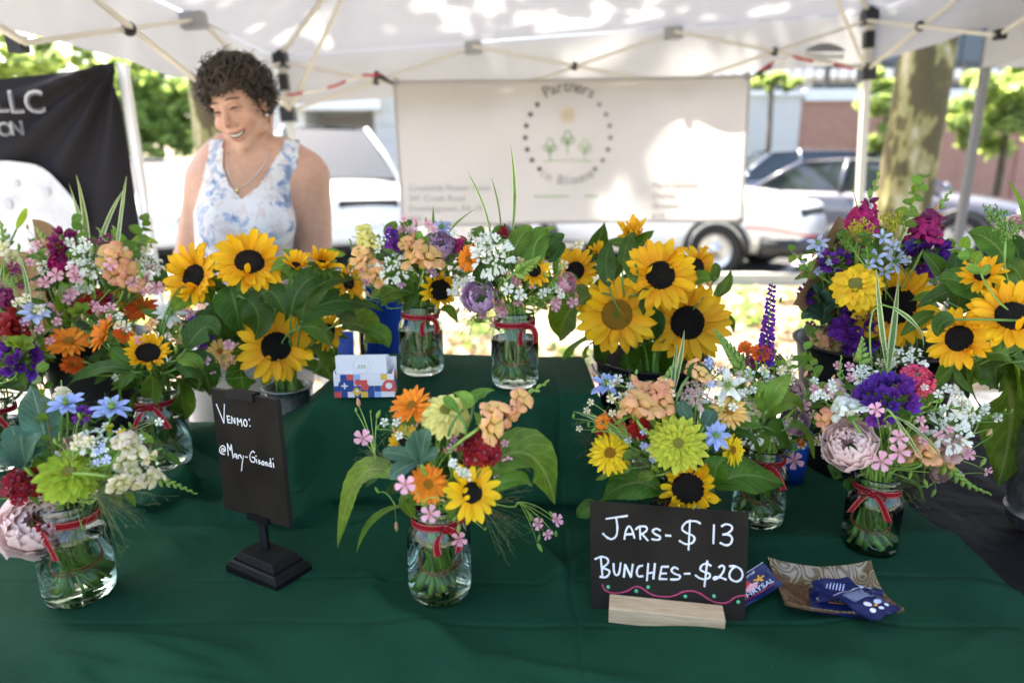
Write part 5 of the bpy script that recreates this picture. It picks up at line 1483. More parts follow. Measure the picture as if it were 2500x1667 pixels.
lean = [at_y(1822, 1468, 0.765), at_y(1912, 1424, 0.765), at_y(1860, 1370, 0.782), at_y(1790, 1412, 0.782)]
lean = [at_z(1800, 1492, TZ+0.010), at_z(1912, 1428, TZ+0.020), at_y(1862, 1371, at_z(1912, 1428, TZ+0.020).y+0.012), at_y(1768, 1432, at_z(1800, 1492, TZ+0.01).y+0.012)]
sachet('blue flower food sachet leaning between price sign and tray', lean, 'front', seed=1)
def zq(pts, zz): return [at_z(x, y, z) for (x, y), z in zip(pts, zz)]
sachet('lowest blue sachet lying on the brown tray', zq([(1980, 1490), (2120, 1510), (2115, 1455), (1975, 1432)], [TZ+.018]*4), 'small', seed=2)
sachet('blue sachet tucked under the others at the tray back', zq([(2150, 1470), (2158, 1440), (2000, 1408), (1990, 1440)], [TZ+.024]*4), 'back', seed=6)
sachet('blue sachet with a pink flower print in the middle of the pile', zq([(2003, 1470), (1980, 1418), (2070, 1411), (2128, 1462)], [TZ+.027, TZ+.027, TZ+.029, TZ+.027]), 'small', seed=3)
sachet('top blue sachet showing its back over the tray corner', zq([(2128, 1516), (2200, 1486), (2110, 1432), (2034, 1452)], [TZ+.036, TZ+.034, TZ+.036, TZ+.036]), 'back', seed=4)

# ---- business card holder with cards on the raised step
hb0, hb1 = at_z(817, 972, RZ+0.004), at_z(964, 970, RZ+0.004)
ax = (hb1-hb0); W_ = ax.length; ax.normalize(); bk = V3((-ax.y, ax.x, 0))
MH = Matrix(((ax.x, bk.x, 0, hb0.x), (ax.y, bk.y, 0, hb0.y), (0, 0, 1, RZ+0.005), (0, 0, 0, 1)))
hold = thing('card_holder', 'patterned red, blue and white card holder on the raised step', 'card holder', hb0)
u_ = W_/9
cW, cR, cB, cL, cY = (plain(n_, c_, 0.45, 0.4) for n_, c_ in (('paper_white', (0.74, 0.74, 0.73)), ('paper_red', (0.62, 0.08, 0.07)), ('paper_blue', (0.02, 0.06, 0.24)), ('paper_sky', (0.25, 0.46, 0.74)), ('paper_yellow', (0.72, 0.46, 0.06))))
b = MB(); h_ = 3.6*u_; dp = 0.036
b.box((0, 0, 0), (W_, 0.0025, h_)); b.box((0, dp, 0), (W_, dp+0.0025, h_*1.5)); b.box((0, 0.0025, 0), (0.0025, dp, h_*1.1)); b.box((W_-0.0025, 0.0025, 0), (W_, dp, h_*1.1)); b.box((0.0025, 0.0025, 0), (W_-0.0025, dp, 0.002))
part(hold, 'box', b.mesh('box', cW, False), MH)
rows = ['WBRLWWWYWL', 'WBBWRWWWRR', 'BBBBBBBRRR', 'RBWBYBLWWRB']
rg = random.Random(2)
for r, row in enumerate(rows):
    for k, ch in enumerate(row[:9]):
        if ch == 'W': continue
        b = MB(); z1 = h_-r*u_*0.9; b.box((k*u_+0.0002, -0.0004, z1-u_*0.9), ((k+1)*u_-0.0002, 0.0001, z1))
        part(hold, 'pattern_tile', b.mesh('pattern_tile', {'R': cR, 'B': cB, 'L': cL, 'Y': cY}[ch], False), MH)
def disc(cx, cz, r, mat, lift, k=20, sh=None, nm='pattern_disc'):
    b = MB(); vs = [V3((cx, -lift, cz))]+[V3((cx+r*math.cos(a)*(sh(a) if sh else 1), -lift, cz+r*math.sin(a)*(sh(a) if sh else 1))) for a in [2*PI*i/k for i in range(k)]]
    b.add(vs, [(0, 1+(i+1) % k, 1+i) for i in range(k)]); part(hold, nm, b.mesh(nm, mat, False), MH)
disc(1.6*u_, h_-1.75*u_, 0.95*u_, cB, 0.0008); disc(1.6*u_, h_-1.75*u_, 0.55*u_, cW, 0.0012, 32, lambda a: 0.35+0.65*abs(math.cos(2*a))**3, 'pattern_star')
disc(8.2*u_, h_-1.8*u_, 0.95*u_, cR, 0.0008); disc(8.2*u_, h_-1.8*u_, 0.5*u_, cW, 0.0012)
disc(3.6*u_, h_-1.25*u_, 0.5*u_, cR, 0.0008); disc(4.6*u_, h_-1.9*u_, 0.6*u_, cR, 0.0007)
disc(3.4*u_, h_-2.7*u_, 0.75*u_, cY, 0.0012, 4, None, 'pattern_diamond'); disc(3.45*u_, h_-2.55*u_, 0.2*u_, cW, 0.0016)
for k in range(4):
    z1 = h_*1.08-k*u_*0.95
    for j, m_ in ((0, (cR, cB, cL, cY)[k]), (1, (cW, cY, cB, cR)[k])):
        b = MB(); b.box((W_+0.0001, 0.003+j*0.017, max(0, z1-u_*0.9)), (W_+0.0006, 0.018+j*0.017, z1)); part(hold, 'pattern_tile', b.mesh('pattern_tile', m_, False), MH)
card = thing('business_cards', 'white business cards with a small round mark in the patterned holder', 'card', hb0+V3((0, 0.01, 0.02)))
ch0 = at_plane(817, 868, hb0+bk*0.006, bk); chh = ch0.z-RZ-0.005
for k in range(6):
    b = MB(); b.box((0.004+0.0005*k, 0.005+k*0.004, 0.004), (W_-0.012+0.0005*k, 0.0056+k*0.004, chh-0.0015*(k % 3)-k*0.0006)); part(card, 'card', b.mesh('card', cW, False), MH)
cxx, czz = W_*0.47, chh-0.42*(chh-h_)-0.004
for k in range(22):
    a = 2*PI*k/22; rr = 3.3*u_*0.38
    if 0.28 < k/22 < 0.30: continue
    b = MB(); b.ball((cxx+rr*math.cos(a), 0.0046, czz+rr*math.sin(a)), (0.0006, 0.0003, 0.0006), 6, 4); part(card, 'printed_dot', b.mesh('printed_dot', m_inkgrey), MH)
for dx in (-0.0045, 0, 0.0045):
    b = MB(); b.ball((cxx+dx, 0.0046, czz-0.001), (0.0014, 0.0003, 0.002), 6, 4); part(card, 'printed_leaf', b.mesh('printed_leaf', m_inkgreen), MH)
b = MB(); b.box((cxx-0.008, 0.0044, czz-0.0046), (cxx+0.008, 0.0049, czz-0.0040)); part(card, 'printed_line', b.mesh('printed_line', m_inkgreen, False), MH)

# ---- blue folding camp chair behind the step
m_bluefab = cloth_mat('blue_fabric', (0.006, 0.035, 0.20), 0.05, 0.6, 0.3, 9.0)
cc_ = at_y(900, 720, 2.05); chr_ = thing('camp_chair', 'blue fabric folding chair behind the left jar on the step', 'chair', (cc_.x, 2.05, 0))
def bx3(x, y, z): return V3((cc_.x+x, 2.05+y, z))
bt = at_y(860, 640, 2.05).z
b = MB(); b.grid(lambda u, v: bx3((u-0.5)*0.13, 0.22+0.05*math.sin(PI*u)+0.1*(v-0.5), 0.45+(bt-0.45-0.02*math.sin(PI*u))*v), 14, 10); b.grid(lambda u, v: bx3((0.5-u)*0.13, 0.23+0.05*math.sin(PI*u)+0.1*(v-0.5), 0.45+(bt-0.45-0.02*math.sin(PI*u))*v), 14, 10); part(chr_, 'backrest', b.mesh('backrest', m_bluefab))
b = MB(); b.grid(lambda u, v: bx3(0.06+(u-0.5)*0.3, -0.22+0.42*v, 0.45-0.05*math.sin(PI*u)*math.sin(PI*v)), 12, 10); b.grid(lambda u, v: bx3(0.06+(0.5-u)*0.3, -0.22+0.42*v, 0.44-0.05*math.sin(PI*u)*math.sin(PI*v)), 12, 10); part(chr_, 'seat', b.mesh('seat', m_bluefab))
for s in (-1, 1):
    b = MB(); b.tube([bx3(s*0.09, 0.28, bt+0.005), bx3(s*0.1+0.03, 0.18, 0.45), bx3(s*0.27, 0.22, 0.0)], 0.011, 8); part(chr_, 'rear_leg', b.mesh('rear_leg', m_blkmetal))
    b = MB(); b.tube([bx3(s*0.27, -0.24, 0.64), bx3(s*0.26, -0.24, 0.45), bx3(s*0.27, -0.26, 0.0)], 0.011, 8); part(chr_, 'front_leg', b.mesh('front_leg', m_blkmetal))
    b = MB(); b.grid(lambda u, v: bx3(s*0.13+0.1*(1-v)+(u-0.5)*0.06, -0.25+0.46*v, 0.60+0.16*v), 2, 8); b.grid(lambda u, v: bx3(s*0.13+0.1*(1-v)+(0.5-u)*0.06, -0.25+0.46*v, 0.592+0.16*v), 2, 8); part(chr_, 'armrest', b.mesh('armrest', m_bluefab))
    b = MB(); b.tube([bx3(s*0.26, -0.24, 0.06), bx3(-s*0.26, -0.23, 0.42)], 0.009, 6); part(chr_, 'brace', b.mesh('brace', m_blkmetal))
# ---- blue tub behind the mint jar
tb = at_z(1945, 1120, TZ); 
m_bluepl = plain('blue_plastic', (0.008, 0.07, 0.45), 0.3, 0.5)
b = MB(); b.lathe([(0.0, 0.003), (0.028, 0.003), (0.03, 0.0), (0.034, 0.07), (0.037, 0.09), (0.034, 0.09), (0.031, 0.07), (0.027, 0.006), (0.0, 0.006)], c=(at_y(1935, 1000, 1.12).x, 1.12, TZ+0.004), n=28)
solo('blue_cup', b.mesh('blue_cup', m_bluepl), 'blue plastic cup behind the mint leaves at the black bucket', 'cup', loc=(at_y(1935, 1000, 1.12).x, 1.12, TZ+0.004))

# ================================================================== VESSELS
m_glass, nt, out = _nodes('jar_glass')
g = N(nt, 'ShaderNodeBsdfGlass', i_IOR=1.46, i_Roughness=0.0); g.inputs['Color'].default_value = (0.955, 0.985, 0.972, 1); nt.links.new(g.outputs[0], out.inputs[0])
m_water, nt, out = _nodes('water')
g = N(nt, 'ShaderNodeBsdfGlass', i_IOR=1.33, i_Roughness=0.0); g.inputs['Color'].default_value = (0.97, 0.985, 0.94, 1); nt.links.new(g.outputs[0], out.inputs[0])
m_ribbon, nt, out = _nodes('red_ribbon')
uvn = N(nt, 'ShaderNodeUVMap'); sx = N(nt, 'ShaderNodeSeparateXYZ'); nt.links.new(uvn.outputs[0], sx.inputs[0])
dash = math_n(nt, 'LESS_THAN', math_n(nt, 'FRACT', math_n(nt, 'MULTIPLY', sx.outputs[0], 3.6)), 0.55)
vv_ = math_n(nt, 'ABSOLUTE', math_n(nt, 'SUBTRACT', math_n(nt, 'ABSOLUTE', math_n(nt, 'SUBTRACT', sx.outputs[1], 0.5)), 0.36))
st_ = math_n(nt, 'MULTIPLY', dash, math_n(nt, 'LESS_THAN', vv_, 0.04))
wv = math_n(nt, 'SINE', math_n(nt, 'MULTIPLY', sx.outputs[0], 150.0))
finish(nt, out, mixc(nt, st_, (0.25, 0.005, 0.012), (0.62, 0.42, 0.34)), 0.65, 0.15, 0.05, (wv, 0.2, 0.0004))
m_band = plain('rubber_band', (0.42, 0.13, 0.05), 0.6, 0.3)
def ribbon_strip(b, pts, wdir, w, u0=0.0):
    """flat ribbon of width w along pts; u runs in centimetres so that the stitching keeps its size"""
    vs = []; uv = []; u = u0
    for i, p in enumerate(pts):
        if i: u += (p-pts[i-1]).length*100
        d = wdir[i] if isinstance(wdir, list) else wdir
        for k in range(4):
            vs.append(p+d*(w*(k/3-0.5))); uv.append((u, k/3))
    b.add(vs, [(4*i+k, 4*i+k+1, 4*i+5+k, 4*i+4+k) for i in range(len(pts)-1) for k in range(3)], uv)
VES = {}
class Ves:
    def __init__(s, key, base, h, rn, rb, phrase, cx, cy, rx, ry, D):
        s.base = base; s.h = h; s.rn = rn; s.rb = rb; s.phrase = phrase; s.c = (cx, cy, rx, ry); s.D = D; s.Y = base.y
        s.mouth = base+V3((0, 0, h)); s.key = key; VES[key] = s
JP = [(0.0, 0.0045), (0.022, 0.004), (0.028, 0.0015), (0.0335, 0.0005), (0.0375, 0.003), (0.0398, 0.009), (0.0405, 0.018), (0.0405, 0.082), (0.0398, 0.088), (0.037, 0.096), (0.0335, 0.102), (0.0322, 0.106), (0.0322, 0.111), (0.0335, 0.1125), (0.0335, 0.1145), (0.0322, 0.116), (0.0332, 0.119), (0.0332, 0.121), (0.0322, 0.123), (0.0325, 0.127)]
def jar(key, px, py, z, scale, label, phrase, cx, cy, rx, ry, bow=0.0, emb=0.6, fill=0.082, D=0.06, band=True, bowkind=0):
    bp = at_z(px, py, z+0.004); bp.z = z+0.0045
    s = scale; v = Ves(key, bp, 0.127*s, 0.029*s, 0.036*s, phrase, cx, cy, rx, ry, D)
    t = thing('glass_jar', label, 'jar', bp, 'glass jars with red ribbons')
    to = math.atan2(-bp.y, -bp.x)            # direction towards the viewer
    b = MB(); inn = [(max(0.0, r-0.0024), zz) for r, zz in JP if zz > 0.006]
    inn = [(0.0, 0.0075), (0.028, 0.0075)]+inn
    b.lathe([(r*s, zz*s) for r, zz in JP]+[(0.0314*s, 0.1275*s), (0.0302*s, 0.127*s)]+[(r*s, zz*s) for r, zz in reversed(inn)], n=48, M=Matrix.Translation(bp))
    part(t, 'glass', b.mesh('glass', m_glass))
    wp = [(0.0, 0.0078)]+[(max(0.001, r-0.0022), zz) for r, zz in JP if 0.0078 < zz < fill]; rl = wp[-1][0]
    wp = [(0, 0.0073), (0.0295, 0.0073)]+wp[1:]+[(rl, fill), (rl*0.97, fill-0.0008), (0.0, fill-0.001)]
    b = MB(); b.lathe([(r*s, zz*s) for r, zz in wp], n=40, M=Matrix.Translation(bp)); part(t, 'water', b.mesh('water', m_water))
    # oval emblem in relief
    def surf(a, zz, r=0.0407): return bp+V3((math.cos(a)*r*s, math.sin(a)*r*s, zz*s))
    b = MB(); b.tube([surf(to+emb+0.42*math.cos(2*PI*k/36), 0.048+0.026*math.sin(2*PI*k/36)) for k in range(37)], 0.0009*s, 6, caps=False); part(t, 'oval_emblem', b.mesh('oval_emblem', m_glass))
    rg = random.Random(key); b = MB()
    for k in range(16):
        a, e = rg.uniform(0, 6.28), rg.uniform(0, 0.65)**0.5*0.9
        b.ball(surf(to+emb+0.3*e*math.cos(a), 0.048+0.019*e*math.sin(a)), 0.0013*s, 6, 4)
    part(t, 'fruit_emblem', b.mesh('fruit_emblem', m_glass))
    if band:
        b = MB(); zz = 0.040
        for k in range(2): b.tube([bp+V3((math.cos(a)*0.0235*s+0.002*math.sin(a*2+k), math.sin(a)*0.0235*s, zz*s+0.0025*k+0.003*math.sin(a+k))) for a in [2*PI*i/24 for i in range(25)]], 0.0008, 5, caps=False)
        part(t, 'rubber_band', b.mesh('rubber_band', m_band))
    # ribbon round the neck and its bow
    rb = thing('ribbon_bow', 'red stitched ribbon tied round '+phrase.replace('in ', '', 1)+' neck', 'ribbon', bp+V3((0, 0, 0.108*s)), 'red ribbons on the jars')
    r = 0.0345*s; w = 0.0105*s; zc = 0.109*s
    b = MB(); tilt = rg.uniform(-0.06, 0.06)
    ribbon_strip(b, [bp+V3((math.cos(a)*r, math.sin(a)*r, zc+tilt*math.cos(a)*r*1.5)) for a in [2*PI*i/40 for i in range(41)]], V3((0, 0, 1)), w)
    part(rb, 'band', b.mesh('band', m_ribbon))
    a0 = to+bow; out_ = V3((math.cos(a0), math.sin(a0), 0)); tan = V3((-math.sin(a0), math.cos(a0), 0)); kn = bp+out_*(r+0.003)+V3((0, 0, zc))
    b = MB(); b.ball(kn, (0.005*s, 0.005*s, 0.006*s), 8, 6); part(rb, 'knot', b.mesh('knot', m_ribbon))
    for sgn in (-1, 1):
        if bowkind == 0:
            b = MB(); P = bez(kn, kn+tan*sgn*0.022*s+out_*0.012*s+V3((0, 0, 0.012*s)), kn+tan*sgn*0.030*s+out_*0.006*s+V3((0, 0, -0.012*s)), kn, 12)
            ribbon_strip(b, P, (V3((0, 0, 1))*0.6+out_*0.55).normalized(), w*0.85); part(rb, 'loop', b.mesh('loop', m_ribbon))
        L_ = 0.034*s if bowkind == 0 else 0.030*s
        P = bez(kn, kn+tan*sgn*0.012*s+out_*0.008*s, kn+tan*sgn*(0.018*s)+out_*0.006*s+V3((0, 0, -L_*0.5)), kn+tan*sgn*(0.012 if bowkind else 0.026)*s+out_*0.007*s+V3((0, 0, -L_)), 8)
        b = MB(); ribbon_strip(b, P, [(tan*(0.8 if k > 2 else 0.3)+V3((0, 0, 1))*(0.25 if k > 2 else 0.9)).normalized() for k in range(9)], w); part(rb, 'tail', b.mesh('tail', m_ribbon))
    return v
jar('FL', 199, 1447, TZ, 1.04, 'glass jar with peony and lime zinnia at the front left', 'in the front left jar', 200, 1130, 260, 180, bow=-0.9, emb=-0.7)
jar('L0', 10, 1135, TZ, 1.05, 'glass jar cut off by the left picture edge', 'in the left edge jar', 30, 820, 130, 130, bow=-0.2)
jar('L2', 407, 1130, TZ, 1.14, 'glass jar with red bow left of the tall black sign', 'in the jar left of the tall sign', 360, 850, 230, 130, bow=-0.35, emb=0.1, bowkind=0)
jar('M1', 1031, 908, RZ, 1.0, 'glass jar standing rear left on the raised step', 'in the left jar on the step', 1000, 640, 180, 120, bow=0.35, emb=-0.2, bowkind=1)
jar('M2', 1257, 938, RZ, 1.02, 'glass jar with tall grass standing right on the raised step', 'in the right jar on the step', 1250, 650, 170, 120, bow=0.5, emb=0.75, bowkind=1)
jar('MC', 1075, 1444, TZ, 1.0, 'glass jar with a small sunflower at the front centre', 'in the front centre jar', 1085, 1130, 230, 180, bow=0.25, emb=0.75, bowkind=1)
jar('MR', 1650, 1355, TZ, 1.0, 'glass jar mostly hidden behind the price sign', 'in the jar behind the price sign', 1650, 1060, 220, 190, bow=0.0)
jar('MB', 1848, 1268, TZ, 0.97, 'glass jar with mint just right of the price sign', 'in the mint jar by the price sign', 1880, 960, 130, 170, bow=0.2, emb=0.2)
jar('R', 2119, 1340, TZ, 0.92, 'glass jar with pale pink peony above the ceramic tray', 'in the jar above the ceramic tray', 2190, 1030, 230, 170, bow=-0.1, emb=0.3)

def bucket(key, px, Y, r0, r1, h, mat, label, phrase, cx, cy, rx, ry, D, name='flower_bucket', rib=(), z=TZ, handle=False):
    x = at_y(px, 1000, Y).x; bp = V3((x, Y, z+0.005))
    v = Ves(key, bp, h, r1*0.7, r0*0.6, phrase, cx, cy, rx, ry, D)
    t = thing(name, label, 'bucket', bp, 'flower buckets')
    prof = [(0.0, 0.0), (r0*0.96, 0.0), (r0, 0.004)]
    for f in [i/10 for i in range(1, 10)]:
        r = r0+(r1-r0)*f
        for q in rib:
            if abs(f-q) < 0.051: prof += [(r-0.0005, h*(f-0.012)), (r+0.003, h*(f-0.004)), (r+0.003, h*(f+0.004)), (r-0.0005, h*(f+0.012))]; break
        else: prof.append((r, h*f))
    prof += [(r1, h*0.985), (r1+0.006, h*0.99), (r1+0.007, h), (r1+0.003, h*1.006), (r1-0.003, h), (r0-0.003, 0.01), (0.0, 0.008)]
    b = MB(); b.lathe(prof, n=48, M=Matrix.Translation(bp)); part(t, 'pail', b.mesh('pail', mat))
    if handle:
        b = MB(); b.tube([bp+V3((math.cos(a)*(r1+0.008), -0.06*math.sin(a), h*0.93-0.03*math.sin(a))) for a in [PI*k/14 for k in range(15)]], 0.0025, 6); part(t, 'handle', b.mesh('handle', m_galv))
    return v
m_pail = plain('black_pail', (0.010, 0.010, 0.011), 0.4, 0.25, 0.15, 20)
m_zinc, nt, out = _nodes('galvanised_metal')
tc = N(nt, 'ShaderNodeTexCoord'); vo = N(nt, 'ShaderNodeTexVoronoi', i_Scale=95.0); nt.links.new(tc.outputs['Object'], vo.inputs['Vector'])
nz = N(nt, 'ShaderNodeTexNoise', i_Scale=30.0, i_Detail=4.0); nt.links.new(tc.outputs['Object'], nz.inputs['Vector'])
finish(nt, out, mixc(nt, 0.5, ramp(nt, nz.outputs[0], [(0.3, (0.20, 0.205, 0.21)), (0.7, (0.42, 0.43, 0.43))]), vo.outputs['Distance'], 'SOFT_LIGHT'), ramp(nt, nz.outputs[0], [(0.3, 0.25), (0.7, 0.45)]), 0.5, 0, (nz.outputs[0], 0.15, 0.002), metallic=0.85)
bucket('L1', 255, 1.30, 0.075, 0.095, 0.22, m_pail, 'black bucket behind the left jars holding a paper-wrapped bunch', 'in the left kraft paper bunch', 230, 660, 200, 120, 0.08)
bucket('LS', 706, 1.235, 0.038, 0.041, 0.135, m_zinc, 'galvanised metal vase of sunflowers behind the tall black sign', 'in the bunch before the woman', 660, 730, 240, 160, 0.10, rib=(0.1,))
bucket('RS', 1585, 1.24, 0.082, 0.105, 0.19, m_pail, 'black bucket of sunflowers at the right end of the step', 'in the sunflower bunch below the banner', 1570, 720, 210, 170, 0.10, handle=True)
bucket('RB', 2118, 1.17, 0.098, 0.132, 0.238, m_pail, 'large black bucket behind the right jar with a wrapped bunch', 'in the black bucket paper bunch', 2130, 650, 200, 190, 0.10)
bucket('RR', 2640, 0.95, 0.066, 0.082, 0.22, m_zinc, 'galvanised metal bucket of sunflowers at the right edge', 'in the metal bucket at the right edge', 2430, 760, 220, 220, 0.09, rib=(0.1, 0.8))

# ================================================================== FLOWER PARTS
def prof_w(kind, t):
    if kind == 'spear': return (t+0.06)**0.5*(1-t)**0.55*1.52
    if kind == 'strap': return min(1, 0.42+0.8*t)*math.sqrt(max(0, 1-(max(0, t-0.78)/0.225)**2))
    if kind == 'oval': return max(0.0, math.sin(PI*(0.06+0.94*t)))**0.6
    if kind == 'heart': return (0.12+0.88*t**0.8)*math.sqrt(max(0, 1-(max(0, t-0.70)/0.31)**2))
    if kind == 'cup': return min(1, 0.35+1.3*t)*math.sqrt(max(0, 1-(max(0, t-0.55)/0.46)**2))
    if kind == 'fan': return min(1, 0.28+1.15*t)*math.sqrt(max(0, 1-(max(0, t-0.76)/0.245)**2))
    if kind == 'lance': return math.sin(PI*min(1, t**0.8*0.985+0.015))**0.8
    return 1
_pc = {}
def petal(mat, key, var=0, L=1.0, W=0.3, prof='spear', b0=0.0, b1=0.3, cup=0.1, notch=0.0, wav=0.03, nu=4, nv=6, tw=0.0):
    k = (mat.name, key, var)
    if k in _pc: return _pc[k]
    rg = random.Random(hash((key, var)) if False else sum(map(ord, key))*7+var*131)
    b0 += rg.uniform(-0.10, 0.10); b1 += rg.uniform(-0.22, 0.22); cup *= rg.uniform(0.5, 1.5); tw += rg.uniform(-0.25, 0.25); W *= rg.uniform(0.9, 1.12); ph = rg.uniform(0, 6); sw = rg.uniform(-0.08, 0.08)
    b = MB(); x = z = 0.0; vs = []; uv = []
    for j in range(nv+1):
        t = j/nv; a = b0+b1*t
        if j: x += math.cos(a)*L/nv; z += math.sin(a)*L/nv
        w = W*0.5*prof_w(prof, t)
        for i in range(nu+1):
            u = i/nu*2-1
            yy = u*w+sw*t*t*L*0.5; zz = cup*u*u*w*2+wav*math.sin(t*9+ph+u*2)*abs(u)*t
            xx = -notch*(1-abs(u))**1.5*t**6*L
            cy, sy = math.cos(tw*t), math.sin(tw*t)
            vs.append((x+xx*math.cos(a)-zz*math.sin(a)*0, yy*cy-zz*sy, z+xx*math.sin(a)+zz*cy+yy*sy)); uv.append((i/nu, t))
    n = nu+1
    b.add(vs, [(j*n+i, (j+1)*n+i, (j+1)*n+i+1, j*n+i+1) for j in range(nv) for i in range(nu)], uv)
    _pc[k] = b.mesh(key, mat)
    return _pc[k]
def ring(root, nm, getm, F_, count, r0, L, tilt, phase=0.0, z0=0.0, jt=0.08, jl=0.08, ja=0.35, rg=RND):
    for i in range(count):
        a = phase+2*PI*(i+rg.uniform(-ja, ja)*0.5)/count
        l = L*(1+rg.uniform(-jl, jl))
        M = F_ @ Matrix.Rotation(a, 4, 'Z') @ Matrix.Translation((r0, 0, z0)) @ Matrix.Rotation(-(tilt+rg.uniform(-jt, jt)), 4, 'Y') @ Matrix.Rotation(rg.uniform(-0.2, 0.2), 4, 'X') @ Matrix.Scale(l, 4)
        part(root, nm, getm(rg.randrange(8)), M)
# colours
m_sun = petal_mat('sunflower_gold', (0.84, 0.36, 0.008), (0.92, 0.54, 0.014))
m_sun2 = petal_mat('sunflower_lemon', (0.80, 0.40, 0.008), (0.88, 0.60, 0.014))
m_cal_o = petal_mat('calendula_orange', (0.85, 0.34, 0.03), (0.88, 0.26, 0.014), streak=0.25)
m_cal_d = petal_mat('calendula_deep', (0.80, 0.22, 0.02), (0.72, 0.11, 0.01))
m_cal_y = petal_mat('calendula_yellow', (0.85, 0.58, 0.01), (0.90, 0.68, 0.02))
m_cal_p = petal_mat('calendula_pale', (0.88, 0.60, 0.08), (0.90, 0.62, 0.22), edge=(0.85, 0.40, 0.12))
m_zin_l = petal_mat('zinnia_lime', (0.28, 0.38, 0.03), (0.52, 0.56, 0.05))
m_zin_g = petal_mat('zinnia_green', (0.20, 0.32, 0.02), (0.34, 0.46, 0.03))
m_zin_c = petal_mat('zinnia_cream', (0.62, 0.62, 0.10), (0.82, 0.75, 0.26))
m_zin_y = petal_mat('zinnia_yellow', (0.85, 0.62, 0.10), (0.88, 0.58, 0.008))
m_zin_r = petal_mat('zinnia_red', (0.30, 0.01, 0.01), (0.50, 0.012, 0.012))
m_peo = petal_mat('peony_pink', (0.76, 0.34, 0.36), (0.90, 0.64, 0.62), transl=0.3, streak=0.1)
m_peo_w = petal_mat('peony_blush', (0.90, 0.62, 0.60), (0.94, 0.79, 0.75), transl=0.4, vary=0.08, streak=0.08)
m_lav = petal_mat('lavender', (0.58, 0.36, 0.55), (0.66, 0.46, 0.66), transl=0.3, streak=0.12)
m_mag = petal_mat('magenta', (0.30, 0.01, 0.09), (0.48, 0.02, 0.16))
m_pink = petal_mat('soft_pink', (0.70, 0.26, 0.36), (0.86, 0.50, 0.58), transl=0.3, streak=0.22)
m_dkred = petal_mat('dark_red', (0.14, 0.003, 0.008), (0.26, 0.005, 0.012))
m_coral = petal_mat('coral', (0.50, 0.03, 0.09), (0.78, 0.09, 0.17))
m_purp = petal_mat('violet', (0.10, 0.02, 0.22), (0.17, 0.035, 0.36), streak=0.3, vary=0.7)
m_plum = petal_mat('plum', (0.12, 0.012, 0.07), (0.24, 0.02, 0.11))
m_peach = petal_mat('peach', (0.80, 0.52, 0.14), (0.86, 0.40, 0.24), streak=0.3, vary=0.3)
m_cream = petal_mat('cream', (0.62, 0.62, 0.20), (0.88, 0.76, 0.62), streak=0.3, vary=0.3)
m_white = petal_mat('white_petal', (0.62, 0.70, 0.50), (0.84, 0.86, 0.80), streak=0.1)
m_blue = petal_mat('nigella_blue', (0.36, 0.45, 0.75), (0.38, 0.48, 0.82), streak=0.2)
m_pblue = petal_mat('nigella_pale', (0.52, 0.58, 0.82), (0.52, 0.60, 0.86), streak=0.2)
m_dry = petal_mat('dusty_rose', (0.45, 0.27, 0.25), (0.62, 0.42, 0.38))
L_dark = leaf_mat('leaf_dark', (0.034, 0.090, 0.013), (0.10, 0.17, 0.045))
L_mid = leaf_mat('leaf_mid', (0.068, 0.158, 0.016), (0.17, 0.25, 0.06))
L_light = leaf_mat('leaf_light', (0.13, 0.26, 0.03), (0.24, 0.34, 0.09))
L_sedum = leaf_mat('leaf_sedum', (0.045, 0.115, 0.075), (0.13, 0.22, 0.13), rough=0.5)
L_lime = leaf_mat('leaf_lime', (0.16, 0.26, 0.02), (0.24, 0.32, 0.05))
L_var = leaf_mat('leaf_variegated', (0.10, 0.22, 0.06), (0.20, 0.30, 0.12), stripes=(0.50, 0.55, 0.30))
M_stem = plain('green_stem', (0.20, 0.35, 0.06), 0.45, 0.4, 0.25, 60, vary=0.35)
M_stemdk = plain('dark_stem', (0.10, 0.20, 0.04), 0.5, 0.4, 0.2, 60, vary=0.3)
M_bud = plain('green_bud', (0.20, 0.34, 0.06), 0.5, 0.35, 0.25, 70, transl=0.15, vary=0.25)
M_budpk = plain('pinkish_bud', (0.52, 0.30, 0.16), 0.5, 0.35, 0.3, 60, transl=0.15, vary=0.3)
M_thread = plain('green_threads', (0.09, 0.17, 0.035), 0.6, 0.3, vary=0.3)
M_wisp = plain('panicle_threads', (0.14, 0.16, 0.06), 0.7, 0.2, 0.3, 30)
def disc_mat(name, outer, mid, inner, dk=0.9):
    if name in MATS: return MATS[name]
    m, nt, out = _nodes(name); tc = N(nt, 'ShaderNodeTexCoord'); ln = N(nt, 'ShaderNodeVectorMath', operation='LENGTH'); nt.links.new(tc.outputs['Object'], ln.inputs[0])
    vo = N(nt, 'ShaderNodeTexVoronoi', i_Scale=22.0); nt.links.new(tc.outputs['Object'], vo.inputs['Vector'])
    r = math_n(nt, 'ADD', ln.outputs['Value'], math_n(nt, 'MULTIPLY', vo.outputs['Distance'], 0.15))
    c = ramp(nt, r, [(0.25, inner), (0.5, mid), (0.75, mid), (0.95, outer)])
    c = mixc(nt, math_n(nt, 'MULTIPLY', vo.outputs['Distance'], dk), c, tuple(x*0.3 for x in outer))
    finish(nt, out, c, 0.7, 0.3, 0, (vo.outputs['Distance'], 0.9, 0.06)); MATS[name] = m
    return m
D_dark = disc_mat('disc_dark', (0.018, 0.008, 0.006), (0.011, 0.008, 0.006), (0.022, 0.026, 0.012))
D_green = disc_mat('disc_greenish', (0.018, 0.008, 0.006), (0.02, 0.012, 0.008), (0.045, 0.055, 0.018))
D_yel = disc_mat('disc_yellow', (0.75, 0.38, 0.02), (0.70, 0.36, 0.02), (0.26, 0.36, 0.03), 0.35)
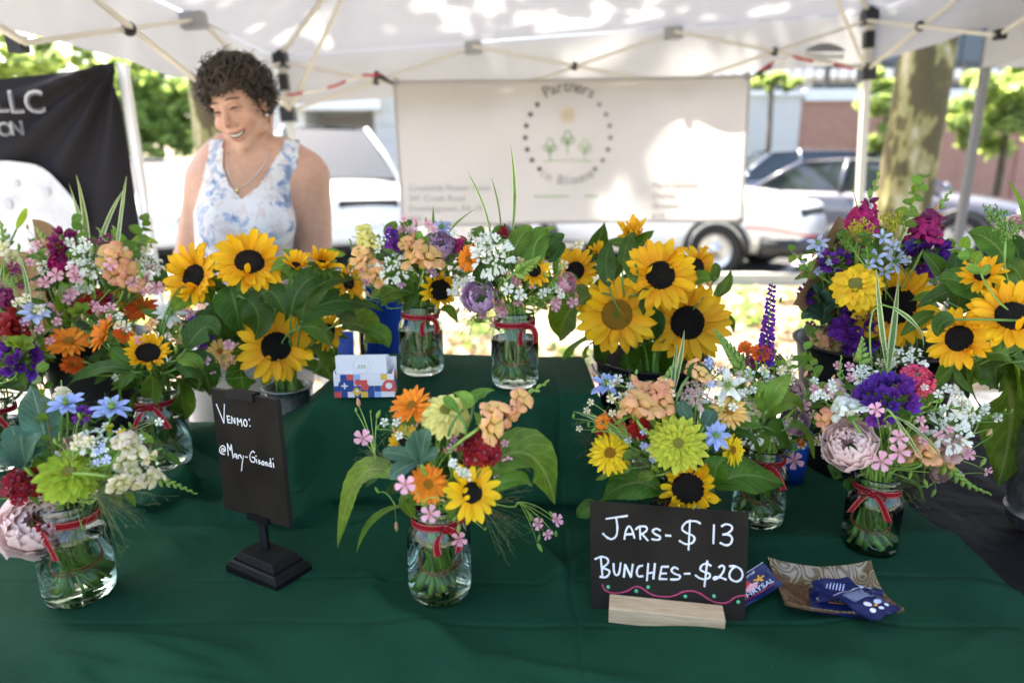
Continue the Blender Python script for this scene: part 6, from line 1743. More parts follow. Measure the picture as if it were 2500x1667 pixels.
D_cal = disc_mat('disc_calendula', (0.84, 0.40, 0.02), (0.82, 0.36, 0.02), (0.75, 0.32, 0.02), 0.3)
D_zin = disc_mat('disc_zinnia', (0.60, 0.50, 0.05), (0.45, 0.50, 0.12), (0.52, 0.58, 0.24), 0.3)
_dm = {}
def disc_mesh(mat, dome=0.25):
    k = (mat.name, dome)
    if k not in _dm:
        b = MB(); rg = random.Random(3)
        pr = [(0.0, dome*0.80), (0.2, dome*0.84), (0.45, dome*0.98), (0.7, dome), (0.9, dome*0.7), (1.0, 0.0), (0.98, -0.1)]
        b.lathe(pr, n=36, M=I4)
        b.v = [(x*(1+rg.uniform(-.02, .02)), y*(1+rg.uniform(-.02, .02)), z+rg.uniform(-.02, .02)) for x, y, z in b.v]
        # a fringe of pointed florets round the rim
        for i in range(70):
            a = rg.uniform(0, 2*PI); r = rg.uniform(0.62, 1.0); h = rg.uniform(0.07, 0.15); zz = dome*(1 if r < 0.75 else 1-((r-0.75)/0.25)**2)
            c = V3((math.cos(a)*r, math.sin(a)*r, zz-0.02)); o_ = V3((math.cos(a)*0.4, math.sin(a)*0.4, 1)).normalized()
            t_ = V3((-math.sin(a), math.cos(a), 0))*0.035; rr = V3((math.cos(a), math.sin(a), 0))*0.035
            b.add([c+t_, c-t_*0.5+rr, c-t_*0.5-rr, c+o_*h], [(0, 1, 3), (1, 2, 3), (2, 0, 3)])
        _dm[k] = b.mesh('disc', mat)
    return _dm[k]
_dome = lambda q: V3(q)
def stem(root, p, n, ves, r, nm='stem', mat=None, thru=True, tp=0.35):
    L_ = (p-ves.mouth).length
    a = RND.uniform(0, 6.28); k = RND.random()**0.5
    m = ves.mouth+V3((math.cos(a)*ves.rn*k*0.8, math.sin(a)*ves.rn*k*0.8, -0.004))
    P = bez(p, p-n*L_*tp, m+V3((0, 0, L_*0.35)), m, 9)
    if thru:
        a2 = a+PI+RND.uniform(-0.9, 0.9); k2 = 0.25+0.65*RND.random()
        e = ves.base+V3((math.cos(a2)*ves.rb*k2*0.85, math.sin(a2)*ves.rb*k2*0.85, 0.011+0.012*RND.random()))
        kk = min(1.0, ves.rb*0.4/0.016); w_ = ves.base+V3((math.cos(a+1.2)*0.019*k*kk, math.sin(a+1.2)*0.019*k*kk, ves.h*0.34)); P += [m.lerp(w_, 0.5), w_, w_.lerp(e, 0.5), e]
    b = MB(); b.tube(P, [r]*10+[r*1.7]*(len(P)-10), 7); part(root, nm, b.mesh(nm, mat or M_stem))
    return P
def place(ves, px, py, dy=0.0):
    cx, cy, rx, ry = ves.c
    q = math.hypot((px-cx)/rx, (py-cy)/ry)
    d = -ves.D*math.sqrt(max(0.0, 1-q*q))+0.02*min(1.5, q)
    p = at_y(px, py, ves.Y+d+dy); return p
def facing(p, face):
    to = (CAM-p).normalized()
    return (to+RIGHT*face[0]+V3((0, 0, 1))*face[1]).normalized()
LBL = {}
def root_of(name, desc, cat, v, group=None, full=False):
    lab = desc if full else desc+' '+v.phrase
    LBL[lab] = LBL.get(lab, 0)+1
    o = thing(name, lab, cat, v.base+V3((0, 0, 0.01)), group); o['kind'] = 'thing'; return o

def sun(key, px, py, d, desc, face=(0, 0), disc=0.42, mat=None, dm=None, ragged=0.10, cup=0.25, dy=0.0, n1=20, n2=17, over=2, fw=1.0, tp=0.35):
    v = VES[key]; p = place(v, px, py, dy); n = facing(p, face); R = d/2*mpp(p); mat = mat or m_sun
    t = root_of('sunflower', desc, 'sunflower', v)
    F_ = frame(p, n, RND.uniform(0, 6)); Rd = R*disc
    kw = dict(L=1, W=0.46*fw, prof='spear', b0=0.1, b1=-0.15, cup=0.14, wav=0.05, nu=4, nv=7)
    kw2 = dict(L=1, W=0.50*fw, prof='spear', b0=0.25, b1=0.6, cup=0.4, wav=0.16, nu=4, nv=7, tw=0.5)
    def gm(i):
        if RND.random() < ragged: return petal(mat, 'curled_petal', i, **kw2)
        return petal(mat, 'petal', i, **kw)
    Lp = R-Rd*0.8; n1 = int(n1*1.2); n2 = int(n2*1.2)
    ring(t, 'petal', gm, F_, n2, Rd*0.80, Lp*1.0, cup-0.14, PI/n2, -0.03*R, 0.14+ragged*0.2, 0.10+ragged*0.25)
    ring(t, 'petal', gm, F_, n1, Rd*0.86, Lp*0.96, cup+0.06, 0, 0.0, 0.15+ragged*0.3, 0.10+ragged*0.3)
    if over: ring(t, 'petal', lambda i: petal(mat, 'petal', i, **kw), F_, over, Rd*1.0, Lp*0.7, 1.75, RND.uniform(0, 6), 0.01*R, 0.25, 0.2, 2.5)
    part(t, 'disc', disc_mesh(dm or D_dark, 0.22), F_ @ Matrix.Scale(Rd, 4))
    ring(t, 'sepal', lambda i: petal(L_mid, 'sepal', i, L=1, W=0.36, prof='lance', b0=-0.1, b1=-0.5, cup=0.1, nu=2, nv=5), F_, 13, Rd*0.5, R*0.62, -0.12, 0.2, -0.07*R, 0.25, 0.25)
    b = MB(); b.lathe([(0.0, -0.34), (0.2, -0.32), (0.62, -0.18), (0.9, -0.06)], n=16, M=I4); part(t, 'receptacle', b.mesh('receptacle', M_bud), F_ @ Matrix.Scale(Rd, 4))
    stem(t, p-n*Rd*0.25, n, v, max(0.0030, R*0.065), tp=tp)
    return t
def cal(key, px, py, d, desc, face=(0, 0), mat=None, dm=None, cup=0.25, dy=0.0, n1=22, n2=18, disc=0.26):
    v = VES[key]; p = place(v, px, py, dy); n = facing(p, face); R = d/2*mpp(p); mat = mat or m_cal_o
    t = root_of('calendula', desc, 'flower', v); F_ = frame(p, n, RND.uniform(0, 6))
    gm = lambda i: petal(mat, 'petal', i, L=1, W=0.24, prof='strap', b0=0.1, b1=-0.25, cup=0.1, notch=0.03, wav=0.02, nu=3, nv=5)
    ring(t, 'petal', gm, F_, n1, R*0.12, R*0.90, cup, 0, 0.0, 0.10, 0.08); ring(t, 'petal', gm, F_, n2, R*0.12, R*0.74, cup+0.28, 0.2, 0.01*R, 0.12, 0.10); ring(t, 'petal', gm, F_, 12, R*0.10, R*0.45, cup+0.6, 0.1, 0.03*R, 0.15, 0.15)
    part(t, 'disc', disc_mesh(dm or D_cal, 0.35), F_ @ Matrix.Translation((0, 0, R*0.10)) @ Matrix.Scale(R*disc, 4))
    b = MB(); b.lathe([(0.0, -0.5), (0.16, -0.45), (0.26, -0.22), (0.22, 0.0)], n=12, M=I4); part(t, 'calyx', b.mesh('calyx', M_bud), F_ @ Matrix.Scale(R, 4))
    stem(t, p-n*R*0.4, n, v, 0.0016)
    return t
def zin(key, px, py, d, desc, face=(0, 0), mat=None, layers=6, cup=0.0, dy=0.0, cen=0.22):
    v = VES[key]; p = place(v, px, py, dy); n = facing(p, face); R = d/2*mpp(p); mat = mat or m_zin_l
    t = root_of('zinnia', desc, 'flower', v); F_ = frame(p, n, RND.uniform(0, 6))
    gm = lambda i: petal(mat, 'petal', i, L=1, W=0.34, prof='strap', b0=0.25, b1=-0.75, cup=0.16, notch=0.05, wav=0.03, nu=3, nv=5)
    for k in range(layers):
        f = k/max(1, layers-1)
        ring(t, 'petal', gm, F_, int(19-7*f), R*0.06, R*(0.98-0.58*f), cup+0.02+0.75*f, k*0.9, R*(0.0+0.17*f), 0.08, 0.06)
    part(t, 'disc', disc_mesh(D_zin, 0.5), F_ @ Matrix.Translation((0, 0, R*0.22)) @ Matrix.Scale(R*cen, 4))
    b = MB(); b.lathe([(0.0, -0.30), (0.14, -0.28), (0.26, -0.10), (0.2, 0.05)], n=12, M=I4); part(t, 'calyx', b.mesh('calyx', M_bud), F_ @ Matrix.Scale(R, 4))
    stem(t, p-n*R*0.28, n, v, 0.0022)
    return t
def bowl_petal(mat, key, var, top, flare):
    """a petal that hugs a sphere from its base to 'top' degrees, with a ruffled rim"""
    k_ = (mat.name, key, var)
    if k_ in _pc: return _pc[k_]
    rg = random.Random(var*17+int(top)); ph = rg.uniform(0, 6); b = MB(); vs = []; uv = []; nu, nv = 7, 6
    for j in range(nv+1):
        v = j/nv
        for i in range(nu+1):
            u = i/nu*2-1
            pol = math.radians(28+(top-28)*v*(1-0.16*u*u*v+0.05*math.sin(u*6+ph)*v-(0.10 if abs(u) < 0.2 and v == 1 else 0)))
            az = u*0.62*(0.45+0.75*v-0.25*v*v*v); rr = 1+flare*v*v+0.045*math.sin(u*5+ph+v*3)*v+0.05*u*u*v
            vs.append((rr*math.sin(pol)*math.cos(az), rr*math.sin(pol)*math.sin(az), -rr*math.cos(pol))); uv.append((i/nu, v))
    b.add(vs, [(j*8+i, (j+1)*8+i, (j+1)*8+i+1, j*8+i+1) for j in range(nv) for i in range(nu)], uv)
    _pc[k_] = b.mesh('bowl_petal', mat)
    return _pc[k_]
def peony(key, px, py, d, desc, face=(0, 0), mat=None, dy=0.0, inner=34, closed=0.0, guard=9):
    v = VES[key]; p = place(v, px, py, dy); n = facing(p, face); R = d/2*mpp(p); mat = mat or m_peo
    t = root_of('peony', desc, 'flower', v); F_ = frame(p, n, RND.uniform(0, 6))
    lays = [(7, 1.0, 98, 0.14), (7, 0.94, 112, 0.08), (7, 0.86, 124, 0.04), (7, 0.76, 136, 0.02), (6, 0.64, 146, 0.0), (5, 0.50, 155, 0.0)]
    if inner < 20: lays = lays[:4]
    for k, (cnt, rr, top, fl) in enumerate(lays):
        top += closed*16-(12 if k < 2 and closed < 0.4 else 0); key_ = 'bowl_petal_%d_%d' % (k, int(closed*10))
        for i in range(cnt):
            M = F_ @ Matrix.Rotation(2*PI*(i+RND.uniform(-.18, .18))/cnt+k*0.55, 4, 'Z') @ Matrix.Rotation(RND.uniform(-.10, .10)+(-0.10 if k == 0 else 0), 4, 'Y') @ Matrix.Scale(R*0.9*rr*RND.uniform(0.94, 1.05), 4)
            part(t, 'petal', bowl_petal(mat, key_, RND.randrange(5), top, fl), M)
    b = MB(); b.lathe([(0.0, -1.0), (0.15, -0.99), (0.40, -0.86), (0.48, -0.72)], n=12, M=I4); part(t, 'calyx', b.mesh('calyx', M_bud), F_ @ Matrix.Scale(R, 4))
    stem(t, p-n*R*0.95, n, v, 0.0030)
    return t
_fm = {}
def floret5(mat, kind='dianthus', eye=None):
    k = (mat.name, kind)
    if k in _fm: return _fm[k]
    out_ = []
    for var in range(3):
        b = MB(); rg = random.Random(var+5)
        for i in range(5):
            a = 2*PI*i/5+rg.uniform(-.12, .12); ca, sa = math.cos(a), math.sin(a)
            nu_, nv_ = 4, 4; vs = []; uv = []
            tl = (0.15+rg.uniform(-.12, .12)) if kind == 'dianthus' else 0.95+rg.uniform(-.25, .2)
            for j in range(nv_+1):
                tt = j/nv_
                for q in range(nu_+1):
                    u = q/nu_*2-1
                    w = 0.44*(0.2+0.8*tt**0.9) if kind == 'dianthus' else 0.27*math.sin(PI*(0.2+0.795*tt))**0.9
                    r = 0.10+0.9*tt-(0.07*(q % 2) if kind == 'dianthus' and j == nv_ else 0)-0.12*u*u*tt
                    zz = math.sin(tl)*r*(0.7 if kind == 'dianthus' else 1.1)+(0.12*tt*tt if kind == 'dianthus' else -0.1*tt**3)+0.08*u*u*tt
                    rr = r*math.cos(tl)
                    vs.append((rr*ca-u*w*sa, rr*sa+u*w*ca, zz)); uv.append((q/nu_, tt))
            b.add(vs, [(j*5+q, (j+1)*5+q, (j+1)*5+q+1, j*5+q+1) for j in range(nv_) for q in range(nu_)], uv)
        mats = [mat]
        if eye:
            mats.append(eye)
            for i in range(5):
                a = 2*PI*(i+.5)/5; b.ball((0.16*math.cos(a), 0.16*math.sin(a), 0.16), 0.05, 5, 3, mi=1)
        else:
            mats.append(M_bud)
        b.tube([V3((0, 0, 0.05)), V3((0, 0, -0.6))], 0.10, 5, mi=1 if not eye else 0)
        out_.append(b.mesh('floret', mats))
    _fm[k] = out_
    return out_
M_eye = plain('pale_eye', (0.72, 0.58, 0.60), 0.6, 0.3)
def cluster(key, px, py, d, desc, face=(0, 0), mat=None, kind='dianthus', count=30, fs=0.30, dy=0.0, eye=None, name='sweet_william', spread=1.25, flat=0.7):
    v = VES[key]; p = place(v, px, py, dy); n = facing(p, face); R = d/2*mpp(p); mat = mat or m_dkred
    t = root_of(name, desc, 'flower', v); F_ = frame(p-n*R*0.45, n, RND.uniform(0, 6)); fm = floret5(mat, kind, eye)
    ga = PI*(3-math.sqrt(5)); count = int(count*0.8) if kind == 'bell' else count
    bst = MB()
    for i in range(count):
        th = spread*math.sqrt((i+0.5)/count)+RND.uniform(-0.12, 0.12); ph = i*ga+RND.uniform(-0.4, 0.4)
        dd = V3((math.sin(th)*math.cos(ph), math.sin(th)*math.sin(ph), math.cos(th)))
        fs_ = fs*(1.5 if kind == 'bell' else 1.15); q = V3((dd.x*R*0.80, dd.y*R*0.80, dd.z*R*flat))*(1+RND.uniform(-0.22, 0.10))
        nn = (dd+V3((RND.uniform(-.3, .3), RND.uniform(-.3, .3), 0.15))).normalized()
        s = R*fs_*RND.uniform(0.75, 1.2)
        part(t, 'floret', fm[RND.randrange(3)], F_ @ frame(q, nn, RND.uniform(0, 6), s))
        bst.tube([F_ @ (q*0.9), F_ @ V3((0, 0, -R*0.4))], 0.0007, 4)
    part(t, 'flower_stalks', bst.mesh('flower_stalks', M_stemdk), kind='stuff')
    stem(t, F_ @ V3((0, 0, -R*0.35)), n, v, 0.0024)
    ring(t, 'bract', lambda i: petal(L_mid, 'bract', i, L=1, W=0.3, prof='lance', b0=0.0, b1=-0.4, cup=0.1, nu=2, nv=5), F_, 7, R*0.1, R*1.0, 0.0, 0, -0.25*R, 0.3, 0.2)
    return t
def snapfloret(mat):
    k = (mat.name, 'snap')
    if k in _fm: return _fm[k]
    out_ = []
    for var in range(3):
        b = MB(); rg = random.Random(var+31)
        b.lathe([(0.05, -0.12), (0.13, -0.04), (0.16, 0.12), (0.19, 0.26), (0.24, 0.34)], n=9, M=Matrix.Rotation(PI/2, 4, 'Y'))
        for (ang, L_, W_, back) in ((62, 0.50, 0.56, 0.35), (118, 0.50, 0.56, 0.35), (-22, 0.40, 0.46, -0.1), (-90, 0.42, 0.50, -0.25), (202, 0.40, 0.46, -0.1)):
            an = math.radians(ang+rg.uniform(-10, 10)); rd = V3((0, math.cos(an), math.sin(an))); td = V3((0, -math.sin(an), math.cos(an))); ph = rg.uniform(0, 6); back += rg.uniform(-.2, .2); vs = []; uv = []
            for j in range(6):
                tt = j/5; w = W_*0.5*prof_w('cup', tt); x = 0.34+0.16*math.sin(tt*2.2)-back*tt*tt*L_
                for q in range(5):
                    u = q/4*2-1
                    vs.append(V3((x-0.12*u*u*tt+0.045*math.sin(u*5+ph+tt*4)*tt, 0, 0))+rd*(0.16+L_*tt*0.9)+td*(u*w)); uv.append((q/4, tt))
            b.add(vs, [(j*5+q, (j+1)*5+q, (j+1)*5+q+1, j*5+q+1) for j in range(5) for q in range(4)], uv)
        b.ball((0.40, 0, -0.03), (0.11, 0.16, 0.12), 8, 5)
        out_.append(b.mesh('floret', mat))
    _fm[k] = out_
    return out_
_bm = {}
def bud_mesh(mat, L_=1.0, W_=0.42):
    k = (mat.name, L_, W_)
    if k not in _bm:
        b = MB(); b.ball((0, 0, L_*0.5), (W_*0.5, W_*0.5, L_*0.5), 8, 6, pt=0.8); _bm[k] = b.mesh('bud', mat)
    return _bm[k]
def snap(key, x0, y0, x1, y1, d, desc, mat=None, bud=None, nopen=5, nbud=12, dy0=0.0, dy1=0.0, bend=0.0, budw=0.5, split=0.5):
    """spike from (x0, y0) to its tip (x1, y1); d is the width of an open floret"""
    v = VES[key]; a = place(v, x0, y0, dy0); c = place(v, x1, y1, dy1); s = d*mpp(a); mat = mat or m_peach; bud = bud or M_bud
    t = root_of('snapdragon', desc, 'flower', v); ax = c-a; L_ = ax.length; axn = ax.normalized(); nopen = min(nopen, 2+int(1.7*L_/s))
    sidev = axn.cross((CAM-a).normalized()).normalized()
    def pos(u): return a+ax*u+sidev*(bend*L_*math.sin(PI*u))
    b = MB(); b.tube([pos(k/8) for k in range(9)], 0.0018, 6, r1=0.0007); part(t, 'spike', b.mesh('spike', M_stem))
    fm = snapfloret(mat); n0 = (CAM-a).normalized(); ph = 2.4
    for i in range(nopen):
        u = split*(i+0.3)/max(1, nopen); an = i*ph+0.6
        o_ = (sidev*math.cos(an)+(n0-axn*n0.dot(axn)).normalized()*(math.sin(an)*0.6+0.55)).normalized()
        xa = (o_+axn*0.25+n0*0.45).normalized(); za = (axn-xa*axn.dot(xa)).normalized(); ya = za.cross(xa); q = pos(u)
        ss = s*RND.uniform(0.85, 1.1)*(1-0.25*i/max(1, nopen))
        M = Matrix(((xa.x, ya.x, za.x, q.x), (xa.y, ya.y, za.y, q.y), (xa.z, ya.z, za.z, q.z), (0, 0, 0, 1))) @ Matrix.Scale(ss*1.15, 4)
        part(t, 'floret', fm[RND.randrange(3)], M)
    for i in range(nbud):
        f = i/max(1, nbud-1); u = split*0.85+(1-split*0.85)*f; an = i*2.1
        o_ = (sidev*math.cos(an)+(n0-axn*n0.dot(axn)).normalized()*(math.sin(an)*0.9+0.2)).normalized()
        dirn = (o_*(0.95-0.6*f)+axn*(0.5+0.8*f)).normalized(); ss = s*budw*(1.05-0.62*f)
        part(t, 'bud', bud_mesh(bud if f < 0.35 else M_bud, 1.0, 0.52), frame(pos(u), dirn, RND.uniform(0, 6), ss))
    for i in range(4):
        u = RND.uniform(0.0, 0.25); q = pos(u); an = RND.uniform(0, 6); o_ = (sidev*math.cos(an)+n0*math.sin(an)-axn*0.2).normalized()
        part(t, 'leaf', petal(L_light, 'snap_leaf', i, L=1, W=0.2, prof='lance', b0=0.1, b1=-0.5, nu=2, nv=5), frame(q, o_.cross(axn).normalized(), 0) @ Matrix.Scale(s*0.8, 4))
    stem(t, a, axn, v, 0.0018)
    return t
def nig(key, px, py, d, desc, face=(0, 0), mat=None, npet=8, dy=0.0, threads=26):
    v = VES[key]; p = place(v, px, py, dy); n = facing(p, face); R = d/2*mpp(p); mat = mat or m_blue
    t = root_of('nigella', desc, 'flower', v); F_ = frame(p, n, RND.uniform(0, 6))
    gm = lambda i: petal(mat, 'petal', i, L=1, W=0.5, prof='spear', b0=0.15, b1=-0.35, cup=0.15, wav=0.03, nu=4, nv=6)
    ring(t, 'petal', gm, F_, npet, R*0.10, R*0.92, 0.18, 0, 0.0, 0.12, 0.08)
    if npet > 6: ring(t, 'petal', gm, F_, npet-2, R*0.10, R*0.70, 0.42, 0.4, 0.02*R, 0.12, 0.08)
    b = MB(); b.ball((0, 0, 0.18), (0.15, 0.15, 0.2), 10, 6)
    for i in range(6):
        a = 2*PI*i/6; b.tube([V3((0.08*math.cos(a), 0.08*math.sin(a), 0.32)), V3((0.16*math.cos(a), 0.16*math.sin(a), 0.52)), V3((0.30*math.cos(a+.3), 0.30*math.sin(a+.3), 0.60))], 0.03, 5, r1=0.012)
    for i in range(14):
        a = RND.uniform(0, 6.28); b.tube([V3((0.1*math.cos(a), 0.1*math.sin(a), 0.1)), V3((0.28*math.cos(a), 0.28*math.sin(a), 0.26))], 0.012, 4)
    part(t, 'seed_head', b.mesh('seed_head', M_bud), F_ @ Matrix.Scale(R, 4))
    b = MB()
    for i in range(threads):
        a = RND.uniform(0, 6.28); L_ = RND.uniform(0.8, 1.35); e = V3((math.cos(a)*L_, math.sin(a)*L_, RND.uniform(-0.15, 0.35))); m = e*0.55+V3((0, 0, -0.2))
        P = bez2(V3((0, 0, -0.12)), m, e, 5); b.tube(P, 0.012, 3, r1=0.006)
        for q in range(2):
            c0 = P[3]; b.tube([c0, c0+V3((RND.uniform(-.3, .3), RND.uniform(-.3, .3), RND.uniform(-.05, .3)))], 0.009, 3, r1=0.005)
    part(t, 'bract_threads', b.mesh('bract_threads', M_thread), F_ @ Matrix.Scale(R, 4), kind='stuff')
    stem(t, p-n*R*0.1, n, v, 0.0012)
    return t
def small5(t, p, n, R, mat, nm='floret', parent_stem=None):
    """one five-petalled blossom: the throat is a part of the sprig and its petals are parts of the throat"""
    F_ = frame(p, n, RND.uniform(0, 6))
    if 'throat' not in _bm:
        b = MB(); b.ball((0, 0, -0.42), (0.2, 0.2, 0.42), 8, 6); b.ball((0, 0, 0.02), 0.10, 6, 4); _bm['throat'] = b.mesh('throat', M_bud)
    c = part(t, nm, _bm['throat'], F_ @ Matrix.Scale(R, 4))
    ring(c, 'petal', lambda i: petal(mat, 'small_petal', i, L=1, W=0.92, prof='heart', b0=0.12, b1=-0.2, cup=0.08, notch=0.16, wav=0.02, nu=4, nv=5), F_, 5, R*0.10, R*0.92, 0.08, 0, 0.0, 0.15, 0.05, 0.12)
def pinks(key, flowers, buds, desc, mat=None, hub=None, dy=0.0, name='soapwort_sprig', group=None):
    """flowers: (px, py, d, (face)); buds: (px, py, length)"""
    v = VES[key]; mat = mat or m_pink
    t = root_of(name, desc, 'flower', v, group)
    pts = [(f[0], f[1]) for f in flowers]+[(b_[0], b_[1]) for b_ in buds]
    hx_, hy_ = hub if hub else (sum(p[0] for p in pts)/len(pts)*0.6+(1250+FPX*v.mouth.x/depth(v.mouth))*0.4, max(p[1] for p in pts)+20)
    h = place(v, hx_, hy_, dy); bb = MB()
    for f in flowers:
        p = place(v, f[0], f[1], dy-0.01); n = facing(p, f[3] if len(f) > 3 else (RND.uniform(-.4, .4), RND.uniform(-.1, .5)))
        R = f[2]/2*mpp(p); small5(t, p, n, R, mat)
        q = p-n*R*0.8; bb.tube(bez2(h, (h+q)/2-n*0.01+V3((0, 0, 0.01)), q, 6), 0.0006, 4)
    for k in buds:
        p = place(v, k[0], k[1], dy-0.005); dirn = V3((RND.uniform(-.5, .5), -0.2, k[3] if len(k) > 3 else 0.9)).normalized(); s = k[2]*mpp(p)
        o = part(t, 'bud', bud_mesh(M_bud if RND.random() < 0.7 else M_budpk, 1.0, 0.42), frame(p-dirn*s*0.5, dirn, 0, s))
        q = p-dirn*s*0.5; bb.tube(bez2(h, (h+q)/2+V3((0, 0, 0.012)), q, 6), 0.0006, 4)
    part(t, 'branches', bb.mesh('branches', M_stem)); stem(t, h, V3((0, -0.3, 0.9)).normalized(), v, 0.0010)
    return t
def lace(key, px, py, d, desc, face=(0, 0), outer=14, dy=0.0, mat=None, fine=60, flat=1.0, name='lace_flower'):
    v = VES[key]; p = place(v, px, py, dy); n = facing(p, face); R = d/2*mpp(p); mat = mat or m_white
    t = root_of(name, desc, 'flower', v); F_ = frame(p, n, RND.uniform(0, 6)); c0 = V3((0, 0, -0.8*R)); st = MB(); fi = MB()
    for i in range(9):
        a = i*2.4; r = R*0.72*math.sqrt((i+0.4)/9); c = V3((r*math.cos(a), r*math.sin(a), 0.12*R*(1-(r/R)**2)))
        st.tube(bez2(c0, c*0.6+V3((0, 0, -0.3*R)), c, 4), 0.0006, 4)
        for k in range(fine//9):
            q = c+V3((RND.gauss(0, 1), RND.gauss(0, 1), 0))*R*0.13; s = R*0.075
            M = frame(q+V3((0, 0, RND.uniform(0, .06)*R)), V3((RND.uniform(-.5, .5), RND.uniform(-.5, .5), 1)), RND.uniform(0, 6), s)
            for j in range(5):
                an = 2*PI*j/5; ca, sa = math.cos(an), math.sin(an)
                fi.add([M @ V3((0, 0, 0)), M @ V3((ca*.7-sa*.4, sa*.7+ca*.4, .2)), M @ V3((ca*1.2, sa*1.2, .1)), M @ V3((ca*.7+sa*.4, sa*.7-ca*.4, .2))], [(0, 1, 2, 3)])
            st.tube([c+V3((0, 0, -0.15*R)), q], 0.0003, 3)
    fi.v = [tuple(F_ @ V3(q)) for q in fi.v]; st.v = [tuple(F_ @ V3(q)) for q in st.v]
    part(t, 'tiny_florets', fi.mesh('tiny_florets', mat), kind='stuff'); part(t, 'umbel_stalks', st.mesh('umbel_stalks', M_stem), kind='stuff')
    for i in range(outer):
        a = 2*PI*i/max(1, outer)+RND.uniform(-.15, .15); r = R*RND.uniform(0.48, 0.78)
        M = F_ @ Matrix.Rotation(a, 4, 'Z') @ Matrix.Translation((r, 0, 0.05*R)) @ Matrix.Rotation(RND.uniform(-.5, .6), 4, 'Z') @ Matrix.Rotation(0.25+RND.uniform(-.2, .4), 4, 'Y') @ Matrix.Scale(R*0.48, 4)
        part(t, 'petal', petal(mat, 'lace_petal', RND.randrange(5), L=1, W=0.75, prof='heart', b0=0.1, b1=-0.4, cup=0.1, notch=0.3, nu=4, nv=5), M)
    stem(t, F_ @ c0, n, v, 0.0014)
    return t
def leaf_mesh(P, w, nrm, mat, fold=0.25, wav=0.08, serr=0.0, prof='lance', nu=6, seed=0):
    rg = random.Random(seed); b = MB(); n = len(P); vs = []; uv = []; ph = rg.uniform(0, 6); ln = sum((P[i+1]-P[i]).length for i in range(n-1))
    for j, p in enumerate(P):
        t = j/(n-1); tg = (P[min(n-1, j+1)]-P[max(0, j-1)]).normalized(); sd = tg.cross(nrm).normalized(); up_ = sd.cross(tg).normalized()
        ww = w*0.5*prof_w(prof, t)*(1+(serr*(1 if j % 2 else -1) if 0.08 < t < 0.95 else 0))
        for i in range(nu+1):
            u = i/nu*2-1
            vs.append(p+sd*(u*ww)+up_*(abs(u)*ww*fold+wav*w*math.sin(t*8+ph+(1.3 if u > 0 else 0))*u*u*0.5)); uv.append((i/nu, t))
    m = nu+1
    b.add(vs, [(j*m+i, j*m+i+1, (j+1)*m+i+1, (j+1)*m+i) for j in range(n-1) for i in range(nu)], uv)
    return b.mesh('leaf', mat)
_ls = [0]
def leaf(key, pts, w, desc, mat=None, tilt=0.6, fold=0.28, serr=0.02, dy=0.0, dy1=None, prof='lance', name='broad_foliage', cat='foliage', group=None, side=0.0, nv=18, root=None, st=True, wav=0.22):
    """leaf along picture points pts (base ... tip), w pixels wide"""
    v = VES[key]; _ls[0] += 1
    t = root or root_of(name, desc, cat, v, group)
    N_ = len(pts); W = []
    for i, (x, y) in enumerate(pts):
        f = i/(N_-1); d = dy+((dy1 if dy1 is not None else dy)-dy)*f
        W.append(place(v, x, y, d))
    P = bez2(W[0], W[0]*-0.5+W[1]*2-W[2]*0.5 if N_ == 3 else (W[0]+W[1])/2+V3((0, 0, 0.006)), W[-1], nv)
    c = W[N_//2]; nrm = ((CAM-c).normalized()+V3((0, 0, 1))*tilt+RIGHT*side).normalized()
    part(t, 'leaf', leaf_mesh(P, w*mpp(c), nrm, mat or L_mid, fold, wav, serr, prof, 8 if w > 60 else 6, _ls[0]))
    if st: stem(t, P[0], (P[1]-P[0]).normalized(), v, 0.0017, mat=M_stemdk)
    return t
def blade(key, pts, w, desc, mat=None, dy=0.0, group=None):
    v = VES[key]; t = root_of('ornamental_grass', desc, 'grass', v, group); _ls[0] += 1
    W = [place(v, x, y, dy) for x, y in pts]
    if len(W) == 2: W = [W[0], (W[0]+W[1])/2, W[1]]
    P = bez2(W[0], W[0]*-0.5+W[1]*2-W[2]*0.5, W[2], 16)
    c = W[1]; nrm = ((CAM-c).normalized()+RIGHT*RND.uniform(-.5, .5)).normalized()
    b = MB(); vs = []; uv = []; s = mpp(c)
    for j, p in enumerate(P):
        tt = j/16; tg = (P[min(16, j+1)]-P[max(0, j-1)]).normalized(); sd = tg.cross(nrm).normalized(); up_ = sd.cross(tg)
        ww = w*0.5*s*(1-tt**2.2)*min(1, 0.5+tt*2)+0.0002; tw = 0.7*math.sin(tt*3+w)
        for i in range(5):
            u = i/4*2-1; vs.append(p+(sd*math.cos(tw)+up_*math.sin(tw))*(u*ww)+up_*abs(u)*ww*0.35); uv.append((i/4, tt))
    b.add(vs, [(j*5+i, j*5+i+1, j*5+6+i, j*5+5+i) for j in range(16) for i in range(4)], uv)
    part(t, 'blade', b.mesh('blade', mat or L_var)); stem(t, P[0], (P[1]-P[0]).normalized(), v, 0.0012)
    return t
def rosette(key, px, py, tips, w, desc, mat=None, dy=0.0, prof='cup', name='sedum_rosette', serr=0.06, tilt=0.9):
    v = VES[key]; t = root_of(name, desc, 'foliage', v); c = place(v, px, py, dy)
    for k, (x, y) in enumerate(tips):
        e = place(v, x, y, dy-0.012); L_ = (e-c).length; P = bez2(c, (c+e)/2+V3((0, -0.002, 0.18*L_)), e, 12); _ls[0] += 1
        nrm = ((CAM-e).normalized()+V3((0, 0, 1))*tilt+RIGHT*RND.uniform(-.4, .4)).normalized()
        part(t, 'leaf', leaf_mesh(P, w*mpp(c), nrm, mat or L_sedum, 0.18, 0.12, serr, prof, 6, _ls[0]))
    stem(t, c, V3((0, -0.4, 0.9)).normalized(), v, 0.0024)
    return t
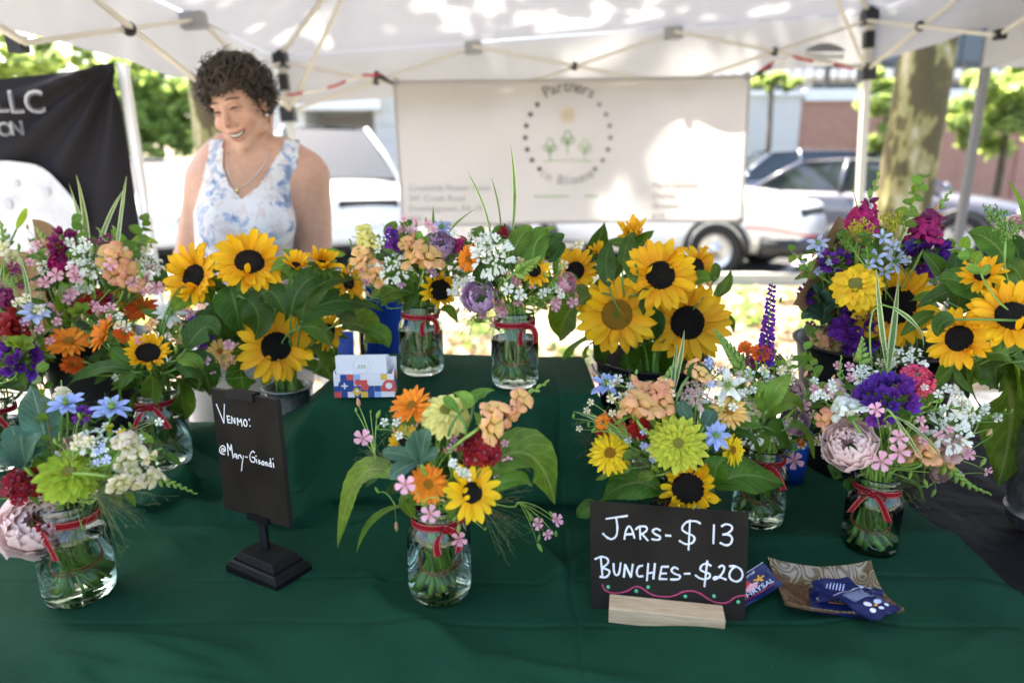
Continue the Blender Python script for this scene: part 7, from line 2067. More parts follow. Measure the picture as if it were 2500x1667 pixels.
def sprig(key, pts, n, size, desc, mat=None, dy=0.0, name='leafy_sprig', prof='oval', group=None, wr=0.85, smat=None):
    """thin stem along picture points with small paired leaves"""
    v = VES[key]; t = root_of(name, desc, 'foliage', v, group)
    W = [place(v, x, y, dy) for x, y in pts]
    if len(W) == 2: W = [W[0], (W[0]+W[1])/2+V3((0.004, 0, 0.004)), W[1]]
    P = bez2(W[0], W[0]*-0.5+W[1]*2-W[2]*0.5, W[2], 10); b = MB(); b.tube(P, 0.0011, 5, r1=0.0005); part(t, 'twig', b.mesh('twig', smat or M_stem))
    s = size*mpp(W[1]); ax = (W[2]-W[0]).normalized()
    for i in range(n):
        f = 0.12+0.88*i/max(1, n-1); q = P[min(10, int(f*10))]; an = i*2.3+RND.uniform(-.4, .4)
        sd = ax.cross((CAM-q).normalized()).normalized(); o_ = (sd*math.cos(an)+(CAM-q).normalized()*math.sin(an)*0.7+ax*0.5).normalized()
        zz = ((CAM-q).normalized()+V3((0, 0, 1))*0.8+sd*RND.uniform(-.5, .5)).normalized(); zz = (zz-o_*zz.dot(o_)).normalized(); yy = zz.cross(o_)
        M = Matrix(((o_.x, yy.x, zz.x, q.x), (o_.y, yy.y, zz.y, q.y), (o_.z, yy.z, zz.z, q.z), (0, 0, 0, 1))) @ Matrix.Scale(s*RND.uniform(0.75, 1.15), 4)
        part(t, 'leaf', petal(mat or L_mid, 'small_leaf_'+prof, RND.randrange(5), L=1, W=wr, prof=prof, b0=0.2, b1=-0.5, cup=0.15, wav=0.04, nu=4, nv=6), M)
    stem(t, P[0], (P[1]-P[0]).normalized(), v, 0.0013)
    return t
def wisp(key, px, py, ang, spread, L_, n, desc, dy=0.0, mat=None):
    """airy seed heads of grass, far too fine to pick apart"""
    v = VES[key]; t = root_of('grass_panicle', desc, 'grass', v); c = place(v, px, py, dy); s = mpp(c); b = MB()
    for i in range(n):
        a = math.radians(ang+RND.gauss(0, spread)); l = L_*s*RND.uniform(0.4, 1.0)
        d = (RIGHT*math.cos(a)+UP*math.sin(a)+FWD*RND.uniform(-.5, .5)).normalized()
        e = c+d*l+V3((0, 0, -0.12*l)); P = bez2(c, (c+e)/2+V3((0, 0, 0.10*l)), e, 5); b.tube(P, 0.00028, 3, r1=0.00014)
        for k in range(5):
            q = P[RND.randrange(2, 6)]; d2 = (d+V3((RND.gauss(0, .5), RND.gauss(0, .5), RND.gauss(0, .5)))).normalized(); q2 = q+d2*l*RND.uniform(0.08, 0.25)
            b.tube([q, q2], 0.00016, 3); b.ball(q2, 0.0006, 4, 3)
    part(t, 'panicle', b.mesh('panicle', mat or M_wisp), kind='stuff'); stem(t, c, (RIGHT*math.cos(math.radians(ang))*0.3+V3((0, 0, 1))).normalized(), v, 0.0008)
    return t
def spikelet(key, x0, y0, x1, y1, w, desc, mat=None, rows=12, name='salvia_spike', dy=0.0, per=6):
    v = VES[key]; a, c = place(v, x0, y0, dy), place(v, x1, y1, dy); s = w*mpp(a); t = root_of(name, desc, 'flower', v); ax = c-a; axn = ax.normalized()
    b = MB(); b.tube([a, (a+c)/2, c], 0.0013, 6, r1=0.0006); part(t, 'spike', b.mesh('spike', M_stemdk)); sd = axn.orthogonal().normalized(); s2 = axn.cross(sd)
    for r in range(rows):
        f = r/rows; q = a+ax*f
        for k in range(per):
            an = 2*PI*k/per+r*0.5; o_ = (sd*math.cos(an)+s2*math.sin(an)+axn*(0.25+0.5*f)).normalized()
            part(t, 'floret', petal(mat or m_purp, 'salvia_floret', RND.randrange(5), L=1, W=0.7, prof='cup', b0=0.2, b1=0.7, cup=0.4, nu=3, nv=4), frame(q, o_.cross(axn).normalized(), 0) @ Matrix.Rotation(RND.uniform(-.3, .3), 4, 'X') @ Matrix.Scale(s*0.62*(1.05-0.6*f), 4))
    stem(t, a, axn, v, 0.0013)
    return t
def plume(key, px, py, tips, desc, mat, dy=0.0):
    v = VES[key]; t = root_of('goldenrod_plume', desc, 'flower', v); c = place(v, px, py, dy); b = MB()
    for (x, y) in tips:
        e = place(v, x, y, dy); P = bez2(c, (c+e)/2+V3((0, 0, 0.008)), e, 8); b.tube(P, 0.0006, 4)
        for k in range(46):
            q = P[RND.randrange(1, 9)]; q = q+V3((RND.gauss(0, 1), RND.gauss(0, 1), RND.gauss(0, .7)+.5))*0.0032
            b.ball(q, (0.0013, 0.0013, 0.0020), 5, 3)
    part(t, 'plume', b.mesh('plume', mat), kind='stuff'); stem(t, c, V3((0, 0, 1)), v, 0.0014)
    return t
def umbels(key, spots, desc, mat=None, dy=0.0, name='bupleurum_sprig'):
    v = VES[key]; t = root_of(name, desc, 'foliage', v); mat = mat or L_lime; h = place(v, sum(s[0] for s in spots)/len(spots), max(s[1] for s in spots)+45, dy); b = MB()
    for (x, y, d) in spots:
        p = place(v, x, y, dy); n = facing(p, (RND.uniform(-.3, .3), 0.8)); R = d/2*mpp(p); F_ = frame(p, n, RND.uniform(0, 6))
        ring(t, 'bract', lambda i: petal(mat, 'round_bract', i, L=1, W=0.75, prof='oval', b0=0.3, b1=-0.2, cup=0.1, nu=4, nv=5), F_, 6, R*0.06, R*0.95, 0.25, 0, 0, 0.15, 0.1)
        ring(t, 'bract', lambda i: petal(mat, 'round_bract', i, L=1, W=0.75, prof='oval', b0=0.3, b1=-0.2, cup=0.1, nu=4, nv=5), F_, 5, R*0.05, R*0.5, 0.6, 0.4, R*0.08, 0.15, 0.1)
        b.tube(bez2(h, (h+p)/2, p-n*R*0.1, 5), 0.0009, 4)
    part(t, 'branches', b.mesh('branches', M_stem)); stem(t, h, V3((0, 0, 1)), v, 0.0013)
    return t
DIRS = (' at right', ' at lower right', ' at the bottom', ' at lower left', ' at left', ' at upper left', ' at the top', ' at upper right', ' just right of centre', ' just left of centre', ' just above centre', ' just below centre')
def greens(key, n, size=62, mats=None, desc='plain leafy stem', back=0.05, spread=0.85, wr=0.42, low=0.0):
    """leafy stems that fill the bunch between and behind the blooms"""
    v = VES[key]; cx, cy, rx, ry = v.c; mats = (mats or [L_dark, L_mid, L_dark])+[L_light]; n = int(n*1.25)
    for i in range(n):
        a = 2*PI*(i+RND.random()*0.7-0.35)/8 if i < 8 else (0, PI, -PI/2, PI/2)[i-8]; k = spread*(math.sqrt(RND.uniform(0.45, 1.0)) if i < 8 else 0.35); x = cx+rx*k*math.cos(a); y = cy+ry*k*math.sin(a)*0.85+low
        mx, my = 1250+FPX*v.mouth.x/depth(v.mouth), 833.5-FPX*(v.mouth-CAM).dot(UP)/depth(v.mouth)
        sprig(key, [(mx+(x-mx)*0.35, my+(y-my)*0.35), (mx+(x-mx)*0.72, my+(y-my)*0.75-6), (x, y)], RND.randint(6, 9), size*RND.uniform(0.75, 1.2), desc+DIRS[i], mats[i % len(mats)], dy=back+RND.uniform(-.02, .03), prof='lance', wr=wr, name='greenery')

def sprays(key, spots, mats, desc):
    """loose sprays of small blossoms, buds and threads that knit a bunch together"""
    names = {'soft_pink': 'pink', 'white_petal': 'white', 'peach': 'peach', 'lavender': 'lavender', 'cream': 'cream', 'nigella_pale': 'pale blue', 'coral': 'coral', 'plum': 'plum'}
    for i, (x, y) in enumerate(spots):
        m = mats[i % len(mats)]; fl = [(x+RND.gauss(0, 26), y+RND.gauss(0, 20), RND.uniform(18, 28)) for k in range(RND.randint(4, 6))]
        bu = [(x+RND.gauss(0, 38), y+RND.gauss(0, 26), RND.uniform(12, 20)) for k in range(RND.randint(5, 8))]
        cx, cy, rx, ry = VES[key].c; dx, dy_ = (x-cx)/rx, (y-cy)/ry
        w = ('far ' if math.hypot(dx, dy_) > 0.75 else '')+(('upper ' if dy_ < -0.3 else 'lower ' if dy_ > 0.3 else '')+('left' if dx < -0.2 else 'right' if dx > 0.2 else 'middle'))
        while (key, w) in LBL: w += ' edge' if 'edge' not in w else ' again'
        LBL[(key, w)] = 1
        pinks(key, fl, bu, 'small '+names.get(m.name, 'pale')+' spray at '+w, m, dy=RND.uniform(-0.01, 0.02), name='filler_spray')
        wisp(key, x, y+20, 90+RND.uniform(-40, 40), 60, 60, 12, 'green threads at '+w, mat=M_thread, dy=0.01)

# ================================================================== THE BUNCHES, READ OFF THE PHOTOGRAPH
# ---- front centre jar
greens('MC', 9, 60, low=-10)
cal('MC', 1007, 992, 108, 'orange calendula tipped upward at upper left', (-0.5, 1.1), cup=0.3)
zin('MC', 1087, 1008, 132, 'pale yellow zinnia with drooping petals', (0.0, 0.75), m_zin_c, 5, cup=-0.15)
snap('MC', 1170, 1045, 1336, 931, 66, 'peach snapdragon with green bud tip reaching right', m_peach, nopen=4, nbud=12, dy0=-0.02, split=0.62, budw=0.42)
leaf('MC', [(1130, 1000), (1140, 975), (1105, 958)], 34, 'light mint leaf lying over the cream zinnia', L_light, dy=-0.02)
leaf('MC', [(1156, 990), (1170, 962), (1209, 954)], 32, 'light pointed leaf at the top', L_light, dy=-0.01)
leaf('MC', [(1120, 1010), (1095, 980), (1080, 975)], 26, 'small light leaf left of the mint leaf', L_light, dy=-0.02)
cluster('MC', 1176, 1090, 120, 'dark red sweet william head', (0.1, 0.3), m_dkred, count=34, fs=0.26, eye=M_eye, dy=-0.02)
lace('MC', 1235, 1092, 60, 'white lace flower peeping out behind the dark red head', (0.8, 0.2), outer=8, dy=0.03)
sun('MC', 988, 1078, 86, 'small sunflower half hidden by sedum leaves', (-0.5, 0.7), mat=m_sun, dy=0.03)
rosette('MC', 1026, 1128, [(1045, 1046), (1000, 1068), (935, 1105), (1068, 1108), (950, 1165), (1015, 1050)], 44, 'blue green sedum rosette', dy=-0.03)
cal('MC', 1045, 1182, 100, 'bright orange calendula facing the viewer', (0.1, 0.15), cup=0.15, dy=-0.02)
pinks('MC', [(989, 1183, 52, (-0.1, 0.1)), (1049, 1254, 50, (0.1, 0.1))], [(1083, 1221, 14)], 'two soft pink blossoms beside the orange calendula', dy=-0.05, hub=(1030, 1225))
sun('MC', 1152, 1202, 152, 'yellow sunflower with partly folded petals', (0.35, 0.1), disc=0.36, mat=m_sun2, n1=13, n2=9, over=4, cup=0.15, dy=-0.03)
leaf('MC', [(1175, 1155), (1290, 1110), (1356, 1232)], 118, 'broad green leaf arching right', L_mid, serr=0.03, dy=0.0)
leaf('MC', [(1180, 1200), (1260, 1170), (1300, 1186)], 44, 'narrow light leaf under the broad right leaf', L_light, dy=-0.02)
leaf('MC', [(975, 1172), (880, 1165), (823, 1338)], 62, 'long light green leaf drooping left', L_light, serr=0.04, dy=-0.01, nv=24)
leaf('MC', [(1000, 1235), (915, 1265), (869, 1352)], 20, 'slender leaf hanging lower left', L_mid, serr=0.05, dy=-0.02)
leaf('MC', [(1140, 1225), (1110, 1240), (1090, 1280)], 24, 'small pointed leaf over the ribbon', L_mid, dy=-0.04)
leaf('MC', [(1010, 1260), (990, 1225), (1000, 1210)], 36, 'rounded leaf above the jar rim', L_mid, dy=-0.03)
pinks('MC', [(886, 1070, 50, (0.1, 0.6))], [(875, 982, 26), (924, 1011, 26), (869, 1000, 14), (905, 1005, 12)], 'single pink blossom with buds far left', hub=(915, 1110))
pinks('MC', [(1313, 1278, 34, (0.5, -0.2)), (1359, 1269, 36, (0.8, 0.3)), (1336, 1304, 30, (0.6, -0.4))], [(1296, 1262, 24), (1347, 1256, 26), (1318, 1336, 26, -0.8), (1316, 1313, 20, -0.5), (1357, 1302, 20)], 'pink blossoms and green buds hanging right', hub=(1265, 1225))
pinks('MC', [(1121, 1316, 44, (0.0, -0.6))], [(1120, 1290, 24, -0.6), (1185, 1290, 12)], 'pink blossom dangling over the ribbon', dy=-0.05, hub=(1110, 1262))
pinks('MC', [], [(968, 1285, 26, -0.9), (920, 1195, 20)], 'hanging bud and orange bud at left', hub=(960, 1225))
wisp('MC', 955, 1150, 160, 28, 110, 26, 'airy grass panicle at left'); wisp('MC', 1170, 1230, -18, 30, 150, 26, 'airy grass panicle at lower right', dy=-0.02)

# ---- front left jar
greens('FL', 7, 66)
pe_ = peony('FL', 86, 1275, 168, 'large pale pink peony hanging over the rim', (-0.15, 0.25), m_peo_w, dy=-0.02, closed=0.3)
leaf('FL', [(120, 1290), (140, 1330), (132, 1352)], 62, 'fallen pale petal against the glass', m_peo_w, prof='cup', dy=-0.04, st=False, fold=0.1, root=pe_)
zin('FL', 168, 1160, 150, 'lime green zinnia', (0.15, 0.85), m_zin_g, 6, cup=0.0, dy=-0.01)
cluster('FL', 56, 1176, 110, 'dark red sweet william', (-0.1, 0.35), m_dkred, count=30, fs=0.27, eye=M_eye, dy=-0.01)
leaf('FL', [(112, 1082), (95, 1010), (73, 938)], 84, 'large upright blue green leaf', L_sedum, tilt=0.1, fold=0.12, dy=0.0)
rosette('FL', 62, 1138, [(28, 1040), (98, 1068), (50, 1058), (4, 1076), (0, 1112), (104, 1108)], 60, 'blue green sedum rosette', dy=-0.01)
nig('FL', 161, 988, 88, 'blue nigella seen from the side at left', (-0.1, 2.2), m_blue); nig('FL', 272, 998, 96, 'blue nigella seen from the side at right', (0.2, 2.2), m_blue)
snap('FL', 150, 985, 150, 935, 38, 'cream bell flower behind the blue nigella', m_cream, nopen=4, nbud=2, dy0=0.03)
cluster('FL', 207, 1014, 46, 'violet cornflower tuft between the nigellas', (0, 0.6), m_purp, 'bell', 12, 0.5, name='cornflower')
lace('FL', 228, 1074, 92, 'white lace flower seen from the side', (-0.2, 1.3), outer=10)
cal('FL', 268, 1052, 40, 'green unopened bud on a stout stalk', (0, 1.6), m_zin_l, D_zin, cup=1.2, n1=14, n2=10)
snap('FL', 300, 1090, 318, 1055, 44, 'cream and yellow columbine', m_cream, nopen=4, nbud=2)
cluster('FL', 300, 1058, 22, 'tiny yellow tuft on the columbine', (0, 1.0), m_cal_y, 'bell', 9, 0.5, name='stamen_tuft')
snap('FL', 275, 1165, 475, 1204, 54, 'cream snapdragon pointing right with a long green tip', m_cream, nopen=5, nbud=20, split=0.50, bend=-0.06, budw=0.40, bud=M_bud, dy0=-0.02)
snap('FL', 290, 1125, 385, 1098, 50, 'pale snapdragon blooms above the long spike', m_cream, nopen=3, nbud=2, split=0.9)
blade('FL', [(215, 1203), (110, 1206), (-10, 1219)], 13, 'flat grass blade pointing left', L_light)
leaf('FL', [(245, 1110), (200, 1095), (158, 1118)], 30, 'narrow leaf under the lace flower', L_light); leaf('FL', [(262, 1150), (280, 1120), (272, 1095)], 34, 'leaf on the bud stalk', L_light)
sprig('FL', [(135, 1150), (120, 1050), (90, 905)], 12, 30, 'tall twig with small round leaves', L_mid, smat=plain('brown_twig', (0.16, 0.10, 0.05), 0.7, 0.2))
sprig('FL', [(100, 1150), (105, 1125), (98, 1100)], 8, 28, 'round-leaved sprig among the sedum', L_light)
wisp('FL', 235, 1205, -25, 45, 150, 34, 'airy grass panicle over the rim', dy=-0.03); wisp('FL', 200, 1290, 230, 30, 110, 12, 'few airy threads below the peony', dy=-0.03)
peony('FL', 190, 1088, 64, 'dusty pink bloom hidden behind the lime zinnia', (0, 0.6), m_dry, dy=0.03)

# ---- left edge jar
greens('L0', 6, 70)
snap('L0', 25, 815, 20, 775, 62, 'dark red snapdragon', m_dkred, nopen=6, nbud=2, split=0.95); snap('L0', 10, 755, 8, 700, 44, 'plum snapdragon higher up', m_plum, nopen=5, nbud=3, split=0.8)
cluster('L0', 42, 872, 110, 'violet bellflower cluster', (-0.1, 0.5), m_purp, 'bell', 26, 0.36, name='bellflower', dy=-0.02)
umbels('L0', [(56, 842, 62), (30, 838, 40)], 'lime bupleurum over the violet cluster', dy=-0.03)
nig('L0', 84, 765, 76, 'blue nigella', (0.2, 1.2), m_pblue)
blade('L0', [(68, 830), (66, 700), (36, 610)], 12, 'pale striped grass blade bending left'); blade('L0', [(0, 760), (-3, 690), (5, 650)], 12, 'striped grass blade at the very edge')
sprig('L0', [(110, 960), (100, 900), (92, 870)], 7, 30, 'round-leaved sprig', L_light)
leaf('L0', [(70, 900), (40, 930), (-20, 950)], 60, 'dark broad leaf at the bottom', L_dark); leaf('L0', [(100, 900), (80, 930), (30, 975)], 50, 'second dark leaf at the bottom', L_dark)
snap('L0', 25, 640, 2, 545, 40, 'green snapdragon buds at the very edge', m_cream, nopen=2, nbud=12, dy0=0.08, dy1=0.08)
leaf('L0', [(40, 560), (58, 525), (64, 508)], 16, 'yellowish leaf tip above the paper', L_lime, dy=0.08)
umbels('L0', [(28, 668, 74), (50, 690, 50)], 'lime bupleurum inside the paper fold', dy=0.10)

# ---- left bunch in kraft paper
m_kraft = plain('kraft_paper', (0.42, 0.25, 0.13), 0.8, 0.2, 0.12, 14, 0.3, 40, transl=0.12)
def paper(label, quad_pts, dys, key):
    v = VES[key]; q = [at_y(x, y, v.Y+d) for (x, y), d in zip(quad_pts, dys)]
    b = MB(); f = lambda u, w_: q[0].lerp(q[1], u).lerp(q[3].lerp(q[2], u), w_)+V3((0, 0.03*math.sin(PI*u)+0.004*math.sin(u*9+w_*7), 0.003*math.sin(u*11)))
    b.grid(f, 16, 14); b.grid(lambda u, w_: f(1-u, w_)+V3((0, 0.0012, 0)), 16, 14)
    return solo('paper_wrap', b.mesh('paper_wrap', m_kraft), label, 'paper wrap', 'kraft paper wraps', loc=(sum(q, V3())/4))
paper('brown kraft paper sheet wrapped behind the left bunch', [(78, 535), (190, 610), (205, 890), (120, 890)], [0.03, 0.02, -0.02, 0.0], 'L1')
paper('brown kraft paper fold at the far left edge', [(-60, 590), (95, 640), (160, 900), (-20, 900)], [0.02, 0.0, -0.02, 0.0], 'L1')
greens('L1', 9, 60, back=0.06)
for pts, w, ds in (([(217, 640), (205, 520), (186, 426)], 15, 'tallest striped grass blade'), ([(205, 620), (195, 540), (168, 448)], 10, 'thin grass blade at left'), ([(285, 620), (296, 520), (309, 430)], 13, 'upright striped grass blade at right'), ([(235, 630), (262, 540), (303, 461)], 13, 'slanting striped grass blade')):
    blade('L1', pts, w, ds, dy=0.03)
snap('L1', 135, 620, 85, 553, 40, 'green snapdragon spike leaning left', m_dkred, nopen=1, nbud=16, split=0.2, bud=M_budpk)
snap('L1', 290, 620, 240, 560, 36, 'green snapdragon bud spike', m_cream, nopen=1, nbud=14, split=0.2)
sprig('L1', [(215, 650), (190, 590), (178, 545)], 7, 34, 'round-leaved eucalyptus sprig at left', L_mid); sprig('L1', [(300, 660), (330, 600), (360, 540)], 11, 32, 'round-leaved eucalyptus sprig at right', L_mid)
peony('L1', 152, 640, 62, 'magenta bloom', (-0.2, 0.4), m_mag); cluster('L1', 165, 600, 90, 'plum cluster at the top', (0, 0.6), m_plum, 'bell', 20, 0.34, name='plum_cluster')
lace('L1', 217, 640, 88, 'white lace flower at centre', (0.0, 0.9)); lace('L1', 356, 645, 78, 'white lace flower at right', (0.3, 0.9)); lace('L1', 118, 650, 50, 'white lace flower at left', (-0.3, 0.8))
snap('L1', 285, 650, 280, 610, 62, 'peach snapdragon', m_peach, nopen=5, nbud=2, split=0.9); snap('L1', 302, 690, 300, 655, 62, 'lower peach snapdragon', m_peach, nopen=5, nbud=1, split=0.95, dy0=-0.01)
pinks('L1', [(137, 671, 36), (184, 675, 40), (110, 690, 34), (178, 655, 26), (175, 717, 36), (165, 730, 30)], [(210, 690, 16), (150, 700, 14)], 'pink blossoms at left', hub=(165, 745), dy=-0.02)
pinks('L1', [(270, 646, 34), (382, 702, 36), (355, 708, 32), (398, 705, 26), (322, 690, 30), (137, 752, 40), (230, 745, 26)], [(345, 670, 24), (340, 650, 22), (316, 720, 20)], 'pink blossoms spread to the right', hub=(300, 750), dy=-0.02)
zin('L1', 232, 735, 92, 'red zinnia seen from the side', (-0.1, 1.6), m_zin_r, 4); sun('L1', 312, 728, 74, 'small sunflower in shade', (0.2, 0.8), mat=m_sun, dy=0.02)
cal('L1', 345, 752, 84, 'deep orange calendula seen from the side', (0.1, 1.5), m_cal_d, cup=0.1, dy=-0.03); cal('L1', 320, 766, 60, 'second deep orange calendula below it', (-0.4, 1.4), m_cal_d, cup=0.1, dy=-0.04)
leaf('L1', [(165, 790), (150, 720), (172, 700)], 34, 'curled leaf under the pink blossoms', L_mid, dy=-0.03); leaf('L1', [(290, 700), (270, 690), (250, 680)], 40, 'dark leaf below the lace flower', L_dark, dy=-0.02); leaf('L1', [(380, 700), (395, 680), (400, 650)], 30, 'dark leaf at the right side', L_dark)
umbels('L1', [(196, 762, 56), (130, 795, 46), (170, 790, 40)], 'lime bupleurum low in front', dy=-0.06)
snap('L1', 262, 790, 225, 755, 30, 'pale green buds over the calendula', m_cream, nopen=0, nbud=10, split=0.1, dy0=-0.05, dy1=-0.05)

# ---- jar left of the tall sign
greens('L2', 8, 66, [L_dark, L_dark, L_mid])
cal('L2', 168, 836, 104, 'orange calendula facing up at far left', (0.0, 1.5), m_cal_o, cup=0.15); cal('L2', 256, 818, 96, 'orange calendula turned left', (-1.3, 0.5), m_cal_o, cup=0.35); cal('L2', 304, 815, 54, 'small deep orange calendula', (0.3, 0.5), m_cal_d); cal('L2', 128, 862, 32, 'orange calendula bud at far left', (-0.3, 1.2), m_cal_d, cup=0.9); cal('L2', 178, 892, 60, 'shaded orange calendula low at left', (0.3, 1.0), m_cal_d)
sun('L2', 361, 862, 116, 'cupped sunflower opening upward', (0.0, 0.85), disc=0.52, cup=0.75, mat=m_sun, n1=16, n2=12, over=0, dy=-0.02, fw=1.1)
nig('L2', 414, 768, 80, 'white nigella', (0.2, 1.3), m_white); cluster('L2', 484, 812, 74, 'violet bellflower cluster', (0.1, 0.5), m_purp, 'bell', 18, 0.40, name='bellflower')
cal('L2', 535, 858, 66, 'pale peach calendula turned right', (0.9, 0.2), m_cal_p)
pinks('L2', [(558, 841, 28, (0.3, 0.1)), (504, 880, 26), (520, 905, 20), (338, 830, 24)], [(442, 803, 26), (430, 852, 24), (545, 870, 14)], 'pink blossoms and round green buds at right', hub=(470, 900), dy=-0.01)
snap('L2', 262, 905, 190, 905, 30, 'pale green bud spike pointing left', m_cream, nopen=0, nbud=12, split=0.1); snap('L2', 300, 800, 240, 790, 24, 'green snapdragon buds behind the calendula', m_cream, nopen=1, nbud=9, split=0.1)
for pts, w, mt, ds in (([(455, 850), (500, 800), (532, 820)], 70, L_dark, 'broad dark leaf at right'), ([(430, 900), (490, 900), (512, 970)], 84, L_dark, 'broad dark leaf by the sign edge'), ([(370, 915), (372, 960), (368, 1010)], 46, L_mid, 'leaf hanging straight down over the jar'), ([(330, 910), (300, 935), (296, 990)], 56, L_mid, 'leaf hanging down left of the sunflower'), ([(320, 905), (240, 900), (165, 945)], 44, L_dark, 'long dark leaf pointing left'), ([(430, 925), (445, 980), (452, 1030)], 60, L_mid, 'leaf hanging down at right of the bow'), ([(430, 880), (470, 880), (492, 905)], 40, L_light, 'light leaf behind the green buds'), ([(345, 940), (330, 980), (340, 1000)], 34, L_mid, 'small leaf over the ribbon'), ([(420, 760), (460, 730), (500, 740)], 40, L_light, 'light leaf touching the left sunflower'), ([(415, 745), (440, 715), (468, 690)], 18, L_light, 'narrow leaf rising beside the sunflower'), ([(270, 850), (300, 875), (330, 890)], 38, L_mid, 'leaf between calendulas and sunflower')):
    leaf('L2', pts, w, ds, mt, dy=-0.03)
sprig('L2', [(470, 860), (440, 830), (442, 800)], 8, 20, 'threadlike green sprig', M_bud and L_light, prof='lance', wr=0.2)

# ---- sunflowers before the woman
greens('LS', 9, 84, [L_dark, L_dark, L_mid], back=0.085, wr=0.5)
sun('LS', 474, 676, 168, 'big sunflower at left turned to the left', (-0.75, 0.35), disc=0.40, over=4, cup=0.35, dm=D_dark)
sun('LS', 609, 640, 172, 'big sunflower at the top tilted upward', (0.05, 0.75), disc=0.42, cup=0.2, dm=D_green, n1=22, n2=18)
sun('LS', 674, 846, 186, 'big sunflower in front facing the viewer', (0.1, 0.0), disc=0.40, cup=0.1, n1=16, n2=14, over=3)
sun('LS', 722, 648, 84, 'half closed sunflower seen from behind', (0.3, 1.5), disc=0.3, cup=0.9, n1=11, n2=8, over=0); sun('LS', 786, 645, 104, 'sunflower with petals pointing straight up', (0.5, 1.3), disc=0.28, cup=1.0, n1=10, n2=8, over=0, ragged=0.2)
sun('LS', 850, 690, 104, 'sunflower turned away at right', (1.2, 0.2), disc=0.36, cup=0.3, n1=11, n2=9, over=0, dy=0.03); sun('LS', 800, 810, 92, 'shaded sunflower behind the long leaves', (0.9, -0.2), disc=0.45, cup=0.2, n1=12, n2=10, over=0, dy=0.03)
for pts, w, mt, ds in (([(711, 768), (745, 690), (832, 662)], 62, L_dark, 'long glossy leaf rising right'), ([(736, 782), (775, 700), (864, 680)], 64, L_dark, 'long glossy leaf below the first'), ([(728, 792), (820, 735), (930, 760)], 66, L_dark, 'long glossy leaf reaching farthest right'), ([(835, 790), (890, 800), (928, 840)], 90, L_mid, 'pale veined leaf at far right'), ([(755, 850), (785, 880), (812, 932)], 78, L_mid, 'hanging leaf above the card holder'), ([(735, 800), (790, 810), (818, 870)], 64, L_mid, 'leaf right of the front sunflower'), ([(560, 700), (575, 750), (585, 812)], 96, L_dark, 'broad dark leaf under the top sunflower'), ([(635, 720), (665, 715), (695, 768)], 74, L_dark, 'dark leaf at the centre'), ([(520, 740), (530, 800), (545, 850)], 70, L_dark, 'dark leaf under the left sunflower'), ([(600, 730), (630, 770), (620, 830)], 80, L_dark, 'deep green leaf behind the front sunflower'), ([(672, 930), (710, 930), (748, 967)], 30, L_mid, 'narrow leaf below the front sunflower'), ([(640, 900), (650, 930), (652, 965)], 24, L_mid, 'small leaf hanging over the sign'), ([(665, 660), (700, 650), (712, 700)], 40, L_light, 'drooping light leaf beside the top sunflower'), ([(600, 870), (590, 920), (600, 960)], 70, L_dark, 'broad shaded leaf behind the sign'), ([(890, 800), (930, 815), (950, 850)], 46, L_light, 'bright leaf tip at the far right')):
    leaf('LS', pts, w, ds, mt, dy=0.0 if 'front' in ds else 0.01, fold=0.16)

# ---- left jar on the step
greens('M1', 8, 56, [L_dark, L_mid, L_mid])
snap('M1', 905, 605, 888, 565, 46, 'pale lemon snapdragon', m_zin_c, nopen=4, nbud=2, split=0.9); snap('M1', 880, 660, 855, 588, 34, 'green snapdragon buds at far left', m_peach, nopen=1, nbud=14, split=0.25); snap('M1', 910, 590, 862, 578, 22, 'small green bud tip at far left', m_cream, nopen=0, nbud=8, split=0.1)
snap('M1', 960, 610, 955, 560, 32, 'violet larkspur', m_purp, nopen=7, nbud=3, split=0.9); snap('M1', 995, 610, 1000, 585, 44, 'peach snapdragon behind', m_peach, nopen=4, nbud=1, split=0.9); snap('M1', 1033, 650, 1030, 628, 74, 'large open peach snapdragon', m_peach, nopen=4, nbud=0, split=0.9, dy0=-0.02); snap('M1', 895, 650, 890, 620, 58, 'peach snapdragon at left', m_peach, nopen=5, nbud=2, split=0.9); snap('M1', 915, 672, 925, 650, 44, 'shaded peach snapdragon low at left', m_peach, nopen=3, nbud=0, split=0.9)
lace('M1', 962, 655, 82, 'white lace flower with large outer petals', (-0.1, 0.4), dy=-0.02)
sun('M1', 1075, 708, 104, 'ragged small sunflower with a broad black disc', (0.35, 0.05), disc=0.56, mat=m_sun2, ragged=0.75, cup=0.5, n1=18, n2=14, over=0, dy=-0.02, dm=D_dark)
peony('M1', 1075, 600, 84, 'lavender rose', (0.1, 0.5), m_lav); snap('M1', 1125, 618, 1125, 590, 40, 'magenta tuft at right', m_mag, nopen=6, nbud=0, split=0.9)
nig('M1', 1078, 558, 62, 'pale blue nigella at the top', (0.1, 1.4), m_pblue); pinks('M1', [(1045, 548, 26), (1060, 560, 22)], [(1040, 535, 12)], 'pink blossoms at the top', hub=(1055, 600))
blade('M1', [(1057, 560), (1058, 530), (1057, 503)], 9, 'short grass tip'); blade('M1', [(1104, 556), (1125, 535), (1161, 509)], 9, 'slanting grass tip')
rosette('M1', 1022, 610, [(1000, 570), (1025, 563), (1050, 578), (990, 600), (1040, 600)], 26, 'mint leaf tuft', L_light, prof='lance', name='mint_tuft'); rosette('M1', 1090, 640, [(1080, 610), (1105, 605), (1120, 625), (1065, 625), (1110, 650), (1085, 600)], 16, 'feathery green tuft', L_light, prof='lance', name='green_tuft')
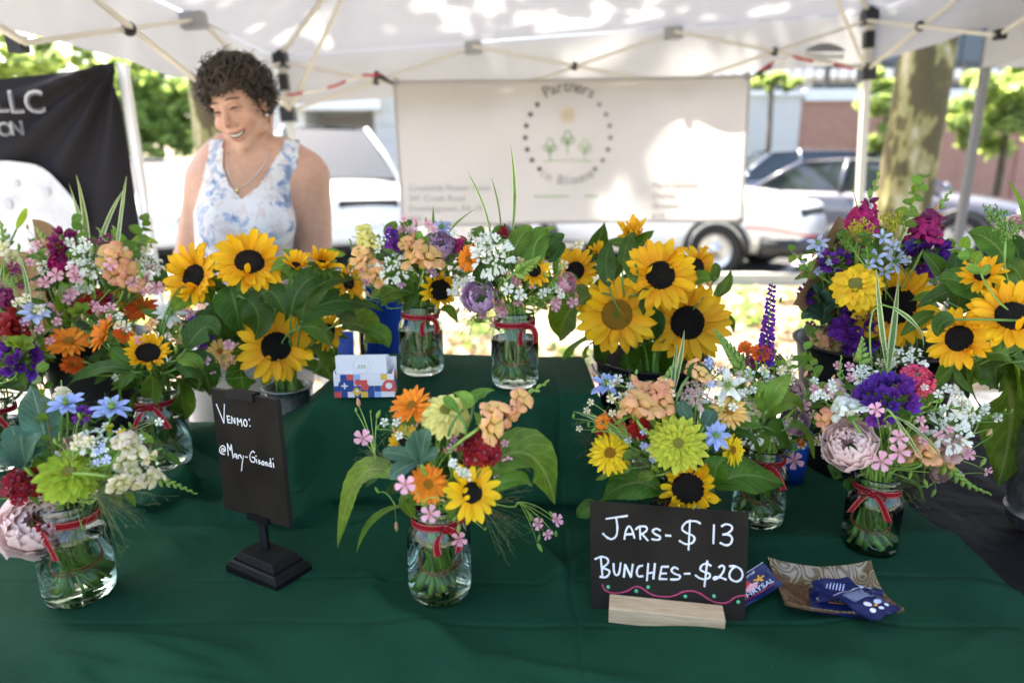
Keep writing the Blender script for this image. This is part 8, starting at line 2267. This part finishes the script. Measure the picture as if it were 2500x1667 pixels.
for pts, w, mt, ds in (([(1020, 700), (960, 665), (886, 682)], 48, L_mid, 'long leaf pointing left'), ([(1010, 720), (960, 710), (920, 745)], 44, L_mid, 'lower leaf pointing left'), ([(1010, 690), (1000, 730), (980, 755)], 50, L_dark, 'dark leaf in the middle'), ([(940, 690), (905, 660), (876, 648)], 36, L_dark, 'dark leaf behind at left'), ([(940, 660), (930, 630), (925, 610)], 26, L_dark, 'upright dark leaf'), ([(1005, 730), (990, 755), (978, 778)], 22, L_light, 'narrow leaf hanging over the rim'), ([(1075, 755), (1100, 760), (1118, 790)], 26, L_mid, 'small leaf hanging at right'), ([(1045, 740), (1060, 755), (1070, 775)], 30, L_mid, 'leaf under the ragged sunflower')):
    leaf('M1', pts, w, ds, mt)

# ---- right jar on the step
greens('M2', 9, 54, [L_mid, L_dark, L_light])
blade('M2', [(1243, 600), (1256, 480), (1246, 352)], 17, 'tallest striped grass blade'); blade('M2', [(1198, 570), (1180, 500), (1141, 418)], 13, 'striped grass blade leaning left'); blade('M2', [(1223, 570), (1216, 500), (1200, 434)], 10, 'short striped grass blade between')
lace('M2', 1201, 622, 110, 'big white lace flower', (-0.1, 0.35), outer=18, dy=-0.02); lace('M2', 1190, 585, 60, 'white lace flower higher behind', (-0.2, 0.6), outer=9); lace('M2', 1128, 705, 86, 'creamy lace flower at lower left', (-0.6, 0.2), outer=0, fine=160, name='queen_anne_lace'); lace('M2', 1140, 740, 50, 'small creamy lace flower below it', (-0.6, 0.0), outer=0, fine=90, name='queen_anne_lace')
cal('M2', 1146, 632, 72, 'orange calendula turned left', (-0.9, 0.25), m_cal_o); sun('M2', 1303, 660, 90, 'small sunflower turned right', (0.35, 0.4), disc=0.42, mat=m_sun, n1=14, n2=10, over=1)
snap('M2', 1255, 668, 1312, 632, 40, 'thick green snapdragon bud spike', m_cream, nopen=0, nbud=20, split=0.05, budw=0.75, dy0=-0.03, dy1=-0.03)
peony('M2', 1172, 725, 86, 'lavender bloom with cupped petals', (-0.2, 0.35), m_lav, inner=10, closed=0.5, guard=7, dy=-0.02); peony('M2', 1383, 690, 52, 'pink bloom at far right', (0.8, 0.2), m_pink, inner=10, closed=0.5, guard=6)
pinks('M2', [(1226, 758, 40, (0.0, -0.2)), (1357, 735, 30), (1398, 738, 30), (1370, 715, 22), (1355, 750, 26)], [(1242, 668, 22), (1330, 672, 18), (1367, 653, 24), (1370, 670, 20), (1385, 720, 18), (1405, 718, 16), (1277, 745, 18, -0.8)], 'pink blossoms along the right side', hub=(1310, 760), dy=-0.01)
pinks('M2', [(1239, 705, 34, (0, 0.1)), (1270, 720, 34, (0.1, 0.1)), (1152, 680, 18), (1370, 722, 20)], [(1228, 735, 18), (1205, 735, 20), (1222, 705, 16), (1205, 715, 14)], 'white blossoms in the middle', m_white, hub=(1245, 765), dy=-0.03)
snap('M2', 1330, 725, 1360, 670, 30, 'clustered green buds at right', M_budpk and m_pink, nopen=0, nbud=22, split=0.05, budw=0.7); snap('M2', 1290, 740, 1340, 700, 28, 'green bud cluster lower right', m_pink, nopen=0, nbud=20, split=0.05, budw=0.7); snap('M2', 1215, 740, 1225, 680, 28, 'green bud cluster at centre', m_pink, nopen=0, nbud=16, split=0.05, budw=0.7)
for pts, w, mt, ds in (([(1245, 640), (1270, 580), (1300, 562)], 56, L_mid, 'broad leaf at the top'), ([(1300, 650), (1310, 590), (1345, 572)], 66, L_mid, 'broad leaf upper right'), ([(1330, 620), (1350, 590), (1378, 575)], 40, L_dark, 'dark leaf at far right'), ([(1340, 640), (1365, 610), (1375, 590)], 30, L_dark, 'dark leaf tip behind it'), ([(1190, 680), (1215, 650), (1250, 640)], 44, L_mid, 'leaf under the lace flower'), ([(1175, 580), (1165, 565), (1148, 560)], 32, L_mid, 'small leaf upper left'), ([(1205, 600), (1225, 570), (1235, 590)], 40, L_mid, 'rounded leaf at the grass foot'), ([(1180, 700), (1170, 660), (1160, 650)], 44, L_dark, 'dark leaf behind the lavender bloom'), ([(1250, 760), (1265, 790), (1262, 800)], 30, L_mid, 'leaf above the ribbon'), ([(1190, 750), (1175, 775), (1165, 785)], 30, L_light, 'ferny leaf at the lower left')):
    leaf('M2', pts, w, ds, mt)
snap('M2', 1226, 575, 1226, 555, 24, 'dark red tip behind the grass', m_dkred, nopen=4, nbud=0, split=0.9)
wisp('M2', 1160, 770, 225, 30, 80, 18, 'airy grass panicle at left')

# ---- sunflowers below the banner
greens('RS', 8, 84, [L_dark, L_dark, L_mid], back=0.09, wr=0.5)
sun('RS', 1506, 768, 196, 'yellow-centred sunflower at left', (-0.05, 0.0), disc=0.40, dm=D_yel, cup=0.12, n1=19, n2=16, over=0)
sun('RS', 1612, 672, 184, 'brown-ringed sunflower with greenish centre', (0.1, 0.25), disc=0.40, dm=D_green, cup=0.15, n1=18, n2=15, over=2)
sun('RS', 1678, 788, 206, 'large black-centred sunflower at lower right', (0.2, 0.05), disc=0.42, dm=D_dark, cup=0.15, n1=21, n2=17, over=1)
sun('RS', 1404, 662, 122, 'sunflower half hidden at far left', (-0.4, 0.4), disc=0.42, cup=0.4, n1=15, n2=12, over=1, dy=0.03); sun('RS', 1545, 572, 96, 'ragged sunflower at the very top', (-0.2, 1.0), disc=0.3, cup=0.6, ragged=0.5, n1=9, n2=6, over=2, dy=0.03)
sun('RS', 1703, 650, 120, 'sunflower turned away behind at right', (0.9, 0.3), disc=0.36, cup=0.2, n1=13, n2=11, over=0, dy=0.05); sun('RS', 1462, 615, 60, 'sunflower showing only petal tips', (0.0, 1.2), disc=0.3, cup=0.9, n1=8, n2=6, over=0, dy=0.05)
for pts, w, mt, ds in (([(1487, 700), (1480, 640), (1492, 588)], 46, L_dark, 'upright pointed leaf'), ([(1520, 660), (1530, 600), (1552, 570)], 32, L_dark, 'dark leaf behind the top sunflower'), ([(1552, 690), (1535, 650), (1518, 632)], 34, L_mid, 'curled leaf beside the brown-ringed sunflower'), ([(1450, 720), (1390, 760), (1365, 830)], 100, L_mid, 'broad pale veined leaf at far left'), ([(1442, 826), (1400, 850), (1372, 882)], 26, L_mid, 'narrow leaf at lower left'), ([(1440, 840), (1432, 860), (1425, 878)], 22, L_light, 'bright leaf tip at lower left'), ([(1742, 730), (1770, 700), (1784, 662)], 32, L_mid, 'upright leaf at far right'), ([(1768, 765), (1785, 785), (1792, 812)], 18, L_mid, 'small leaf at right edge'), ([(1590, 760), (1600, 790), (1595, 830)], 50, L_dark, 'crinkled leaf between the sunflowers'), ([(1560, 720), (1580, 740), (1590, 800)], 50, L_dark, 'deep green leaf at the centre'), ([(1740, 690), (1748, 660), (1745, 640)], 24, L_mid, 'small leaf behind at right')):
    leaf('RS', pts, w, ds, mt)
leaf('RS', [(1618, 836), (1600, 905), (1585, 980)], 176, 'very broad leaf hanging in front of the bucket', L_mid, tilt=0.1, fold=0.10, dy=-0.02, prof='oval', nv=20)
leaf('RS', [(1460, 800), (1470, 860), (1490, 900)], 60, 'shaded leaf above the bucket rim', L_dark)

# ---- jar behind the price sign
greens('MR', 9, 66, [L_dark, L_mid, L_dark])
zin('MR', 1655, 1083, 146, 'big lime zinnia at the centre', (0.05, 0.1), m_zin_l, 9, cup=0.0, dy=-0.02, cen=0.18)
cal('MR', 1490, 1106, 112, 'yellow calendula at lower left', (-0.15, 0.25), m_cal_y, D_cal, cup=0.15); cal('MR', 1779, 1006, 96, 'pale yellow calendula at upper right', (0.2, 0.9), m_cal_p, cup=0.15); cal('MR', 1545, 978, 70, 'white and orange calendula behind the peach bloom', (-0.3, 0.7), m_cal_p, dy=0.03); cal('MR', 1786, 1098, 80, 'yellow calendula behind the blue nigella', (0.9, 0.1), m_cal_y, dy=0.02); cal('MR', 1473, 1030, 44, 'orange calendula at far left', (-0.8, 0.4), m_cal_o)
nig('MR', 1480, 940, 84, 'blue nigella at upper left', (-0.1, 1.3), m_blue, 7); nig('MR', 1775, 942, 96, 'white nigella at upper right', (0.1, 0.25), m_white, 5, threads=34); nig('MR', 1747, 1064, 80, 'blue nigella at right of the lime zinnia', (0.2, 0.2), m_blue, 8, dy=-0.02)
nig('MR', 1520, 970, 40, 'green nigella pod at left', (0.2, 0.8), m_white, 5)
snap('MR', 1553, 1015, 1550, 975, 82, 'large open peach snapdragon', m_peach, nopen=3, nbud=0, split=0.8, dy0=-0.03); snap('MR', 1600, 990, 1645, 890, 58, 'peach snapdragon with a green bud tip', m_peach, nopen=4, nbud=12, split=0.5); snap('MR', 1562, 970, 1553, 915, 44, 'upright peach bud', m_peach, bud=m_peach, nopen=1, nbud=4, split=0.3, budw=0.9)
snap('MR', 1702, 930, 1700, 885, 46, 'peach bud near the top', m_peach, bud=m_peach, nopen=2, nbud=1, split=0.9)
zin('MR', 1492, 1052, 88, 'red zinnia at left', (-0.3, 0.3), m_zin_r, 5, dy=0.03); zin('MR', 1562, 1045, 64, 'second red zinnia behind the peach bloom', (0.1, 0.3), m_zin_r, 5, dy=0.03)
sun('MR', 1680, 1192, 148, 'ragged black-centred sunflower just above the board', (0.0, 0.15), disc=0.55, mat=m_sun2, ragged=0.7, cup=0.3, n1=15, n2=11, over=0, dy=-0.02, dm=D_dark)
blade('MR', [(1622, 1030), (1655, 910), (1671, 806)], 20, 'tall striped grass blade'); blade('MR', [(1640, 960), (1645, 900), (1652, 840)], 12, 'second striped grass blade'); blade('MR', [(1520, 1072), (1470, 1030), (1398, 1004)], 18, 'striped grass blade pointing left')
for pts, w, mt, sr, ds in (([(1735, 1192), (1820, 1160), (1908, 1186)], 108, L_mid, 0.02, 'broad pointed leaf reaching right'), ([(1745, 1185), (1750, 1140), (1775, 1120)], 66, L_mid, 0.0, 'broad leaf behind the blue nigella'), ([(1610, 1200), (1540, 1180), (1462, 1225)], 90, L_mid, 0.03, 'broad leaf reaching left'), ([(1540, 1142), (1500, 1150), (1456, 1172)], 36, L_light, 0.0, 'narrow light leaf at left'), ([(1460, 1230), (1430, 1245), (1412, 1262)], 46, L_mid, 0.0, 'leaf corner left of the sign'), ([(1600, 1160), (1570, 1165), (1550, 1178)], 30, L_light, 0.0, 'small light leaf at the thistle bud'), ([(1690, 1030), (1670, 1000), (1668, 975)], 36, L_sedum, 0.05, 'toothed grey leaf above the lime zinnia'), ([(1720, 1040), (1735, 1015), (1745, 1000)], 40, L_sedum, 0.05, 'toothed leaf under the pale calendula'), ([(1560, 1120), (1540, 1110), (1520, 1125)], 30, L_mid, 0.0, 'leaf under the yellow calendula'), ([(1680, 920), (1710, 905), (1740, 930)], 40, L_dark, 0.0, 'dark leaf below the upper nigella')):
    leaf('MR', pts, w, ds, mt, serr=sr, dy=-0.01)
cal('MR', 1598, 1153, 34, 'green thistle-like bud', (0.2, 0.8), m_zin_g, D_zin, cup=1.1, n1=12, n2=9)
lace('MR', 1690, 965, 90, 'grey green lace umbel going to seed', (0, 0.7), outer=6, mat=m_dry, fine=120); nig('MR', 1700, 980, 60, 'faded white nigella behind', (0, 0.6), m_white, 5, dy=0.03)
wisp('MR', 1465, 1090, 150, 35, 90, 20, 'dark airy panicle at left', mat=plain('dark_panicle', (0.05, 0.05, 0.03), 0.7, 0.2)); wisp('MR', 1590, 1130, 200, 50, 80, 20, 'dark airy panicle below the zinnia', mat=MATS['dark_panicle'], dy=-0.02)

# ---- mint jar
greens('MB', 9, 58, [L_mid, L_dark, L_mid])
for pts, w, ds in (([(1870, 1000), (1895, 950), (1930, 916)], 52, 'mint leaf pointing up right'), ([(1865, 1010), (1862, 960), (1850, 930)], 44, 'upright mint leaf'), ([(1870, 1020), (1920, 975), (1958, 1004)], 54, 'mint leaf pointing right'), ([(1868, 1050), (1905, 1060), (1926, 1100)], 60, 'large mint leaf below'), ([(1865, 1040), (1820, 1030), (1800, 1050)], 40, 'mint leaf pointing left'), ([(1870, 1000), (1880, 970), (1875, 935)], 40, 'inner mint leaf'), ([(1930, 1040), (1960, 1050), (1990, 1120)], 34, 'thin leaf drooping right'), ([(1880, 1060), (1860, 1080), (1850, 1110)], 44, 'mint leaf over the ribbon')):
    leaf('MB', pts, w, ds, L_mid if 'large' in ds else L_light, serr=0.07, dy=-0.02, nv=22)
peony('MB', 1928, 955, 84, 'pale lilac peony', (0.4, 0.3), m_peo_w, dy=0.02); peony('MB', 1938, 1030, 70, 'smaller lilac peony below', (0.4, 0.1), m_lav, inner=12, closed=0.4, guard=7, dy=0.02)
snap('MB', 1815, 905, 1750, 812, 40, 'thick green snapdragon bud spike leaning left', m_cream, nopen=0, nbud=26, split=0.05, budw=0.8); snap('MB', 1815, 930, 1785, 850, 36, 'second green bud spike', m_cream, nopen=1, nbud=16, split=0.1, budw=0.8)
spikelet('MB', 1868, 882, 1886, 688, 36, 'tall violet salvia spike', m_purp, 17); spikelet('MB', 1830, 890, 1826, 845, 20, 'short dark salvia tip', m_plum, 6); spikelet('MB', 1895, 895, 1908, 860, 18, 'small dark salvia tip at right', m_plum, 5)
cal('MB', 1858, 862, 56, 'deep orange zinnia among the buds', (0, 1.0), m_cal_d); cal('MB', 1820, 850, 40, 'orange red bloom among the buds', (-0.3, 0.8), m_cal_d)
lace('MB', 1838, 1058, 66, 'white lace flower', (0.0, 0.2), outer=14, fine=40, dy=-0.01); snap('MB', 1828, 1010, 1822, 980, 40, 'cream hydrangea-like florets', m_cream, nopen=5, nbud=0, split=0.9)
pinks('MB', [(1939, 1124, 46, (0.1, 0.0)), (1962, 990, 36), (1992, 948, 28)], [(1955, 1075, 16), (1985, 1065, 12)], 'pink blossoms at right', hub=(1905, 1090)); cal('MB', 1955, 1080, 22, 'tiny orange bloom at right', (0.3, 0.2), m_cal_d)
snap('MB', 1955, 985, 1990, 945, 28, 'green snapdragon buds at right', m_pink, nopen=0, nbud=14, split=0.05, budw=0.8)
rosette('MB', 1905, 905, [(1890, 880), (1915, 875), (1930, 895), (1880, 900)], 18, 'feathery grey tuft', L_light, prof='lance', name='green_tuft'); wisp('MB', 1900, 920, 60, 40, 60, 16, 'fine green threads', mat=M_thread)

# ---- jar above the ceramic tray
greens('R', 9, 56, [L_dark, L_mid, L_dark])
cluster('R', 2166, 968, 146, 'big violet bellflower cluster', (-0.05, 0.45), m_purp, 'bell', 34, 0.34, name='bellflower', dy=-0.02)
cluster('R', 2235, 925, 104, 'coral pink sweet william', (0.3, 0.5), m_coral, count=26, fs=0.28, eye=M_eye)
peony('R', 2076, 1086, 128, 'round pale pink peony', (-0.25, 0.45), m_peo_w, closed=0.45, dy=-0.03)
lace('R', 2214, 876, 92, 'white lace flower at the top', (0.0, 0.9), outer=12); lace('R', 2110, 915, 66, 'creamy lace flower at the top left', (-0.2, 0.6), outer=5, fine=120); lace('R', 2316, 1055, 110, 'white lace flower at right', (0.3, 0.2), outer=16, dy=-0.01); lace('R', 2352, 985, 90, 'white lace flower turned right', (1.2, 0.4), outer=12)
snap('R', 2075, 1015, 2060, 985, 62, 'white snapdragon bells', m_white, nopen=5, nbud=0, split=0.9, dy0=-0.02); snap('R', 2020, 1040, 2035, 990, 48, 'peach and yellow snapdragon', m_peach, nopen=4, nbud=3, split=0.7); snap('R', 2045, 970, 2054, 872, 34, 'slim yellow green bud spike', m_zin_c, nopen=2, nbud=14, split=0.3); snap('R', 2100, 890, 2105, 830, 34, 'green bud spike at the top', m_cream, nopen=0, nbud=14, split=0.05, budw=0.8); snap('R', 2035, 970, 2040, 940, 40, 'brown tinged snapdragon bud', m_dry, nopen=3, nbud=1, split=0.9)
pinks('R', [(2139, 1000, 38, (0, 0.1)), (2195, 1068, 44, (0.1, 0.2)), (2195, 1104, 52, (0.1, -0.1)), (2151, 1127, 54, (0.0, 0.1))], [(2173, 1048, 14)], 'soft pink blossoms in front', hub=(2160, 1150), dy=-0.05)
pinks('R', [(2366, 1108, 34, (0.5, 0.1)), (2410, 1150, 28, (0.8, -0.5)), (1990, 950, 28, (-0.3, 0.2))], [(2222, 1160, 22, -0.9), (2260, 1180, 26, -0.8), (2279, 1203, 24, -0.9), (2415, 1055, 24, -0.4), (2400, 1128, 26, -0.5)], 'pink blossoms and hanging buds at right', hub=(2260, 1120))
snap('R', 2250, 1125, 2245, 1090, 72, 'peach snapdragon in front', m_peach, nopen=3, nbud=0, split=0.9, dy0=-0.03); snap('R', 2310, 1100, 2305, 1072, 56, 'dusty pink snapdragon', m_dry, nopen=4, nbud=0, split=0.9); snap('R', 2285, 1105, 2417, 1204, 44, 'green tipped spike pointing lower right', m_peach, nopen=2, nbud=22, split=0.25, budw=0.62, bend=0.05)
peony('R', 2297, 1155, 50, 'faded mauve bloom low at right', (0.5, -0.3), m_dry, inner=10)
cal('R', 2355, 1082, 24, 'tiny yellow bloom at right', (0.4, 0.4), m_cal_y)
blade('R', [(2166, 900), (2150, 780), (2139, 650)], 17, 'tall striped grass blade at left'); blade('R', [(2170, 900), (2185, 780), (2196, 660)], 17, 'tall striped grass blade at right'); blade('R', [(2182, 752), (2240, 800), (2254, 850)], 12, 'bent striped grass blade', dy=-0.02); blade('R', [(2190, 1027), (2225, 1080), (2257, 1130)], 11, 'striped blade crossing the peach bloom', dy=-0.06); blade('R', [(2208, 1028), (2260, 1070), (2302, 1122)], 13, 'striped blade pointing lower right', dy=-0.05)
for pts, w, mt, ds in (([(2220, 1170), (2240, 1190), (2260, 1224)], 26, L_mid, 'leaf hanging at lower right'), ([(2090, 1165), (2080, 1180), (2068, 1185)], 44, L_dark, 'dark leaf beside the ribbon'), ([(2060, 1130), (2040, 1150), (2060, 1165)], 40, L_dark, 'dark leaf under the peony'), ([(2130, 1080), (2128, 1050), (2120, 1030)], 44, L_dark, 'dark leaf right of the peony'), ([(2190, 1030), (2210, 1010), (2225, 1020)], 40, L_mid, 'leaf under the violet cluster'), ([(2250, 1000), (2260, 970), (2255, 955)], 36, L_mid, 'leaf under the coral head')):
    leaf('R', pts, w, ds, mt)
sprig('R', [(2005, 960), (1985, 900), (1965, 852)], 9, 24, 'hanging round-leaved twig at left', L_light, dy=0.04)
wisp('R', 2180, 1170, -30, 45, 90, 20, 'airy grass panicle'); wisp('R', 2250, 1000, 0, 50, 60, 16, 'fine green threads', mat=M_thread)

# ---- paper-wrapped bunch in the black bucket
paper('tan kraft paper cone around the bunch in the black bucket', [(2046, 532), (2135, 545), (2090, 830), (1938, 745)], [-0.05, 0.05, 0.02, -0.08], 'RB')
greens('RB', 9, 66, [L_mid, L_dark, L_mid], back=0.07)
snap('RB', 2100, 560, 2146, 420, 56, 'magenta snapdragon spike at left', m_mag, bud=m_plum, nopen=3, nbud=12, split=0.30, budw=0.55); snap('RB', 2105, 555, 2085, 470, 52, 'magenta snapdragon bells at left', m_mag, bud=m_plum, nopen=3, nbud=2, split=0.4)
snap('RB', 2245, 570, 2325, 462, 54, 'plum snapdragon spike at right', m_plum, bud=M_budpk, nopen=4, nbud=15, split=0.28, budw=0.5); snap('RB', 2256, 590, 2260, 540, 66, 'large plum snapdragon blooms', m_mag, nopen=4, nbud=1, split=0.8, dy0=-0.02); snap('RB', 2262, 555, 2305, 540, 46, 'plum bells pointing right', m_plum, bud=m_plum, nopen=2, nbud=2, split=0.8)
sprig('RB', [(2205, 560), (2225, 500), (2255, 435)], 14, 30, 'tall round-leaved twig', L_light); sprig('RB', [(2010, 680), (1970, 650), (1930, 612)], 9, 26, 'round-leaved twig reaching left', L_light); sprig('RB', [(2280, 640), (2310, 620), (2335, 600)], 6, 34, 'pale rimmed leaves at right', L_light); sprig('RB', [(2090, 620), (2070, 590), (2060, 570)], 14, 20, 'small-leaved sprig over the paper', L_mid, dy=-0.03); sprig('RB', [(2120, 640), (2115, 600), (2110, 575)], 14, 20, 'small-leaved sprig in the middle', L_mid, dy=-0.03)
m_gold = plain('goldenrod', (0.42, 0.40, 0.03), 0.6, 0.3, 0.2, 200, vary=0.2)
plume('RB', 2100, 590, [(2090, 545), (2115, 545), (2130, 560), (2075, 560), (2105, 535)], 'yellow goldenrod plume at left', m_gold, dy=-0.02); plume('RB', 2180, 570, [(2150, 535), (2165, 525), (2185, 540), (2200, 520)], 'yellow goldenrod plume at centre', m_gold, dy=-0.01)
for k, (x, y, d) in enumerate(((2155, 580, 46), (2178, 604, 44), (2140, 630, 56), (2188, 640, 62), (2160, 665, 44), (2122, 648, 40))):
    nig('RB', x, y, d, ('pale blue nigella at the top of the blue group', 'pale blue nigella second from the top', 'pale blue nigella at left of the blue group', 'largest pale blue nigella', 'lowest pale blue nigella', 'pale blue nigella beside the yellow zinnia')[k], (RND.uniform(-.4, .4), RND.uniform(.1, .6)), m_pblue, 5, dy=-0.03, threads=14)
nig('RB', 1998, 596, 60, 'pale blue nigella far left', (-0.3, 1.0), m_pblue, 6)
cluster('RB', 2262, 618, 122, 'large violet bellflower cluster at right', (0.2, 0.35), m_purp, 'bell', 30, 0.36, name='bellflower', dy=-0.02); cluster('RB', 2036, 638, 66, 'violet bellflower cluster at left', (-0.4, 0.4), m_purp, 'bell', 16, 0.42, name='bellflower'); cluster('RB', 2092, 808, 120, 'violet bellflower cluster at the bottom', (-0.1, 0.1), m_purp, 'bell', 30, 0.36, name='bellflower', dy=-0.04); cluster('RB', 1968, 716, 46, 'small violet bellflower cluster at the paper edge', (-0.5, 0.3), m_purp, 'bell', 10, 0.5, name='bellflower')
zin('RB', 2090, 700, 126, 'yellow zinnia', (-0.15, 0.45), m_zin_y, 4, cup=0.0, dy=-0.05, cen=0.30)
sun('RB', 2186, 745, 206, 'large black-centred sunflower', (0.05, 0.1), disc=0.46, n1=16, n2=13, cup=0.15, over=1, dy=-0.02)
rosette('RB', 2010, 770, [(1985, 700), (1955, 745), (2025, 715), (2000, 725), (1980, 765), (2040, 740), (2015, 790), (1955, 770)], 46, 'blue green sedum rosette', dy=-0.02, serr=0.0)
snap('RB', 2020, 845, 1972, 800, 46, 'blush and green snapdragon low at left', m_peach, nopen=5, nbud=16, split=0.5, budw=0.6, dy0=-0.04, dy1=-0.04)
for pts, w, mt, ds in (([(2180, 800), (2210, 790), (2240, 780)], 30, L_mid, 'leaf over the sunflower rim'), ([(2230, 800), (2280, 790), (2320, 770)], 60, L_dark, 'dark leaf right of the sunflower'), ([(2300, 700), (2270, 680), (2262, 660)], 36, L_mid, 'leaf behind the violet cluster'), ([(2190, 860), (2230, 850), (2270, 870)], 60, L_dark, 'dark leaf low in the bunch'), ([(2060, 740), (2040, 720), (2035, 690)], 36, L_dark, 'dark leaf beside the yellow zinnia'), ([(2300, 690), (2320, 660), (2325, 640)], 30, L_light, 'light leaf at right')):
    leaf('RB', pts, w, ds, mt)
sprig('RB', [(1985, 860), (1972, 880), (1985, 920)], 7, 24, 'round-leaved twig over the bucket rim', L_light, dy=-0.05)
wisp('RB', 2180, 640, 30, 70, 90, 18, 'fine green threads over the blue group', mat=M_thread, dy=-0.04)

# ---- sunflowers at the right edge
greens('RR', 9, 90, [L_mid, L_dark, L_mid], back=0.08, wr=0.5)
sun('RR', 2342, 826, 160, 'sunflower turned left', (-0.7, 0.15), disc=0.42, n1=18, n2=14, cup=0.25, over=3)
sun('RR', 2474, 772, 196, 'big sunflower opening upward', (0.15, 0.65), disc=0.42, n1=20, n2=16, cup=0.25, over=2, dy=-0.01)
sun('RR', 2398, 672, 112, 'sunflower seen from behind at the top', (-0.4, 1.1), disc=0.32, n1=12, n2=9, cup=0.3, over=0, dy=0.03)
for pts, w, mt, sr, ds in (([(2404, 740), (2350, 690), (2286, 684)], 74, L_mid, 0.02, 'broad leaf pointing left'), ([(2430, 720), (2390, 680), (2325, 682)], 56, L_mid, 0.0, 'broad leaf behind it'), ([(2310, 735), (2270, 725), (2222, 736)], 34, L_mid, 0.0, 'narrow leaf at far left'), ([(2460, 645), (2420, 590), (2362, 568)], 66, L_mid, 0.02, 'large leaf arching left at the top'), ([(2490, 640), (2478, 600), (2455, 575)], 46, L_dark, 0.0, 'dark leaf beside it'), ([(2470, 720), (2440, 680), (2430, 662)], 66, L_mid, 0.0, 'leaf above the big sunflower'), ([(2500, 690), (2470, 650), (2430, 640)], 50, L_mid, 0.0, 'leaf at the picture edge'), ([(2440, 900), (2470, 1010), (2436, 1188)], 150, L_mid, 0.03, 'huge leaf hanging in front of the bucket'), ([(2400, 870), (2470, 880), (2480, 985)], 84, L_light, 0.0, 'curled light leaf under the big sunflower'), ([(2390, 890), (2370, 930), (2395, 1000)], 70, L_mid, 0.0, 'leaf hanging under the left sunflower'), ([(2450, 880), (2430, 910), (2440, 950)], 70, L_dark, 0.0, 'shaded leaf at the middle'), ([(2360, 890), (2345, 940), (2370, 980)], 44, L_dark, 0.0, 'small shaded leaf at left'), ([(2330, 780), (2300, 790), (2290, 820)], 50, L_dark, 0.0, 'dark leaf left of the turned sunflower'), ([(2480, 870), (2500, 900), (2510, 960)], 60, L_mid, 0.0, 'leaf at the right edge below the sunflower')):
    leaf('RR', pts, w, ds, mt, serr=sr, dy=0.055 if pts[0][1] < 760 else -0.01, tilt=0.3 if 'huge' in ds else 0.6)
plume('RR', 2455, 590, [(2405, 508), (2430, 510), (2450, 520), (2418, 530), (2470, 545), (2440, 545), (2495, 560)], 'yellow green goldenrod plume', M_bud); sprig('RR', [(2400, 680), (2380, 640), (2355, 605)], 7, 34, 'round-leaved sprig at left', L_light); blade('RR', [(2502, 560), (2490, 490), (2456, 440)], 12, 'grass blade at the top edge', L_light); peony('RR', 2485, 562, 90, 'blush peony behind the leaves', (0.2, 0.6), m_peo_w, dy=0.06)

# ---- sprays between the main blooms
sprays('L1', [(100, 620), (190, 610), (255, 600), (330, 625), (380, 660), (210, 700), (280, 720), (120, 730)], [m_pink, m_white, m_plum, m_cream], '')
sprays('L0', [(20, 660), (60, 730), (90, 810), (10, 900)], [m_plum, m_cream, m_pink], '')
sprays('L2', [(230, 790), (310, 790), (400, 810), (470, 770), (300, 890), (540, 900)], [m_pink, m_white, m_peach], '')
sprays('M1', [(925, 610), (985, 560), (1040, 670), (1115, 640), (890, 690)], [m_white, m_pink, m_lav], '')
sprays('M2', [(1150, 590), (1250, 690), (1330, 640), (1360, 700), (1200, 760)], [m_white, m_pink, m_cream], '')
sprays('MR', [(1530, 930), (1640, 950), (1740, 900), (1810, 960), (1450, 1010), (1560, 1090)], [m_white, m_cream, m_pblue], '')
sprays('MB', [(1800, 930), (1850, 920), (1920, 900), (1970, 960), (1900, 1050), (1960, 1040)], [m_pink, m_white, m_cream], '')
sprays('R', [(2020, 950), (2080, 930), (2160, 880), (2290, 960), (2330, 1110), (2120, 1040), (2390, 1010), (2250, 1050)], [m_white, m_pink, m_cream], '')
sprays('RB', [(2010, 640), (2120, 590), (2210, 590), (2290, 680), (2030, 800), (2150, 850)], [m_pblue, m_plum, m_cream], '')
sprays('FL', [(110, 1100), (180, 1060), (250, 1100), (330, 1060), (240, 1180)], [m_white, m_cream, m_pblue], '')
sprays('MC', [(960, 1030), (1050, 1090), (1130, 1150), (1230, 1130)], [m_white, m_pink], '')
